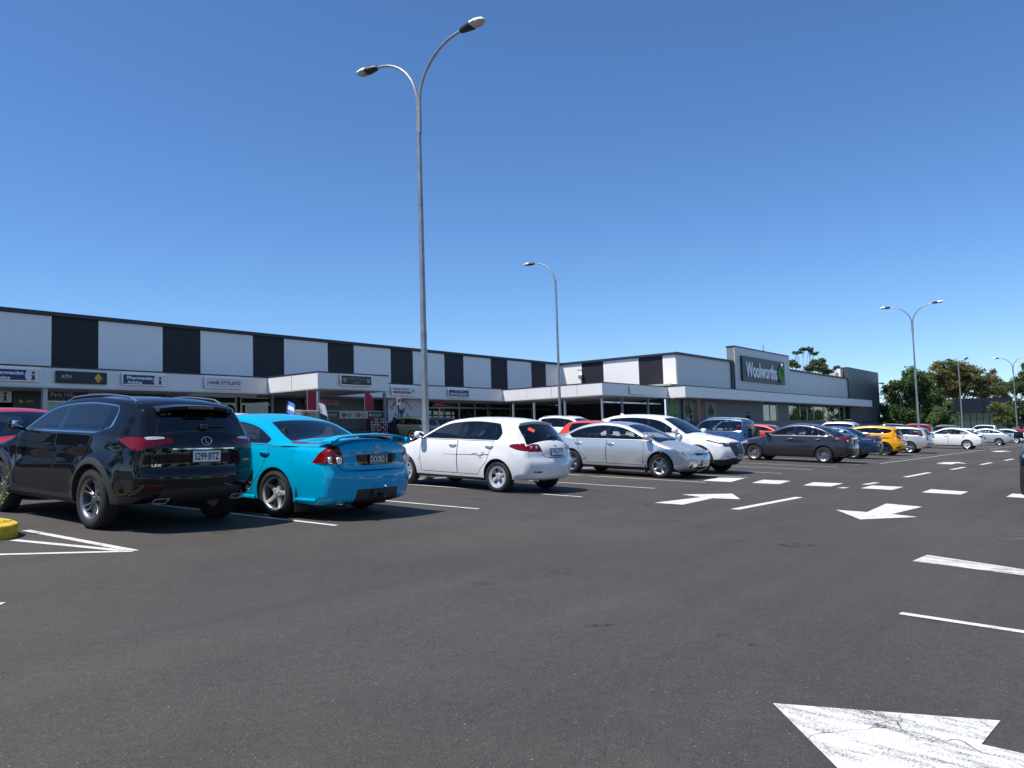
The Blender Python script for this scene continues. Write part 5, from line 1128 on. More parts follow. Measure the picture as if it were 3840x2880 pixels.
SHAPES['suv_cross'] = dict(wb=2.7, W=1.84, H=1.675, r=.355, tw=.225, rr=.235, Ra=.415, sill=.32, rim='multi', rimmat='alloy_dark',
    prof=[(-.7, .33), (-.88, .42), (-.95, .6), (-.94, .8), (-.88, 1.0), (-.84, 1.12), (-.57, 1.49), (-.47, 1.575), (-.2, 1.64), (.4, 1.675), (1.0, 1.66), (1.5, 1.58), (2.34, 1.15), (2.5, 1.11), (3.1, 1.03), (3.44, .93), (3.54, .78), (3.60, .6), (3.57, .42), (3.4, .25)],
    mk=(5, 6, 11, 12, 15), belt=(2.25, 1.03, -.5, 1.12), dlo=(-.1, -.2), drnd=(-.42, 1.28), pillars=[(1.1, .11, -.08), (.0, .06, .1)], glass='glass_dark', rglass='glass_dark',
    tum=.34, tr=.15, tf=.22, flare=.02, aup=.05, xC=.2, hz=.14, hndl=None,
    feat=[head([(2.93, .935), (3.7, .765), (3.7, .90), (2.96, .985)], [(.40, .775), (.95, .77), (.95, .905), (.42, .87)], m='lamp_dark', r=.015), ff_('grille', [(-.30, .52), (.30, .52), (.42, .66), (.44, .86), (.36, .90), (-.36, .90), (-.44, .86), (-.42, .66)], 'black_plastic', .03),
          ff_('lower_grille', [(-.75, .2), (.75, .2), (.72, .40), (.40, .46), (-.40, .46), (-.72, .40)], 'black_plastic', .04), lambda B: both(B, B.strip_front, 'trim_strip', [(.45, .485), (.95, .485), (.95, .505), (.45, .50)], 'gloss_black', .004),
          tail([(-1.2, .95), (-.6, 1.0), (-.62, 1.06), (-1.2, 1.08)], [(.4, .96), (.95, .95), (.95, 1.08), (.42, 1.05)]), bonnet_gap, clad(.06, .09)])
def _wing(B): pass
SHAPES['sedan_modern'] = dict(wb=2.7, W=1.76, H=1.495, r=.312, tw=.205, rr=.212, Ra=.362, sill=.265, rim='multi', rimmat='alloy',
    prof=[(-.75, .25), (-.95, .33), (-.995, .50), (-.985, .66), (-.955, .76), (-.94, 1.0), (-.90, 1.095), (-.62, 1.10), (.1, 1.37), (.5, 1.46), (1.0, 1.495), (1.55, 1.43), (2.42, 1.025), (2.6, .98), (3.15, .87), (3.42, .75), (3.53, .62), (3.6, .46), (3.55, .3), (3.3, .2)],
    mk=(7, 8, 11, 12, 15), belt=(2.4, .925, -.4, 1.01), dlo=(.0, .05), drnd=(-.22, 1.10), pillars=[(1.14, .10, -.08), (.18, .05, .05)], glass='glass_mid', rglass='glass_mid',
    tum=.34, tr=.15, tf=.2, aup=.05, xC=.2, hz=.115, hndl='chrome', crease=(-.8, .86, 2.4, .74, .012),
    feat=[tail([(-1.3, .84), (-.86, .80), (-.52, .985), (-.80, 1.01), (-1.3, 1.02)], [(.44, .86), (.95, .84), (.95, 1.02), (.46, 1.0)]), gap_rear([(.45, .86), (.42, .74), (-.42, .74), (-.45, .86)]),
          gap_side([(-.9, .80), (-.78, .62), (-.55, .60)]), rr_('boot_handle', [(-.40, .935), (.40, .935), (.40, .965), (-.40, .965)], 'chrome', .006),
          head([(2.95, .68), (3.7, .60), (3.7, .76), (3.0, .80)], [(.42, .62), (.95, .62), (.95, .78), (.46, .72)]), ff_('grille', [(-.3, .58), (.3, .58), (.36, .72), (-.36, .72)], 'gloss_black'), bonnet_gap])
import copy as _cp
def vary(base, sx=1., sz=1., **o):
    S = dict(SHAPES[base]); S['prof'] = [(p[0]*sx, p[1]*sz)+tuple(p[2:]) for p in S['prof']]; S['belt'] = tuple(v*(sx if i % 2 == 0 else sz) for i, v in enumerate(S['belt'])); S.update(o); return S
SHAPES['sedan_family'] = vary('sedan_modern', 1., .98, wb=2.66, rim='cap9', rimmat='alloy_paint', glass='glass', drnd=(-.12, 1.09), dlo=(.06, .12), pillars=[(1.14, .10, -.08), (.30, .022, .05)], crease=None, hndl=None,
    feat=[tail([(-1.3, .80), (-.95, .80), (-.62, .90), (-.80, .95), (-1.3, .97)], [(.50, .80), (.95, .80), (.95, .97), (.50, .95)]), rr_('badge_panel', [(-.40, .90), (.40, .90), (.40, .925), (-.40, .925)], 'chrome', .006), gap_side([(-.97, .78), (-.80, .62), (-.55, .60)]),
          head([(2.95, .68), (3.7, .60), (3.7, .76), (3.0, .80)], [(.42, .62), (.95, .62), (.95, .78), (.46, .72)]), ff_('grille', [(-.3, .58), (.3, .58), (.36, .68), (-.36, .68)], 'gloss_black'), bonnet_gap])
SHAPES['sedan_boxy'] = dict(wb=2.5, W=1.69, H=1.41, r=.30, tw=.185, rr=.19, Ra=.345, sill=.25, rim='cap6', rimmat='alloy_paint',
    prof=[(-.75, .27), (-.95, .34), (-1.0, .5), (-.99, .66), (-.94, .74), (-.95, .98), (-.90, 1.03), (-.45, 1.04), (.25, 1.33), (.6, 1.39), (1.0, 1.41), (1.4, 1.35), (2.2, .97), (2.4, .94), (2.95, .85), (3.2, .74), (3.3, .6), (3.36, .46), (3.32, .3), (3.1, .2)],
    mk=(7, 8, 11, 12, 15), belt=(2.2, .89, -.3, .95), dlo=(.18, .32), pillars=[(1.05, .10, -.08), (.36, .022, .05)], glass='glass_mid', rglass='glass_mid',
    tum=.34, tr=.10, tf=.16, aup=.035, xC=.2, hz=.11,
    feat=[lambda B: both(B, B.strip_rear, '@tail_centre', [(.56, .74), (.66, .74), (.66, .90), (.58, .92)], 'tail_clear', .02), lambda B: B.side('@tail_centre', [(-1.2, .74), (-.94, .74), (-.95, .86), (-1.2, .92)], 'tail_clear', .02), tail([(-1.2, .71), (-.86, .71), (-.90, .94), (-1.2, .97)], [(.48, .71), (.95, .71), (.95, .97), (.52, .97)]),
          head([(2.9, .62), (3.5, .6), (3.5, .72), (2.95, .74)], [(.4, .6), (.9, .6), (.9, .72), (.42, .7)]), ff_('grille', [(-.3, .58), (.3, .58), (.33, .68), (-.33, .68)], 'gloss_black'), bonnet_gap])
SHAPES['hatch_sport'] = dict(wb=2.65, W=1.82, H=1.48, r=.325, tw=.235, rr=.242, Ra=.372, sill=.26, rim='fivey', rimmat='alloy_dark',
    prof=[(-.60, .25), (-.77, .33), (-.82, .48), (-.80, .64), (-.74, .74), (-.70, .95), (-.62, 1.04), (-.42, 1.32), (-.32, 1.40), (-.05, 1.455), (.5, 1.48), (1.05, 1.46), (1.5, 1.39), (2.45, .99), (2.6, .95), (3.1, .86), (3.38, .73), (3.48, .6), (3.53, .46), (3.5, .28), (3.3, .18)],
    mk=(6, 7, 12, 13, 16), belt=(2.3, .91, -.4, 1.07), dlo=(-.02, -.05), drnd=(-.42, 1.20), pillars=[(1.12, .10, -.08), (.1, .05, .08)], glass='glass_dark', rglass='glass_dark',
    tum=.36, tr=.18, tf=.2, flare=.02, aup=.05, xC=.2, hz=.14, crease=(-.5, .88, 2.2, .74, .014), rgt=(.92, .86), rgm=.02,
    feat=[tail([(-1., .84), (-.62, .87), (-.42, .965), (-.62, .985), (-1., 1.0)], [(.46, .86), (.95, .84), (.95, 1.0), (.50, .97)]), rr_('rear_diffuser', [(-.6, .1), (.6, .1), (.55, .36), (-.55, .36)], 'black_plastic', .03), lambda B: B.side('rear_vent', [(-.74, .36), (-.50, .38), (-.56, .46), (-.74, .46)], 'gloss_black', .02),
          head([(2.95, .66), (3.6, .6), (3.6, .72), (2.98, .80)], [(.42, .62), (.95, .62), (.95, .76), (.44, .70)]), ff_('grille', [(-.5, .24), (.5, .24), (.42, .52), (-.42, .52)], 'gloss_black'), bonnet_gap])
SHAPES['wagon'] = dict(wb=2.7, W=1.77, H=1.47, r=.315, tw=.205, rr=.21, Ra=.363, sill=.265, rim='multi', rimmat='alloy',
    prof=[(-.8, .28), (-.98, .36), (-1.04, .52), (-1.03, .68), (-.97, .76), (-.95, .98), (-.92, 1.02), (-.70, 1.33), (-.60, 1.395), (-.3, 1.445), (.5, 1.47), (1.1, 1.46), (1.6, 1.38), (2.45, .99), (2.65, .95), (3.2, .86), (3.5, .74), (3.6, .6), (3.65, .46), (3.6, .3), (3.4, .2)],
    mk=(6, 7, 12, 13, 16), belt=(2.4, .905, -.6, .97), dlo=(-.68, -.52), pillars=[(1.16, .09, -.08), (.14, .07, .05)], glass='glass', rglass='glass_mid',
    tum=.33, tr=.14, tf=.2, aup=.045, xC=.2, hz=.115,
    feat=[tail([(-1.3, .74), (-.90, .76), (-.80, .95), (-.92, 1.0), (-1.3, 1.0)], [(.58, .74), (.95, .74), (.95, 1.0), (.62, .99)]), gap_side([(-.97, .74), (-.7, .68), (-.40, .6)]),
          head([(3.0, .64), (3.8, .6), (3.8, .74), (3.05, .78)], [(.4, .6), (.95, .6), (.95, .76), (.44, .7)]), ff_('grille', [(-.3, .56), (.3, .56), (.36, .7), (-.36, .7)], 'gloss_black'), bonnet_gap])
SHAPES['suv_boxy'] = dict(wb=2.6, W=1.78, H=1.73, r=.36, tw=.225, rr=.215, Ra=.42, sill=.36, rim='five', rimmat='alloy',
    prof=[(-.55, .38), (-.70, .44), (-.76, .58), (-.75, .76), (-.71, .86), (-.70, 1.06), (-.68, 1.12), (-.58, 1.55), (-.50, 1.64), (-.2, 1.70), (.4, 1.73), (1.1, 1.71), (1.45, 1.64), (2.05, 1.14), (2.2, 1.10), (2.9, 1.03), (3.2, .95), (3.3, .8), (3.36, .6), (3.33, .44), (3.15, .34)],
    mk=(6, 7, 12, 13, 16), belt=(2.1, 1.05, -.55, 1.08), dlo=(-.50, -.42), pillars=[(1.05, .10, -.06), (.12, .10, .04)], glass='glass_mid', rglass='glass_dark',
    tum=.24, tr=.08, tf=.14, flare=.03, aup=.035, xC=.2, hz=.13,
    feat=[tail([(-1.1, .80), (-.64, .80), (-.66, 1.04), (-1.1, 1.04)], [(.70, .80), (.95, .80), (.95, 1.04), (.72, 1.04)]), head([(2.95, .80), (3.6, .76), (3.6, .92), (3.0, .94)], [(.45, .76), (.9, .76), (.9, .92), (.48, .9)]), ff_('grille', [(-.4, .74), (.4, .74), (.42, .9), (-.42, .9)], 'gloss_black'), bonnet_gap, clad(.05, .08)])
SHAPES['van'] = vary('suv_boxy', 1.08, 1.12, wb=2.8, belt=(2.2, 1.15, -.6, 1.16), H=1.94, pillars=[(1.15, .10, -.06), (.15, .10, .04)])
PAINT = dict(
    black=paint('black', (.006, .0065, .009), .0, .25), teal=paint('teal', (.0, .36, .58), .0, .35), white=paint('white', (.78, .78, .77), 0, .35), silver=paint('silver', (.56, .58, .59), .55, .3), pearl=paint('pearl_white', (.80, .80, .79), 0, .3),
    graphite=paint('graphite', (.045, .042, .052), .55, .3), navy=paint('navy', (.018, .05, .10), .35, .3), yellow=paint('yellow', (.85, .36, .0), .1, .3), champagne=paint('champagne', (.52, .50, .48), .5, .3), ivory=paint('ivory', (.80, .79, .74), 0, .35),
    bluegrey=paint('blue_grey', (.05, .11, .22), .4, .3), royal=paint('royal_blue', (.03, .07, .42), .3, .3), orange=paint('orange_red', (.70, .06, .02), .1, .3), red=paint('red', (.42, .008, .012), .0, .3), forest=paint('dark_green', (.045, .068, .064), .4, .3), midnight=paint('midnight', (.007, .009, .016), .0, .3), darkgrey=paint('dark_grey', (.03, .03, .033), .4, .3))
# ------------------------------------------------------------------ street lamps
GALV = mat('galvanised', (.30, .32, .33), .45, .5, noise=.25, nscale=5)
def lamp_head(root, y0, sg, z):
    p = [Vector((0, y0, z)), Vector((0, y0+sg*.72, z+.03))]
    m = MB(); secs = [(0, .06, .05, 0), (.06, .085, .075, 0), (.25, .12, .10, .01), (.34, .14, .105, .015)]
    def hull(secs, nm, mt, half):
        m = MB(); n = 12; vs = []
        for (d, w, h, dz) in secs:
            for k in range(n):
                a = 2*math.pi*k/n; zz = math.sin(a)*h; zz = zz if zz > 0 or half == 0 else zz*half
                vs.append((math.cos(a)*w, y0+sg*d, z+dz+zz))
        fs = [(i*n+k, i*n+(k+1) % n, (i+1)*n+(k+1) % n, (i+1)*n+k) for i in range(len(secs)-1) for k in range(n)]+[tuple(range(n)), tuple((len(secs)-1)*n+k for k in range(n))]
        m.add(vs, fs, 0, True); return m.build(nm, mt, root, auto=50)
    hull([(0, .05, .05, 0), (.05, .085, .075, 0), (.25, .12, .095, .01), (.36, .145, .105, .015)], 'gear_housing', mat('lamp_black', (.02, .02, .024), .5), .9)
    hull([(.361, .145, .105, .015), (.5, .155, .11, .02), (.66, .13, .085, .02), (.74, .07, .04, .02)], 'lamp_cover', mat('lamp_white', (.78, .78, .77), .45), .05)
    hull([(.34, .125, .03, .008), (.5, .14, .085, .008), (.62, .12, .07, .01), (.71, .05, .02, .01)], 'lens', mat('lamp_dirty', (.46, .44, .42), .25, noise=.4, nscale=20), 1.)
def street_lamp(x, y, label, H=9.28, arms=(1, -1), rad=.083):
    root = empty('street_lamp', (x, y, gz(x, y))); tag(root, label, 'street lamp', 'street lamps in the car park')
    m = MB(); m.tube([(0, 0, 0), (0, 0, .05)], .17, 12); m.tube([(0, 0, .05), (0, 0, 3.4)], [rad, rad*.92], 8); m.tube([(0, 0, 3.4), (0, 0, 3.45)], [rad*.98, rad*.98], 8); m.tube([(0, 0, 3.45), (0, 0, 6.6)], [rad*.88, rad*.72], 8); m.tube([(0, 0, 6.6), (0, 0, 6.65)], [rad*.8, rad*.8], 8); m.tube([(0, 0, 6.65), (0, 0, H)], [rad*.70, rad*.60], 8); m.build('pole', GALV, root, auto=20)
    for sg in arms:
        pts = []
        for t in np.linspace(0, 1, 18):
            a = t*math.pi/2*.98; pts.append((0, sg*(.035+1.5*(1-math.cos(a))**.92), H-1.0+1.0*t*0+2.22*math.sin(a)**1.0))
        pts = [(0, sg*.035, H-.9)]+[(0, sg*(.035+1.5*(1-math.cos(a))), H-.15+1.35*math.sin(a)) for a in np.linspace(0, 1.5, 16)]
        MB().tube(pts, [.045]+[.043-.0008*k for k in range(16)], 8).build('arm', GALV, root); lamp_head(root, pts[-1][1]-sg*.02, sg, pts[-1][2])
street_lamp(13.89, 13.2, 'tall galvanised double arm street lamp rising between the teal and white cars'); street_lamp(37.16, 25.0, 'single arm street lamp behind the white hatchback and silver sedan', 9.35, (1,), .085); street_lamp(64.8, 12.0, 'double arm street lamp standing before the dark green tree'); street_lamp(118, 10.7, 'farthest double arm street lamp at the right edge of the photo')
fl = empty('flood_light', (113.7, 16.1, gz(113.7, 16.1))); tag(fl, 'slim pole with two small flood lamps on a crossbar before the large gum tree', 'flood light')
MB().tube([(0, 0, 0), (0, 0, 9.9)], [.10, .06], 8).build('pole', GALV, fl); MB().tube([(0, .75, 9.9), (0, -.75, 9.9)], .04, 6).build('crossbar', GALV, fl)
for sg in (1, -1):
    b = MB().box((-.2, -.24, -.07), (.2, .24, .09), bev=.03); ca, sa = math.cos(.45*sg), math.sin(.45*sg); b.v = [(x_, sg*.92+y_*ca-z_*sa*1., 10.12+y_*sa*-1*-1+z_*ca) for x_, y_, z_ in b.v]; b.build('lamp_head', mat('lamp_black', (.02, .02, .024), .5), fl); MB().tube([(0, sg*.7, 9.9), (0, sg*.85, 10.08)], .03, 5).build('bracket', GALV, fl)

# ------------------------------------------------------------------ trees
def leaf_mat(name, c, var=.35):
    if name in MATS: return MATS[name]
    m = bpy.data.materials.new(name); m.use_nodes = True; n = m.node_tree.nodes; l = m.node_tree.links; b = n['Principled BSDF']
    g_ = n.new('ShaderNodeNewGeometry'); r_ = n.new('ShaderNodeMapRange'); r_.inputs[3].default_value = 1-var; r_.inputs[4].default_value = 1+var; l.new(g_.outputs['Random Per Island'], r_.inputs[0])
    mx = n.new('ShaderNodeMix'); mx.data_type = 'RGBA'; mx.blend_type = 'MULTIPLY'; mx.inputs[0].default_value = 1; mx.inputs[6].default_value = (*c, 1); l.new(r_.outputs[0], mx.inputs[7]); l.new(mx.outputs[2], b.inputs['Base Color'])
    b.inputs['Roughness'].default_value = .6; b.inputs['Specular IOR Level'].default_value = .3
    tl = n.new('ShaderNodeBsdfTranslucent'); l.new(mx.outputs[2], tl.inputs[0]); ms = n.new('ShaderNodeMixShader'); ms.inputs[0].default_value = .5; l.new(b.outputs[0], ms.inputs[1]); l.new(tl.outputs[0], ms.inputs[2]); l.new(ms.outputs[0], n['Material Output'].inputs[0]); MATS[name] = m; return m
BARK = mat('bark', (.16, .13, .11), .9, noise=.4, nscale=3); PALEB = mat('bark_pale', (.42, .38, .33), .8, noise=.3, nscale=3)
def tree(x, y, clumps, label, mats_, leaf=.28, per=900, th=3., tr=.25, bark=BARK, seed=1, name='tree', group='trees behind the car park', z0=None, zoff=0, twig=True):
    """clumps: (dx, dy, z, rx, ry, rz) above the tree's base"""
    rg = np.random.default_rng(seed); z0 = gz(x, y)+zoff if z0 is None else z0; root = empty(name, (x, y, z0)); tag(root, label, 'tree', group)
    top = Vector((np.mean([c[0] for c in clumps])*.3, 0, th)); m = MB(); m.tube([(0, 0, -.3), (.05, 0, th*.5), top[:]], [tr*1.25, tr, tr*.75], 8)
    for c in clumps:
        e = Vector((c[0], c[1], c[2])); mid = top.lerp(e, .5)+Vector((rg.uniform(-.3, .3), rg.uniform(-.3, .3), -abs(e.z-top.z)*.08)); m.tube([top[:], mid[:], e[:]], [tr*.5, tr*.32, tr*.12], 6)
        if twig:
            for k in range(4): q = e+Vector((rg.normal()*c[3]*.4, rg.normal()*c[4]*.4, abs(rg.normal())*c[5]*.4)); m.tube([mid.lerp(e, .6)[:], q[:]], [tr*.12, tr*.04], 4)
    m.build('trunk', bark, root)
    vol = np.array([max(c[3]*c[4]*c[5], .01)**.667 for c in clumps]); vol /= vol.mean(); n_m = len(mats_); V = [[] for _ in range(n_m)]
    for c, f in zip(clumps, vol):
        n = int(per*f); nsub = max(6, int(8*f)); sub = rg.normal(size=(nsub, 3)); sub /= np.linalg.norm(sub, axis=1)[:, None]; sub *= rg.uniform(.45, .95, (nsub, 1)); sub[:, 2] *= np.where(sub[:, 2] < 0, .65, 1)
        w = rg.integers(0, nsub, n); p = sub[w]+rg.normal(size=(n, 3))*.20; p = p*np.array(c[3:6])+np.array(c[:3])
        mi = np.minimum((rg.random(nsub)*n_m).astype(int), n_m-1)[w]
        mi = np.where(rg.random(n) < .2, rg.integers(0, n_m, n), mi)
        d = rg.normal(size=(n, 3)); d /= np.linalg.norm(d, axis=1)[:, None]; u = np.cross(d, rg.normal(size=(n, 3))); u /= np.linalg.norm(u, axis=1)[:, None]; L = leaf*rg.uniform(.6, 1.3, (n, 1)); wd_ = L*.42
        quad = np.stack([p-d*L*.5, p+u*wd_*.5, p+d*L*.5, p-u*wd_*.5], 1)
        for k in range(n_m): V[k].append(quad[mi == k])
    for k in range(n_m):
        q = np.concatenate(V[k]); 
        if len(q) == 0: continue
        me = bpy.data.meshes.new('crown'); me.vertices.add(len(q)*4); me.vertices.foreach_set('co', q.reshape(-1)); me.loops.add(len(q)*4); me.loops.foreach_set('vertex_index', np.arange(len(q)*4)); me.polygons.add(len(q)); me.polygons.foreach_set('loop_start', np.arange(0, len(q)*4, 4)); me.polygons.foreach_set('loop_total', np.full(len(q), 4)); me.materials.append(mats_[k]); me.update(); me.validate(); link('crown', me, root)
    return root
def at(u, v, d):
    """world point seen at photo pixel (u,v) at depth d - used once, to lay out the far trees"""
    yaw, pitch, roll = .6511, .0678, .0303; f = np.array([math.cos(yaw)*math.cos(pitch), math.sin(yaw)*math.cos(pitch), math.sin(pitch)]); r = np.array([math.sin(yaw), -math.cos(yaw), 0]); up = np.cross(r, f); c, s = math.cos(roll), math.sin(roll); r2, u2 = c*r-s*up, s*r+c*up
    return d*(f+(u-1920)/3000*r2+(1440-v)/3000*u2)
DG = [leaf_mat('leaf_dark', (.07, .12, .04)), leaf_mat('leaf_mid', (.10, .175, .052)), leaf_mat('leaf_light_green', (.17, .235, .08))]; GUM = [leaf_mat('gum_light', (.15, .20, .06)), leaf_mat('gum_olive', (.17, .18, .06)), leaf_mat('gum_brown', (.20, .15, .065)), leaf_mat('gum_gold', (.29, .24, .07)), leaf_mat('gum_green', (.11, .15, .05))]; GR = [leaf_mat('gum_grey', (.16, .175, .10)), leaf_mat('gum_green', (.05, .075, .03)), leaf_mat('gum_olive', (.075, .085, .03))]  # leaf tones of each kind, mixed at random through a crown
def ftree(u, ubase, d, cl, label, mats_, **k):
    """clumps given as (px, py, rx, rz) in photo pixels at depth d"""
    b = at(u, ubase, d); s = d/3000; lat = np.array([math.sin(.6511), -math.cos(.6511)]); z0 = float(gz(b[0], b[1])); out = []; rs = random.Random(int(u))
    for (px, py, rx, rz) in cl:
        p = at(px, py, d); o = p-b; dep = rs.uniform(-.6, .6)*rx*s; f2 = np.array([math.cos(.6511), math.sin(.6511)])
        out.append((o[0]+f2[0]*dep, o[1]+f2[1]*dep, p[2]+EYE-z0, rx*s, rx*s, rz*s))
    return tree(b[0], b[1], out, label, mats_, z0=z0, **k)
ftree(3410, 1590, 128, [(3350, 1540, 46, 42), (3385, 1480, 55, 50), (3420, 1430, 45, 46), (3445, 1470, 55, 55), (3480, 1500, 46, 52), (3400, 1550, 60, 45), (3330, 1575, 34, 30), (3462, 1560, 50, 40), (3395, 1415, 16, 26), (3345, 1450, 22, 30), (3500, 1555, 30, 34), (3375, 1440, 20, 30), (3450, 1408, 14, 18), (3425, 1397, 10, 16)], 'dense dark green tree beside the end of the supermarket', DG, leaf=.42, per=2000, th=2.2, tr=.2, seed=4)
ftree(3535, 1595, 120, [(3540, 1545, 36, 34), (3520, 1575, 40, 28), (3555, 1575, 30, 26)], 'small bushy tree left of the green glass wall', DG[1:], leaf=.38, per=1300, th=1.2, tr=.12, seed=5)
ftree(3590, 1590, 205, [(3470, 1415, 40, 28), (3515, 1400, 40, 30), (3545, 1380, 48, 26), (3590, 1382, 42, 24), (3640, 1398, 44, 28), (3560, 1440, 60, 34), (3620, 1440, 56, 30), (3660, 1430, 44, 30), (3700, 1440, 28, 34), (3540, 1470, 50, 26), (3600, 1475, 60, 26), (3660, 1470, 50, 26), (3490, 1450, 40, 34), (3705, 1480, 30, 30), (3735, 1455, 36, 34), (3720, 1420, 30, 26), (3455, 1440, 30, 26), (3760, 1490, 30, 30), (3610, 1410, 50, 26), (3570, 1405, 46, 26)], 'huge spreading gum tree with gold and brown foliage above the dark hall', GUM, leaf=.62, per=1500, th=4, tr=.5, bark=PALEB, seed=6)
ftree(3745, 1590, 190, [(3735, 1455, 30, 28), (3770, 1460, 30, 26), (3750, 1500, 34, 30), (3790, 1440, 26, 24), (3760, 1540, 30, 26)], 'grey green gum right of the huge spreading gum', GR, leaf=.5, per=1100, th=4, tr=.3, bark=PALEB, seed=7)
ftree(3830, 1595, 135, [(3810, 1460, 30, 34), (3840, 1440, 34, 40), (3870, 1470, 40, 50), (3800, 1520, 34, 40), (3840, 1540, 44, 40), (3890, 1530, 40, 50), (3780, 1560, 26, 30), (3820, 1570, 40, 26)], 'tall dark leafy tree at the right edge behind the last lamp', DG, leaf=.42, per=1500, th=2, tr=.25, seed=8)
ftree(3738, 1592, 128, [(3735, 1530, 28, 28), (3760, 1545, 26, 30), (3730, 1565, 24, 24), (3750, 1575, 30, 18)], 'rounded olive shrub in front of the right end of the dark hall', [GUM[0], DG[2], GUM[3]], leaf=.32, per=1100, th=1, tr=.1, seed=9)
ftree(3850, 1590, 170, [(3835, 1395, 20, 22), (3865, 1385, 26, 26), (3850, 1420, 24, 20)], 'sparse gum crown peeking in at the far right', GR, leaf=.5, per=700, th=6, tr=.25, bark=PALEB, seed=10)
ftree(3024, 1560, 190, [(3008, 1312, 16, 8), (3030, 1310, 14, 8), (2990, 1324, 16, 7), (3052, 1326, 14, 8), (3040, 1318, 10, 6), (2978, 1322, 8, 5)], 'umbrella shaped gum with bare limbs above the supermarket roof', GR, leaf=.4, per=520, th=11, tr=.20, bark=PALEB, seed=11)
ftree(3075, 1560, 185, [(3060, 1362, 26, 18), (3080, 1352, 18, 14), (3040, 1378, 24, 16), (3092, 1372, 14, 18), (3070, 1385, 30, 14)], 'round dark gum crown over the supermarket roof right of the umbrella gum', GR, leaf=.5, per=1000, th=10, tr=.3, bark=PALEB, seed=12)
ftree(2975, 1560, 185, [(2975, 1362, 16, 12), (2962, 1372, 10, 10), (2985, 1374, 12, 10)], 'small pale gum crown just right of the sign wall', [GUM[2], GUM[0], GR[0]], leaf=.45, per=700, th=10, tr=.2, bark=PALEB, seed=13)
ftree(3140, 1560, 185, [(3138, 1382, 20, 10), (3120, 1392, 16, 8), (3105, 1396, 16, 8), (3155, 1390, 12, 10)], 'low gum crown over the roof beside the dark end block', GR, leaf=.45, per=700, th=10, tr=.2, bark=PALEB, seed=14)

# ------------------------------------------------------------------ dark hall on the right
hb_ = at(3650, 1590, 150); HL = empty('dark_hall', (hb_[0], hb_[1], gz(hb_[0], hb_[1]))); HL.rotation_euler = (0, 0, .6511-math.pi/2); tag(HL, 'dark flat roofed hall with a green glass wall behind the right hand cars', 'building')
s_ = 150/3000; NV = mat('hall_navy', (.020, .020, .036), .5); GG = mat('hall_glass', (.025, .085, .065), .12, coat=.3)
def hx(u): return (u-3650)*s_
def hz(v): return (1618-v)*s_+.0
MB().box((hx(3585), 0, hz(1538)), (hx(3800), 9, hz(1483))).build('parapet', NV, HL); MB().box((hx(3524), -.05, hz(1530)), (hx(3584), 6, hz(1488))).build('parapet', mat('hall_grey', (.045, .045, .06), .5), HL); MB().box((hx(3575), .6, -1), (hx(3800), 9, hz(1539))).build('hall_body', mat('hall_inside', (.012, .016, .016), .6), HL)
for k in range(9): a = hx(3572+24*k); MB().box((a+.06, .35, 0), (a+24*s_-.06, .5, hz(1538))).build('glass_panel', GG, HL)
MB().box((hx(3560), -.02, -1), (hx(3570), .3, hz(1532))).build('column', BLK, HL); MB().box((hx(3690), -.1, hz(1540)), (hx(3697), 0, hz(1500))).build('downpipe', BLK, HL)
wl = empty('low_wall', (at(3680, 1592, 128)[0], at(3680, 1592, 128)[1], gz(*at(3680, 1592, 128)[:2]))); wl.rotation_euler = (0, 0, .6511-math.pi/2); tag(wl, 'low pale garden wall in front of the green glass', 'wall'); MB().box((-5, 0, 0), (8, .25, .95)).build('wall_body', mat('pale_wall', (.5, .5, .48), .7), wl); MB().box((-5, -.03, .95), (8, .28, 1.02)).build('coping', WLL, wl)

# unseen trees added round the car park to darken reflections in paint and glass
r9 = random.Random(21)
for i, (x_, y_) in enumerate([(-14, 2), (-17, 9), (-15, 16), (-18, 23), (-16, 31), (-10, -12), (-3, -19), (5, -22), (13, -21), (21, -23), (29, -20), (38, -22), (47, -20), (57, -22), (-20, -6)]):
    h_ = r9.uniform(5, 8); cl = [(r9.uniform(-1.8, 1.8), r9.uniform(-1.8, 1.8), r9.uniform(h_*.35, h_*.85), 1.7, 1.7, 1.5) for _ in range(7)]
    tree(x_, y_, cl, 'leafy unseen tree added for reflections in paint and glass', DG if i % 3 else GUM, leaf=.5, per=420, th=h_*.3, tr=.18, seed=30+i, group='unseen trees added for reflections', twig=False)
# hedge along the far edge
for i in range(13):
    u_ = 3280+50*i
    if 3560 < u_ < 3740: continue
    ftree(u_, 1598, 150, [(u_, 1586, 30, 16), (u_+22, 1590, 26, 14)], 'clipped hedge bush at the far edge of the car park', DG, leaf=.4, per=700, th=.4, tr=.08, seed=60+i, name='hedge_bush', group='hedge at the far edge')
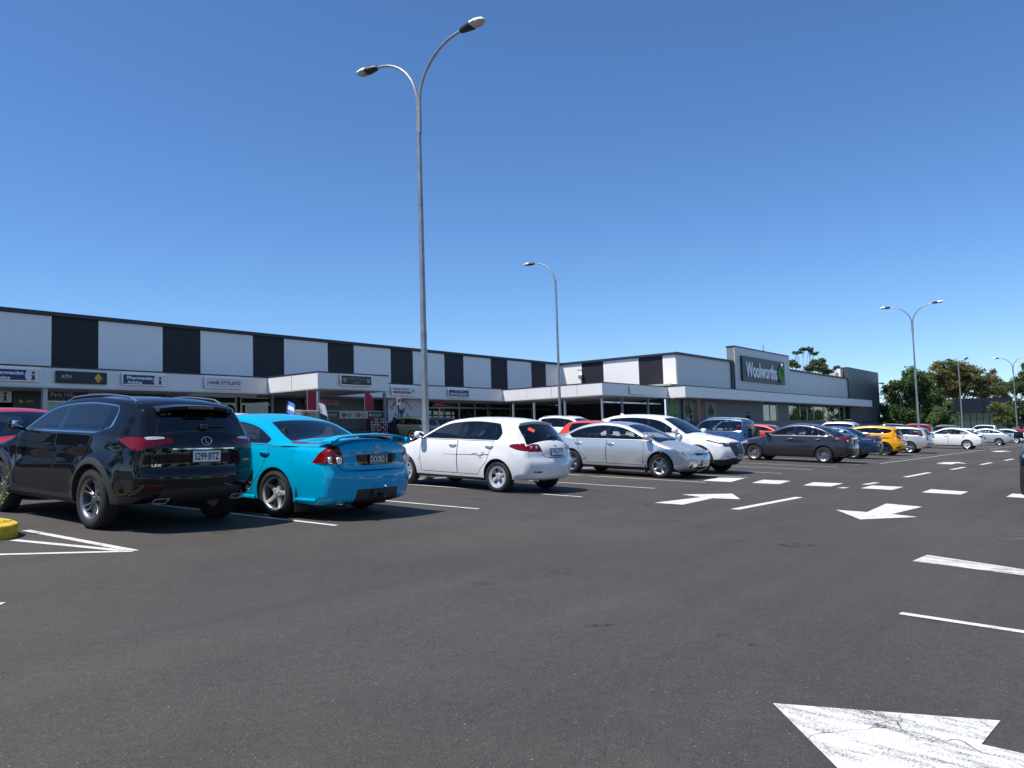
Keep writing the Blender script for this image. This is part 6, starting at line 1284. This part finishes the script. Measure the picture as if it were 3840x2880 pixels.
# ------------------------------------------------------------------ people
def person(x, y, z, rz, label, top, legs, hair, skin=(.45, .29, .2), bend=0.):
    root = empty('person', (x, y, z), rz); tag(root, label, 'person')
    V = [(0, 0, .95), (0, 0, 1.15), (0, .02, 1.38), (0, .01, 1.50), (0, .03, 1.60), (0, .03, 1.72), (-.09, 0, .90), (-.10, .03, .50), (-.10, -.02, .07), (-.10, .12, .03), (.09, 0, .90), (.10, .06, .50), (.11, .02, .07), (.11, .16, .03), (-.19, .0, 1.42), (-.24, .0, 1.15), (-.20, .16, .98), (-.19, .22, .92), (.19, 0, 1.42), (.25, -.02, 1.15), (.24, .06, .92), (.24, .10, .84)]
    E = [(0, 1), (1, 2), (2, 3), (3, 4), (4, 5), (0, 6), (6, 7), (7, 8), (8, 9), (0, 10), (10, 11), (11, 12), (12, 13), (2, 14), (14, 15), (15, 16), (16, 17), (2, 18), (18, 19), (19, 20), (20, 21)]
    Rd = [.14, .13, .15, .055, .085, .075, .09, .065, .045, .04, .09, .065, .045, .04, .07, .05, .038, .035, .07, .05, .038, .035]
    me = bpy.data.meshes.new('body'); me.from_pydata(V, E, []); o = link('body', me, root)
    sk = o.modifiers.new('s', 'SKIN'); 
    for i, r_ in enumerate(Rd): me.skin_vertices[0].data[i].radius = (r_, r_*.8)
    me.skin_vertices[0].data[0].use_root = True
    sb = o.modifiers.new('d', 'SUBSURF'); sb.levels = 2; sb.render_levels = 2
    dg = bpy.context.evaluated_depsgraph_get(); nm = bpy.data.meshes.new_from_object(o.evaluated_get(dg)); o.modifiers.clear(); o.data = nm
    for m_ in (mat('skin_%s' % label[:4], skin, .6), mat('top_'+label[:9], top, .8), mat('legs_'+label[:9], legs, .8)): nm.materials.append(m_)
    for p in nm.polygons:
        c = p.center; p.material_index = 0 if c.z > 1.47 or (abs(c.x) > .17 and c.z < 1.12) else (1 if c.z > .93 else 2); p.use_smooth = True
    hm = MB(); hm.lathe([(1.60, .06), (1.64, .095), (1.72, .10), (1.79, .07), (1.815, .001)], 14, 'Z', c=(0, .02, 0)); hm.build('hair', mat('hair_'+label[:5], hair, .7), root)
    hn = MB()
    for sx_, (hx_, hy_, hz_) in ((-1, (-.19, .24, .90)), (1, (.24, .115, .81))):
        for k in range(4): hn.tube([(hx_+(k-1.5)*.018, hy_, hz_), (hx_+(k-1.5)*.019, hy_+.035, hz_-.035), (hx_+(k-1.5)*.018, hy_+.035, hz_-.07)], .0085, 5)
        hn.tube([(hx_-sx_*.03, hy_, hz_), (hx_-sx_*.05, hy_+.03, hz_-.03)], .009, 5)
    hn.build('fingers', MATS['skin_%s' % label[:4]], root); fc = MB(); fc.box((-.012, .115, 1.63), (.012, .145, 1.67), bev=.005); fc.build('nose', MATS['skin_%s' % label[:4]], root); ey = MB()
    for sx_ in (-.032, .032): ey.box((sx_-.01, .105, 1.685), (sx_+.01, .122, 1.70), bev=.003)
    ey.build('eyes', mat('ink', (.015, .015, .02), .5), root); return root
person(77.9, 29.8, Z(.12), 2.6, 'person in dark clothes walking along the shaded supermarket wall', (.02, .02, .025), (.02, .02, .03), (.012, .01, .01))
person(96.2, 30.2, Z(.12), 2.0, 'dark haired person standing before the supermarket entrance glass', (.03, .035, .05), (.02, .02, .03), (.015, .012, .01))
person(64.6, 29.8, Z(.12), 3.4, 'shopper in black passing the clover pattern window', (.02, .02, .022), (.03, .03, .04), (.012, .01, .01))

# ------------------------------------------------------------------ aeroplane far off in the sky
ap = at(2122, 1334, 1500); AP = empty('aeroplane', (ap[0], ap[1], ap[2]+EYE), .6511-1.35); tag(AP, 'tiny white airliner low in the sky above the shops', 'aeroplane'); PW = mat('plane_white', (.8, .8, .8), .4)
MB().lathe([(-2.8, .02), (-2.2, .25), (2.2, .28), (2.8, .02)], 12, 'X').build('fuselage', PW, AP); MB().prism([(.6, .2), (-.2, 2.6), (-.7, 2.6), (-.5, .2), (-.5, -.2), (-.7, -2.6), (-.2, -2.6), (.6, -.2)], lambda u, w, d: (u, w, d), -.1, .0).build('wing', PW, AP); MB().prism([(-2.0, .2), (-2.5, 1.2), (-2.9, 1.2), (-2.75, .2)], lambda u, w, d: (u, d, w), -.04, .04).build('tail_fin', PW, AP)
# ------------------------------------------------------------------ car details
def patch_text(root, name, s, o, right, up, w, h, m, bold=.01): return text_mb(MB(), s, o, right, up, w, h, bold, lift=.003).build(name, m, root, recalc=False)
def rear_frame(B, y, z):
    a, b = B.rearpoint(y, z+.03, .004), B.rearpoint(y, z-.03, .004); return B.rearpoint(y, z, .004), Vector((0, -1, 0)), (a-b).normalized()
def front_frame(B, y, z):
    a, b = B.frontpoint(y, z+.03, .004), B.frontpoint(y, z-.03, .004); return B.frontpoint(y, z, .004), Vector((0, 1, 0)), (a-b).normalized()
def rear_wiper(root, B, s0=.07, L=.34):
    p = Vector(B.pt(B.cs[1]+s0, 0)); q = Vector(B.pt(B.cs[1]+s0+.02, -.48)); n = Vector((-.6, 0, .5)).normalized()*.02; m = MB(); m.box((p.x-.05, -.05, p.z-.02), (p.x+.01, .05, p.z+.04), bev=.012); m.tube([(p+n)[:], (p+(q-p)*.5+n*1.2)[:], (q+n*.6)[:]], [.014, .009, .006], 6); m.build('rear_wiper', MATS['black_plastic'], root)
def aerial(root, B, x, L=.25):
    p = B.toppoint(x, 0); MB().tube([p[:], (p.x-L*.7, 0, p.z+L*.75)], [.006, .003], 5).build('aerial', MATS['black_plastic'], root)
def roof_rails(root, B, m, x0=-.45, x1=1.45, t=.93):
    for sg in (1, -1):
        pts = []
        for x in np.linspace(x0, x1, 12):
            s = B.stop(x); p = B.pt(s, sg*t); h = .034 if x0+.08 < x < x1-.08 else .0; pts.append((p[0], p[1], p[2]+h))
        MB().tube(pts, .013, 8).build('roof_rail', m, root)
def exhausts(root, B, ys, z=.33, r=.045):
    for y in ys: p = B.rearpoint(y, z+.06, 0); MB().lathe([(-.02, r), (.12, r), (.12, r-.008), (-.02, r-.008)], 16, 'X', c=(p.x+.02, y, z)).build('exhaust', MATS['chrome'], root)
def lens_rings(root, B, side, pts, r=.045):
    for (x_or_y, z, where) in pts:
        for sg in (1, -1):
            if where == 'r': p = B.rearpoint(sg*x_or_y, z, .006); n = Vector((-1, 0, .05))
            else: p = B.sidepoint(x_or_y, z, .006); p.y *= sg; n = Vector((-.3, sg, .05))
            d = MB(); n.normalize(); u = Vector((0, 0, 1)).cross(n).normalized(); w = n.cross(u); c = [(p+(u*math.cos(a)+w*math.sin(a))*r+n*.002)[:] for a in np.linspace(0, 6.283, 18, endpoint=False)]; d.add(c+[(p+n*.012)[:]], [(i, (i+1) % 18, 18) for i in range(18)], 0, True); d.build('lamp_lens', MATS['tail_clear'], root); 
            b = MB(); b.tube([(p+(u*math.cos(a)+w*math.sin(a))*r*1.05+n*.004)[:] for a in np.linspace(0, 6.283, 19)], .006, 5, cap=False); b.build('lens_ring', MATS['chrome'], root)
def seat_belt(): pass
def suv_ext(root, B, pm):
    roof_spoiler(root, B, pm, .20, .04, .90); roof_rails(root, B, MATS['alloy'], -.40, 1.35, .93); rear_wiper(root, B, .06); plate(root, B, 'S299\u00b7BTZ', z=.90)
    o, r_, u = rear_frame(B, 0, 1.085); ring(root, 'badge', o+Vector((-.008, 0, 0)), (-1, 0, .1), .050, .006, MATS['chrome'], 1.35); MB().tube([(o+Vector((-.01, .018, .028)))[:], (o+Vector((-.01, .006, -.016)))[:], (o+Vector((-.01, -.036, -.018)))[:]], .006, 5).build('badge_letter', MATS['chrome'], root)
    for s_, y, z, w in (('LEXUS', .56, .80, .20), ('NX200t', -.60, .84, .15)): o, r_, u = rear_frame(B, y, z); patch_text(root, 'badge_lettering', s_, o, r_, u, w, .03, MATS['chrome'])
    for y in (.52, -.52):
        p = B.rearpoint(y, .42, .0); MB().tube([(p.x-.02, y-.11, .40), (p.x-.02, y+.07, .40), (p.x-.02, y+.12, .355), (p.x-.02, y-.05, .345), (p.x-.02, y-.11, .40)], .009, 6).build('exhaust', MATS['alloy_smoke'], root)
    o = B.pt(B.cs[2]+.02, 0); MB().box((o[0]-.16, -.17, o[2]-.01), (o[0]-.13, .17, o[2]+.02), bev=.006).build('brake_light', mat('brake_dark', (.10, .02, .02), .2, coat=1.), root)
    for sg in (1, -1):
        q = [B.rearpoint(sg*y, z, .004) for y, z in ((.50, 1.135), (.60, 1.14), (.70, 1.14), (.70, 1.105), (.60, 1.105), (.50, 1.115))]; MB().add([p[:] for p in q], [tuple(range(6))]).build('reverse_lamp', MATS['tail_clear'], root)
def teal_ext(root, B, pm):
    plate(root, B, 'DOOKS\u00b71', z=.825, dark=True, tw=.32, frame=False)
    # raised boot wing on two legs
    m = MB(); n = 17; rows = []
    for y in np.linspace(-.78, .78, n):
        q = abs(y)/.78; h = .075*(1-max(0, (q-.74)/.26)**2*1.0); zb = B.toppoint(-.95, min(abs(y), .6)).z; x = -1.02+.10*q**2
        rows.append([(x+.22, y, zb+h-.03), (x+.12, y, zb+h+.004), (x, y, zb+h+.006), (x-.05, y, zb+h-.004), (x-.045, y, zb+h-.024), (x+.1, y, zb+h-.03)])
    vs = [p for r_ in rows for p in r_]; m.add(vs, [(i*6+k, i*6+(k+1) % 6, (i+1)*6+(k+1) % 6, (i+1)*6+k) for i in range(n-1) for k in range(6)]+[tuple(range(6)), tuple((n-1)*6+k for k in range(6))], 0, True)
    for sg in (1, -1): m.add([(-.72, sg*.60, 1.055), (-1.02, sg*.66, 1.05), (-1.03, sg*.70, 1.13), (-.80, sg*.70, 1.12), (-.72, sg*.70, 1.04), (-1.02, sg*.76, 1.03), (-1.02, sg*.77, 1.09), (-.82, sg*.77, 1.08)], [(0, 1, 2, 3), (4, 5, 6, 7), (0, 1, 5, 4), (2, 3, 7, 6), (1, 2, 6, 5), (0, 3, 7, 4)])
    m.build('boot_wing', pm, root, auto=40)
    lens_rings(root, B, 1, [(.66, .82, 'r'), (.775, .825, 'r')], .042)
    o, r_, u = rear_frame(B, 0, .985); ring(root, 'badge', o, (-1, 0, .1), .045, .008, MATS['chrome']); blob(root, 'badge_centre', o, (.01, .06, .06), MATS['alloy'])
    for s_, y, z, w in (('COMMODORE', .50, .725, .2), ('S', -.50, .73, .05)): o, r_, u = rear_frame(B, y, z); patch_text(root, 'badge_lettering', s_, o, r_, u, w, .022, MATS['alloy'], 0)
    exhausts(root, B, (.56,), .235, .05)
    for xx in (0,):
        for sg in (1, -1): MB().box((-.44, sg*.66, .10), (-.42, sg*.90, .44), bev=.006).build('mud_flap', MATS['black_plastic'], root)
    p = B.rearpoint(0, .36, .0); t = MB(); t.box((p.x-.12, -.03, .30), (p.x+.1, .03, .36)); t.tube([(p.x-.11, 0, .36), (p.x-.11, 0, .42)], .018, 8); t.build('tow_bar', MATS['black_plastic'], root); blob(root, 'tow_ball', (p.x-.11, 0, .45), (.05, .05, .05), MATS['chrome']); MB().box((p.x-.05, .08, .32), (p.x+.0, .16, .40), bev=.01).build('tow_socket', MATS['black_plastic'], root)
    sd = [(-.50, .30), (-.95, .30)]; pts = [B.sidepoint(x, .275, .012) for x in np.linspace(-.42, -.78, 8)]
    for sg in (1, -1): MB().tube([(p.x, p.y*sg, p.z) for p in pts], .022, 6).build('side_skirt', pm, root); MB().tube([(x, sg*(float(B.W0(x, .25))-.005), .25) for x in np.linspace(.42, 2.35, 10)], .03, 6).build('side_skirt', pm, root)
def white_ext(root, B, pm):
    plate(root, B, 'POLLY\u00b79', z=.80, sub='BIRTHDAY', tw=.30, h=.12); rear_wiper(root, B, .10); roof_spoiler(root, B, pm, .13, .03, .86); lens_rings(root, B, 1, [(.50, .885, 'r'), (.60, .885, 'r')], .034)
    o, r_, u = rear_frame(B, 0, .93); blob(root, 'badge', o, (.01, .07, .035), MATS['chrome']); o, r_, u = rear_frame(B, .36, .745); patch_text(root, 'badge_lettering', 'VIVA', o, r_, u, .11, .022, MATS['alloy'], 0)
    ss = B.cs[1]+.34; p = [Vector(B.pt(B.cs[1]+a, b)) for a, b in ((.26, .52), (.36, .66), (.42, .50), (.32, .36))]; MB().add([(q+Vector((-.006, 0, .006)))[:] for q in p], [(0, 1, 2, 3)]).build('window_sticker', mat('sticker_red', (.75, .10, .06), .6), root)
    # side stripe decal with a leaping cat squiggle
    for sg in (1, -1):
        m = MB(); up = [(1.45, .70), (1.1, .705), (.75, .715), (.62, .72)]; m.tube([(x, sg*(float(B.W0(x, z))+.002), z) for x, z in up], [.002, .004, .005, .007], 5); m.build('stripe_decal', mat('decal_grey', (.33, .34, .36), .5), root); m = MB()
        for pl in ([(.66, .725), (.58, .74), (.50, .72), (.44, .70), (.36, .725), (.22, .735)], [(.50, .72), (.46, .68), (.40, .66)], [(.42, .70), (.38, .76), (.36, .775), (.34, .74)], [(.60, .735), (.54, .70)]): m.tube([(x, sg*(float(B.W0(x, z))+.003), z) for x, z in pl], [.005]*len(pl), 5)
        m.build('animal_decal', mat('decal_dark', (.10, .10, .11), .5), root)
    exhausts(root, B, (.45,), .25, .03)
def chrome_strip(root, B, z0, name='chrome_bar', w=.4): MB().tube([B.frontpoint(y, z0, .006)[:] for y in np.linspace(-w, w, 13)], .012, 6).build(name, MATS['chrome'], root)
def bulbs(root, B, y, z, r=.05, front=True, m='chrome'):
    for sg in (1, -1): p = B.frontpoint(sg*y, z, .0); blob(root, 'headlamp_bulb', p, (.03, r*2, r*2), MATS[m], 14)
def wipers(root, B):
    for t0, t1 in ((-.15, .55), (-.72, -.10)):
        a = Vector(B.pt(B.cs[4]-.05, t0)); b = Vector(B.pt(B.cs[4]-.13, t1)); n = Vector((.35, 0, .8)).normalized()*.018; MB().tube([(a+n*.3)[:], (a.lerp(b, .5)+n)[:], (b+n*.6)[:]], [.012, .008, .005], 5).build('windscreen_wiper', MATS['black_plastic'], root)
def civic_ext(root, B, pm):
    wipers(root, B); plate(root, B, 'S815\u00b7AUZ', front=True, z=.40, dark=False); chrome_strip(root, B, .655, w=.40); o, r_, u = front_frame(B, 0, .63); ring(root, 'badge', o+Vector((.01, 0, 0)), (1, 0, .1), .05, .009, MATS['chrome'])
    bulbs(root, B, .50, .645, .035); aerial(root, B, .2, .12)
    for sg in (1, -1):
        for x in (3.30, 3.16): p = B.sidepoint(x, .68, .004); blob(root, 'headlamp_bulb', (p.x, p.y*sg, p.z), (.09, .02, .07), MATS['chrome'], 14)
        p = B.sidepoint(2.74, .66, .0); blob(root, 'side_repeater', (p.x, p.y*sg, p.z), (.06, .015, .03), MATS['amber'], 8)
        MB().box((2.28, sg*.70, .14), (2.30, sg*.86, .36), bev=.006).build('mud_flap', MATS['black_plastic'], root)
    for y in (.50, .56): pass
def cx_ext(root, B, pm):
    wipers(root, B); roof_spoiler(root, B, pm, .24, .04, .88); plate(root, B, 'S522\u00b7BVT', front=True, z=.50); o, r_, u = front_frame(B, 0, .76); ring(root, 'badge', o+Vector((.012, 0, 0)), (1, 0, .1), .085, .010, MATS['chrome'], 1.25)
    MB().tube([(o+Vector((.015, y, z)))[:] for y, z in ((-.07, .05), (-.03, .01), (0, -.03), (.03, .01), (.07, .05))], .008, 5).build('badge_wing', MATS['chrome'], root)
    MB().tube([B.frontpoint(y, z, .006)[:] for y, z in ((-.90*.62, .84), (-.47, .80), (-.43, .66), (-.30, .525), (0, .51), (.30, .525), (.43, .66), (.47, .80), (.90*.62, .84))], .013, 6).build('grille_surround', MATS['chrome'], root)
    for k in range(6): z = .56+.05*k; MB().tube([B.frontpoint(y, z, .002)[:] for y in np.linspace(-.33, .33, 9)], .006, 4).build('grille_bar', MATS['black_plastic'], root)
    p = B.toppoint(-.2, 0); MB().prism([(-.02, 0), (-.20, .0), (-.18, .07), (-.10, .045)], lambda u_, w, d: (p.x+u_+.1, d, p.z+w-.005), -.018, .018).build('shark_fin_aerial', pm, root); bulbs(root, B, .50, .83, .028); bulbs(root, B, .56, .835, .026)
def nissan_ext(root, B, pm):
    plate(root, B, 'S104\u00b7BKP', z=.84); aerial(root, B, .4, .12); lens_rings(root, B, 1, [(-.84, .87, 's')], .03)
def plain_rear(txt, dark=False, z=.8):
    def f(root, B, pm): plate(root, B, txt, z=z, dark=dark)
    return f
def focus_ext(root, B, pm): plate(root, B, 'S431\u00b7ASD', z=.70); roof_spoiler(root, B, pm, .26, .04, .9, .0)
def spare(root, B, pm):
    p = B.rearpoint(0, .95, .10); t = MB(); t.lathe([(-.09, .05), (-.10, .28), (-.07, .33), (.05, .34), (.09, .30), (.09, .05)], 28, 'X', c=(p.x-.03, -.05, p.z)); t.build('spare_wheel_cover', MATS['rubber'], root)
    m = MB(); m.lathe([(-.105, .02), (-.105, .20), (-.10, .21)], 24, 'X', c=(p.x-.03, -.05, p.z)); m.build('spare_wheel_centre', MATS['black_plastic'], root); roof_rails(root, B, MATS['alloy'], -.4, 1.3)
def rack(root, B, pm):
    spare(root, B, pm)
    for x in (.0, .9): p = B.toppoint(x, 0); MB().tube([(x, -.75, p.z+.16), (x, .75, p.z+.16)], .02, 6).build('roof_bar', MATS['alloy'], root); MB().tube([(x, .6, p.z-.05), (x, .62, p.z+.16)], .02, 6).build('bar_foot', MATS['black_plastic'], root); MB().tube([(x, -.6, p.z-.05), (x, -.62, p.z+.16)], .02, 6).build('bar_foot', MATS['black_plastic'], root)
def wag_ext(root, B, pm): roof_rails(root, B, MATS['black_plastic'], -.5, 1.4); roof_spoiler(root, B, pm, .10, .03, .86); rear_wiper(root, B, .08)
def rails_ext(root, B, pm): roof_rails(root, B, MATS['alloy'], -.4, 1.3); roof_spoiler(root, B, pm, .12, .03, .86)

# ------------------------------------------------------------------ cars in their bays (x, y under the rear axle; yaw 90 noses at the shops)
kerb_island()
def stain(x, y, rx, ry, m, seed):
    r_ = random.Random(seed); n = 22; k = [r_.uniform(.7, 1.15) for _ in range(n)]; k = [(k[i-1]+k[i]+k[(i+1) % n])/3 for i in range(n)]
    mark('ground_stain', [(x+rx*k[i]*math.cos(2*math.pi*i/n), y+ry*k[i]*math.sin(2*math.pi*i/n)) for i in range(n)], m, .003)
for i, x_ in enumerate([11.1, 11.35, 11.0, 17.0, 16.8, 28.0, 27.6, 25.0, 30.3, 8.3, 5.6, 14.0, 12.4, 6.2, 9.4, 16.2, 21.5]): stain(x_, [10.4, 11.6, 9.3, 10.6, 9.2, 10.2, 11.4, 10.0, 10.8, 8.9, 8.7, 8.6, 6.6, 4.2, 3.1, 5.2, 3.6][i], .12+.05*(i % 3), .10+.06*(i % 4), 'oil_stain', i)
stain(12.0, 1.2, .75, .28, 'pale_patch', 77)
for x0_, y0_, x1_, y1_ in ((8.6, 4.0, 9.3, 3.7), (10.2, 5.4, 10.9, 5.0), (6.0, 3.3, 6.35, 3.1), (4.6, 3.0, 4.8, 2.85), (5.0, 2.2, 5.12, 2.1), (4.9, 1.95, 5.0, 1.87), (11.2, 7.2, 12.2, 7.0), (9.0, 6.8, 9.7, 6.6)): line('ground_stain', x0_, y0_, x1_, y1_, .05, 'oil_stain')
put_car('suv_lux', PAINT['black'], 5.56, 10.08, 90.8, 'black four wheel drive with chrome roof rails beside the yellow kerb', 'four wheel drive', extras=suv_ext)
put_car('sedan_sport', PAINT['teal'], 7.83, 9.60, 93.4, 'bright teal sedan with raised boot wing and black plate', 'sedan', extras=teal_ext)
put_car('hatch_family', PAINT['white'], 13.14, 9.80, 88.2, 'white hatchback with grey side decal and red window sticker', 'hatchback', extras=white_ext)
put_car('sedan_arc', PAINT['silver'], 19.45, 12.22, -90, 'silver sedan parked nose out beside the white hatchback', 'sedan', extras=civic_ext, rim='five', rimmat='alloy')
put_car('suv_cross', PAINT['pearl'], 22.15, 12.4, -90, 'white four wheel drive with large dark grille parked nose out', 'four wheel drive', extras=cx_ext)
put_car('sedan_modern', PAINT['graphite'], 32.2, 9.15, 89.6, 'dark grey sedan with multi spoke alloy wheels and chrome handles', 'sedan', extras=nissan_ext)
put_car('sedan_boxy', PAINT['navy'], 37.6, 9.5, 90, 'older navy sedan half hidden behind the dark grey sedan', 'sedan', extras=plain_rear('WLB\u00b7482', z=.60))
put_car('hatch_sport', PAINT['yellow'], 43.2, 9.45, 90, 'bright yellow hatchback with roof spoiler and dark wheels', 'hatchback', extras=focus_ext)
put_car('wagon', PAINT['champagne'], 49.2, 9.5, 90, 'champagne silver wagon between the yellow hatchback and the white sedan', 'wagon', extras=wag_ext, rim='five')
put_car('sedan_family', PAINT['ivory'], 63.0, 8.6, 88, 'white sedan with silver hubcaps right of the champagne wagon', 'sedan', extras=plain_rear('S370\u00b7AEV', z=.75))
put_car('sedan_family', PAINT['silver'], 81.3, 8.7, 88, 'pale silver sedan just beyond the white sedan with hubcaps', 'sedan', extras=plain_rear('S228\u00b7AKR', z=.75), rim='five', rimmat='alloy')
put_car('sedan_family', PAINT['white'], 98, 9.0, 90, 'small white sedan at the right edge beyond the silver one', 'sedan', fine=False)
put_car('suv_lux', PAINT['midnight'], 22.75, .98, 181.5, 'dark navy four wheel drive nosing in at the right edge over a crossing block', 'four wheel drive', name='moving_car', extras=lambda r_, B, pm: (chrome_strip(r_, B, .50, w=.7), bulbs(r_, B, .62, .83, .06)))
G2 = 'cars in the rows behind'
def far(key, col, x, y, yaw, label, cat, extras=None, fine=False, **k): return put_car(key, PAINT[col], x, y, yaw, label, cat, G2, fine=fine, extras=extras, **k)
far('sedan_modern', 'red', 6.2, 17.5, -91, 'red sedan seen through and beside the black four wheel drive windows', 'sedan', fine=True)
far('hatch_family', 'white', 10.9, 17.3, -90, 'white hatchback roof peeping between the black and teal cars', 'hatchback')
far('wagon', 'forest', 35.3, 33.9, 90, 'dark green wagon parked by the shops left of the tall lamp', 'wagon', extras=wag_ext, fine=True, rim='multi')
far('hatch_sport', 'black', 38.0, 34.3, 90, 'black hatchback tail just right of the tall lamp pole', 'hatchback')
far('hatch_family', 'orange', 27.0, 17.3, -90, 'orange red hatchback roof between the white hatchback and silver sedan', 'hatchback')
far('suv_cross', 'pearl', 32.5, 22.3, -90, 'white four wheel drive with roof rails behind the orange red roof', 'four wheel drive', extras=rails_ext)
far('suv_boxy', 'bluegrey', 36.6, 14.6, 90, 'blue grey four wheel drive with a spare wheel on its tail', 'four wheel drive', extras=spare, fine=True)
far('suv_boxy', 'white', 57.5, 22.5, 90, 'white four wheel drive roof behind the spare wheel car', 'four wheel drive')
far('hatch_sport', 'royal', 54.7, 19.7, 90, 'royal blue hatchback right of the spare wheel', 'hatchback', fine=True)
far('sedan_family', 'white', 62, 21.5, 90, 'white sedan roof above the royal blue hatchback', 'sedan')
far('hatch_sport', 'orange', 44.6, 17.3, -90, 'orange red hatchback behind the dark grey sedan bonnet', 'hatchback', fine=True)
far('hatch_family', 'black', 67, 21.5, -90, 'black hatchback roof above the dark grey sedan', 'hatchback')
far('suv_boxy', 'silver', 56.5, 14.8, 90, 'silver four wheel drive with roof bars and spare wheel', 'four wheel drive', extras=rack, fine=True)
far('sedan_family', 'pearl', 62.5, 14.7, 90, 'white sedan right of the silver four wheel drive with roof bars', 'sedan')
far('suv_cross', 'black', 71, 14.6, 90, 'black four wheel drive with roof rails behind the yellow hatchback', 'four wheel drive', extras=rails_ext)
far('suv_boxy', 'red', 77, 13.9, 90, 'red four wheel drive with dark rear glass above the champagne wagon', 'four wheel drive', extras=rails_ext)
far('suv_boxy', 'forest', 92, 14.0, 90, 'dark green four wheel drive behind the white sedan bonnet', 'four wheel drive', extras=rails_ext)
far('wagon', 'pearl', 100, 14.0, 90, 'white wagon with red tail lights behind the white sedan roof', 'wagon')
far('sedan_family', 'pearl', 112, 14.3, 90, 'distant white sedan below the green glass wall', 'sedan')
far('van', 'ivory', 119, 13.8, 90, 'cream van at the right beyond the silver sedan', 'van')
far('hatch_family', 'red', 104, 9.2, 90, 'small red hatchback in front of the cream van', 'hatchback')
far('sedan_modern', 'darkgrey', 126, 12.6, 90, 'distant dark sedan right of the cream van', 'sedan')
# little window flags on the hidden car behind the teal sedan
def flag(x, y, z, label, cols, lean):
    root = empty('window_flag', (x, y, z)); tag(root, label, 'flag', 'car window flags'); MB().tube([(0, 0, 0), (lean, 0, .42)], .006, 5).build('stick', MATS['black_plastic'], root)
    n = 8; W_, H_ = .34, .26
    for k, c in enumerate(cols):
        m = MB(); vs = []
        for j in (k/len(cols), (k+1)/len(cols)):
            for i in range(n+1): q = i/n; vs.append((lean*(.45+.55*(1-j))+(.10-lean*.2)*q, .05*math.sin(q*7)-W_*.55*q, .42-H_*j-.20*q*q))
        m.add(vs, [(i, i+1, n+2+i, n+1+i) for i in range(n)], 0, True); m.build('cloth', c, root, recalc=False)
flag(11.35, 15.2, gz(11.35, 15.2)+1.36, 'small blue and white flag clipped on above the teal roof', [mat('flag_blue', (.05, .2, .6), .7), mat('flag_white', (.75, .75, .75), .7), MATS['flag_blue']], .10); flag(12.25, 15.0, gz(12.25, 15.0)+1.36, 'white flag with a small crest fluttering above the teal car', [MATS['flag_white'], MATS['flag_white']], -.12)
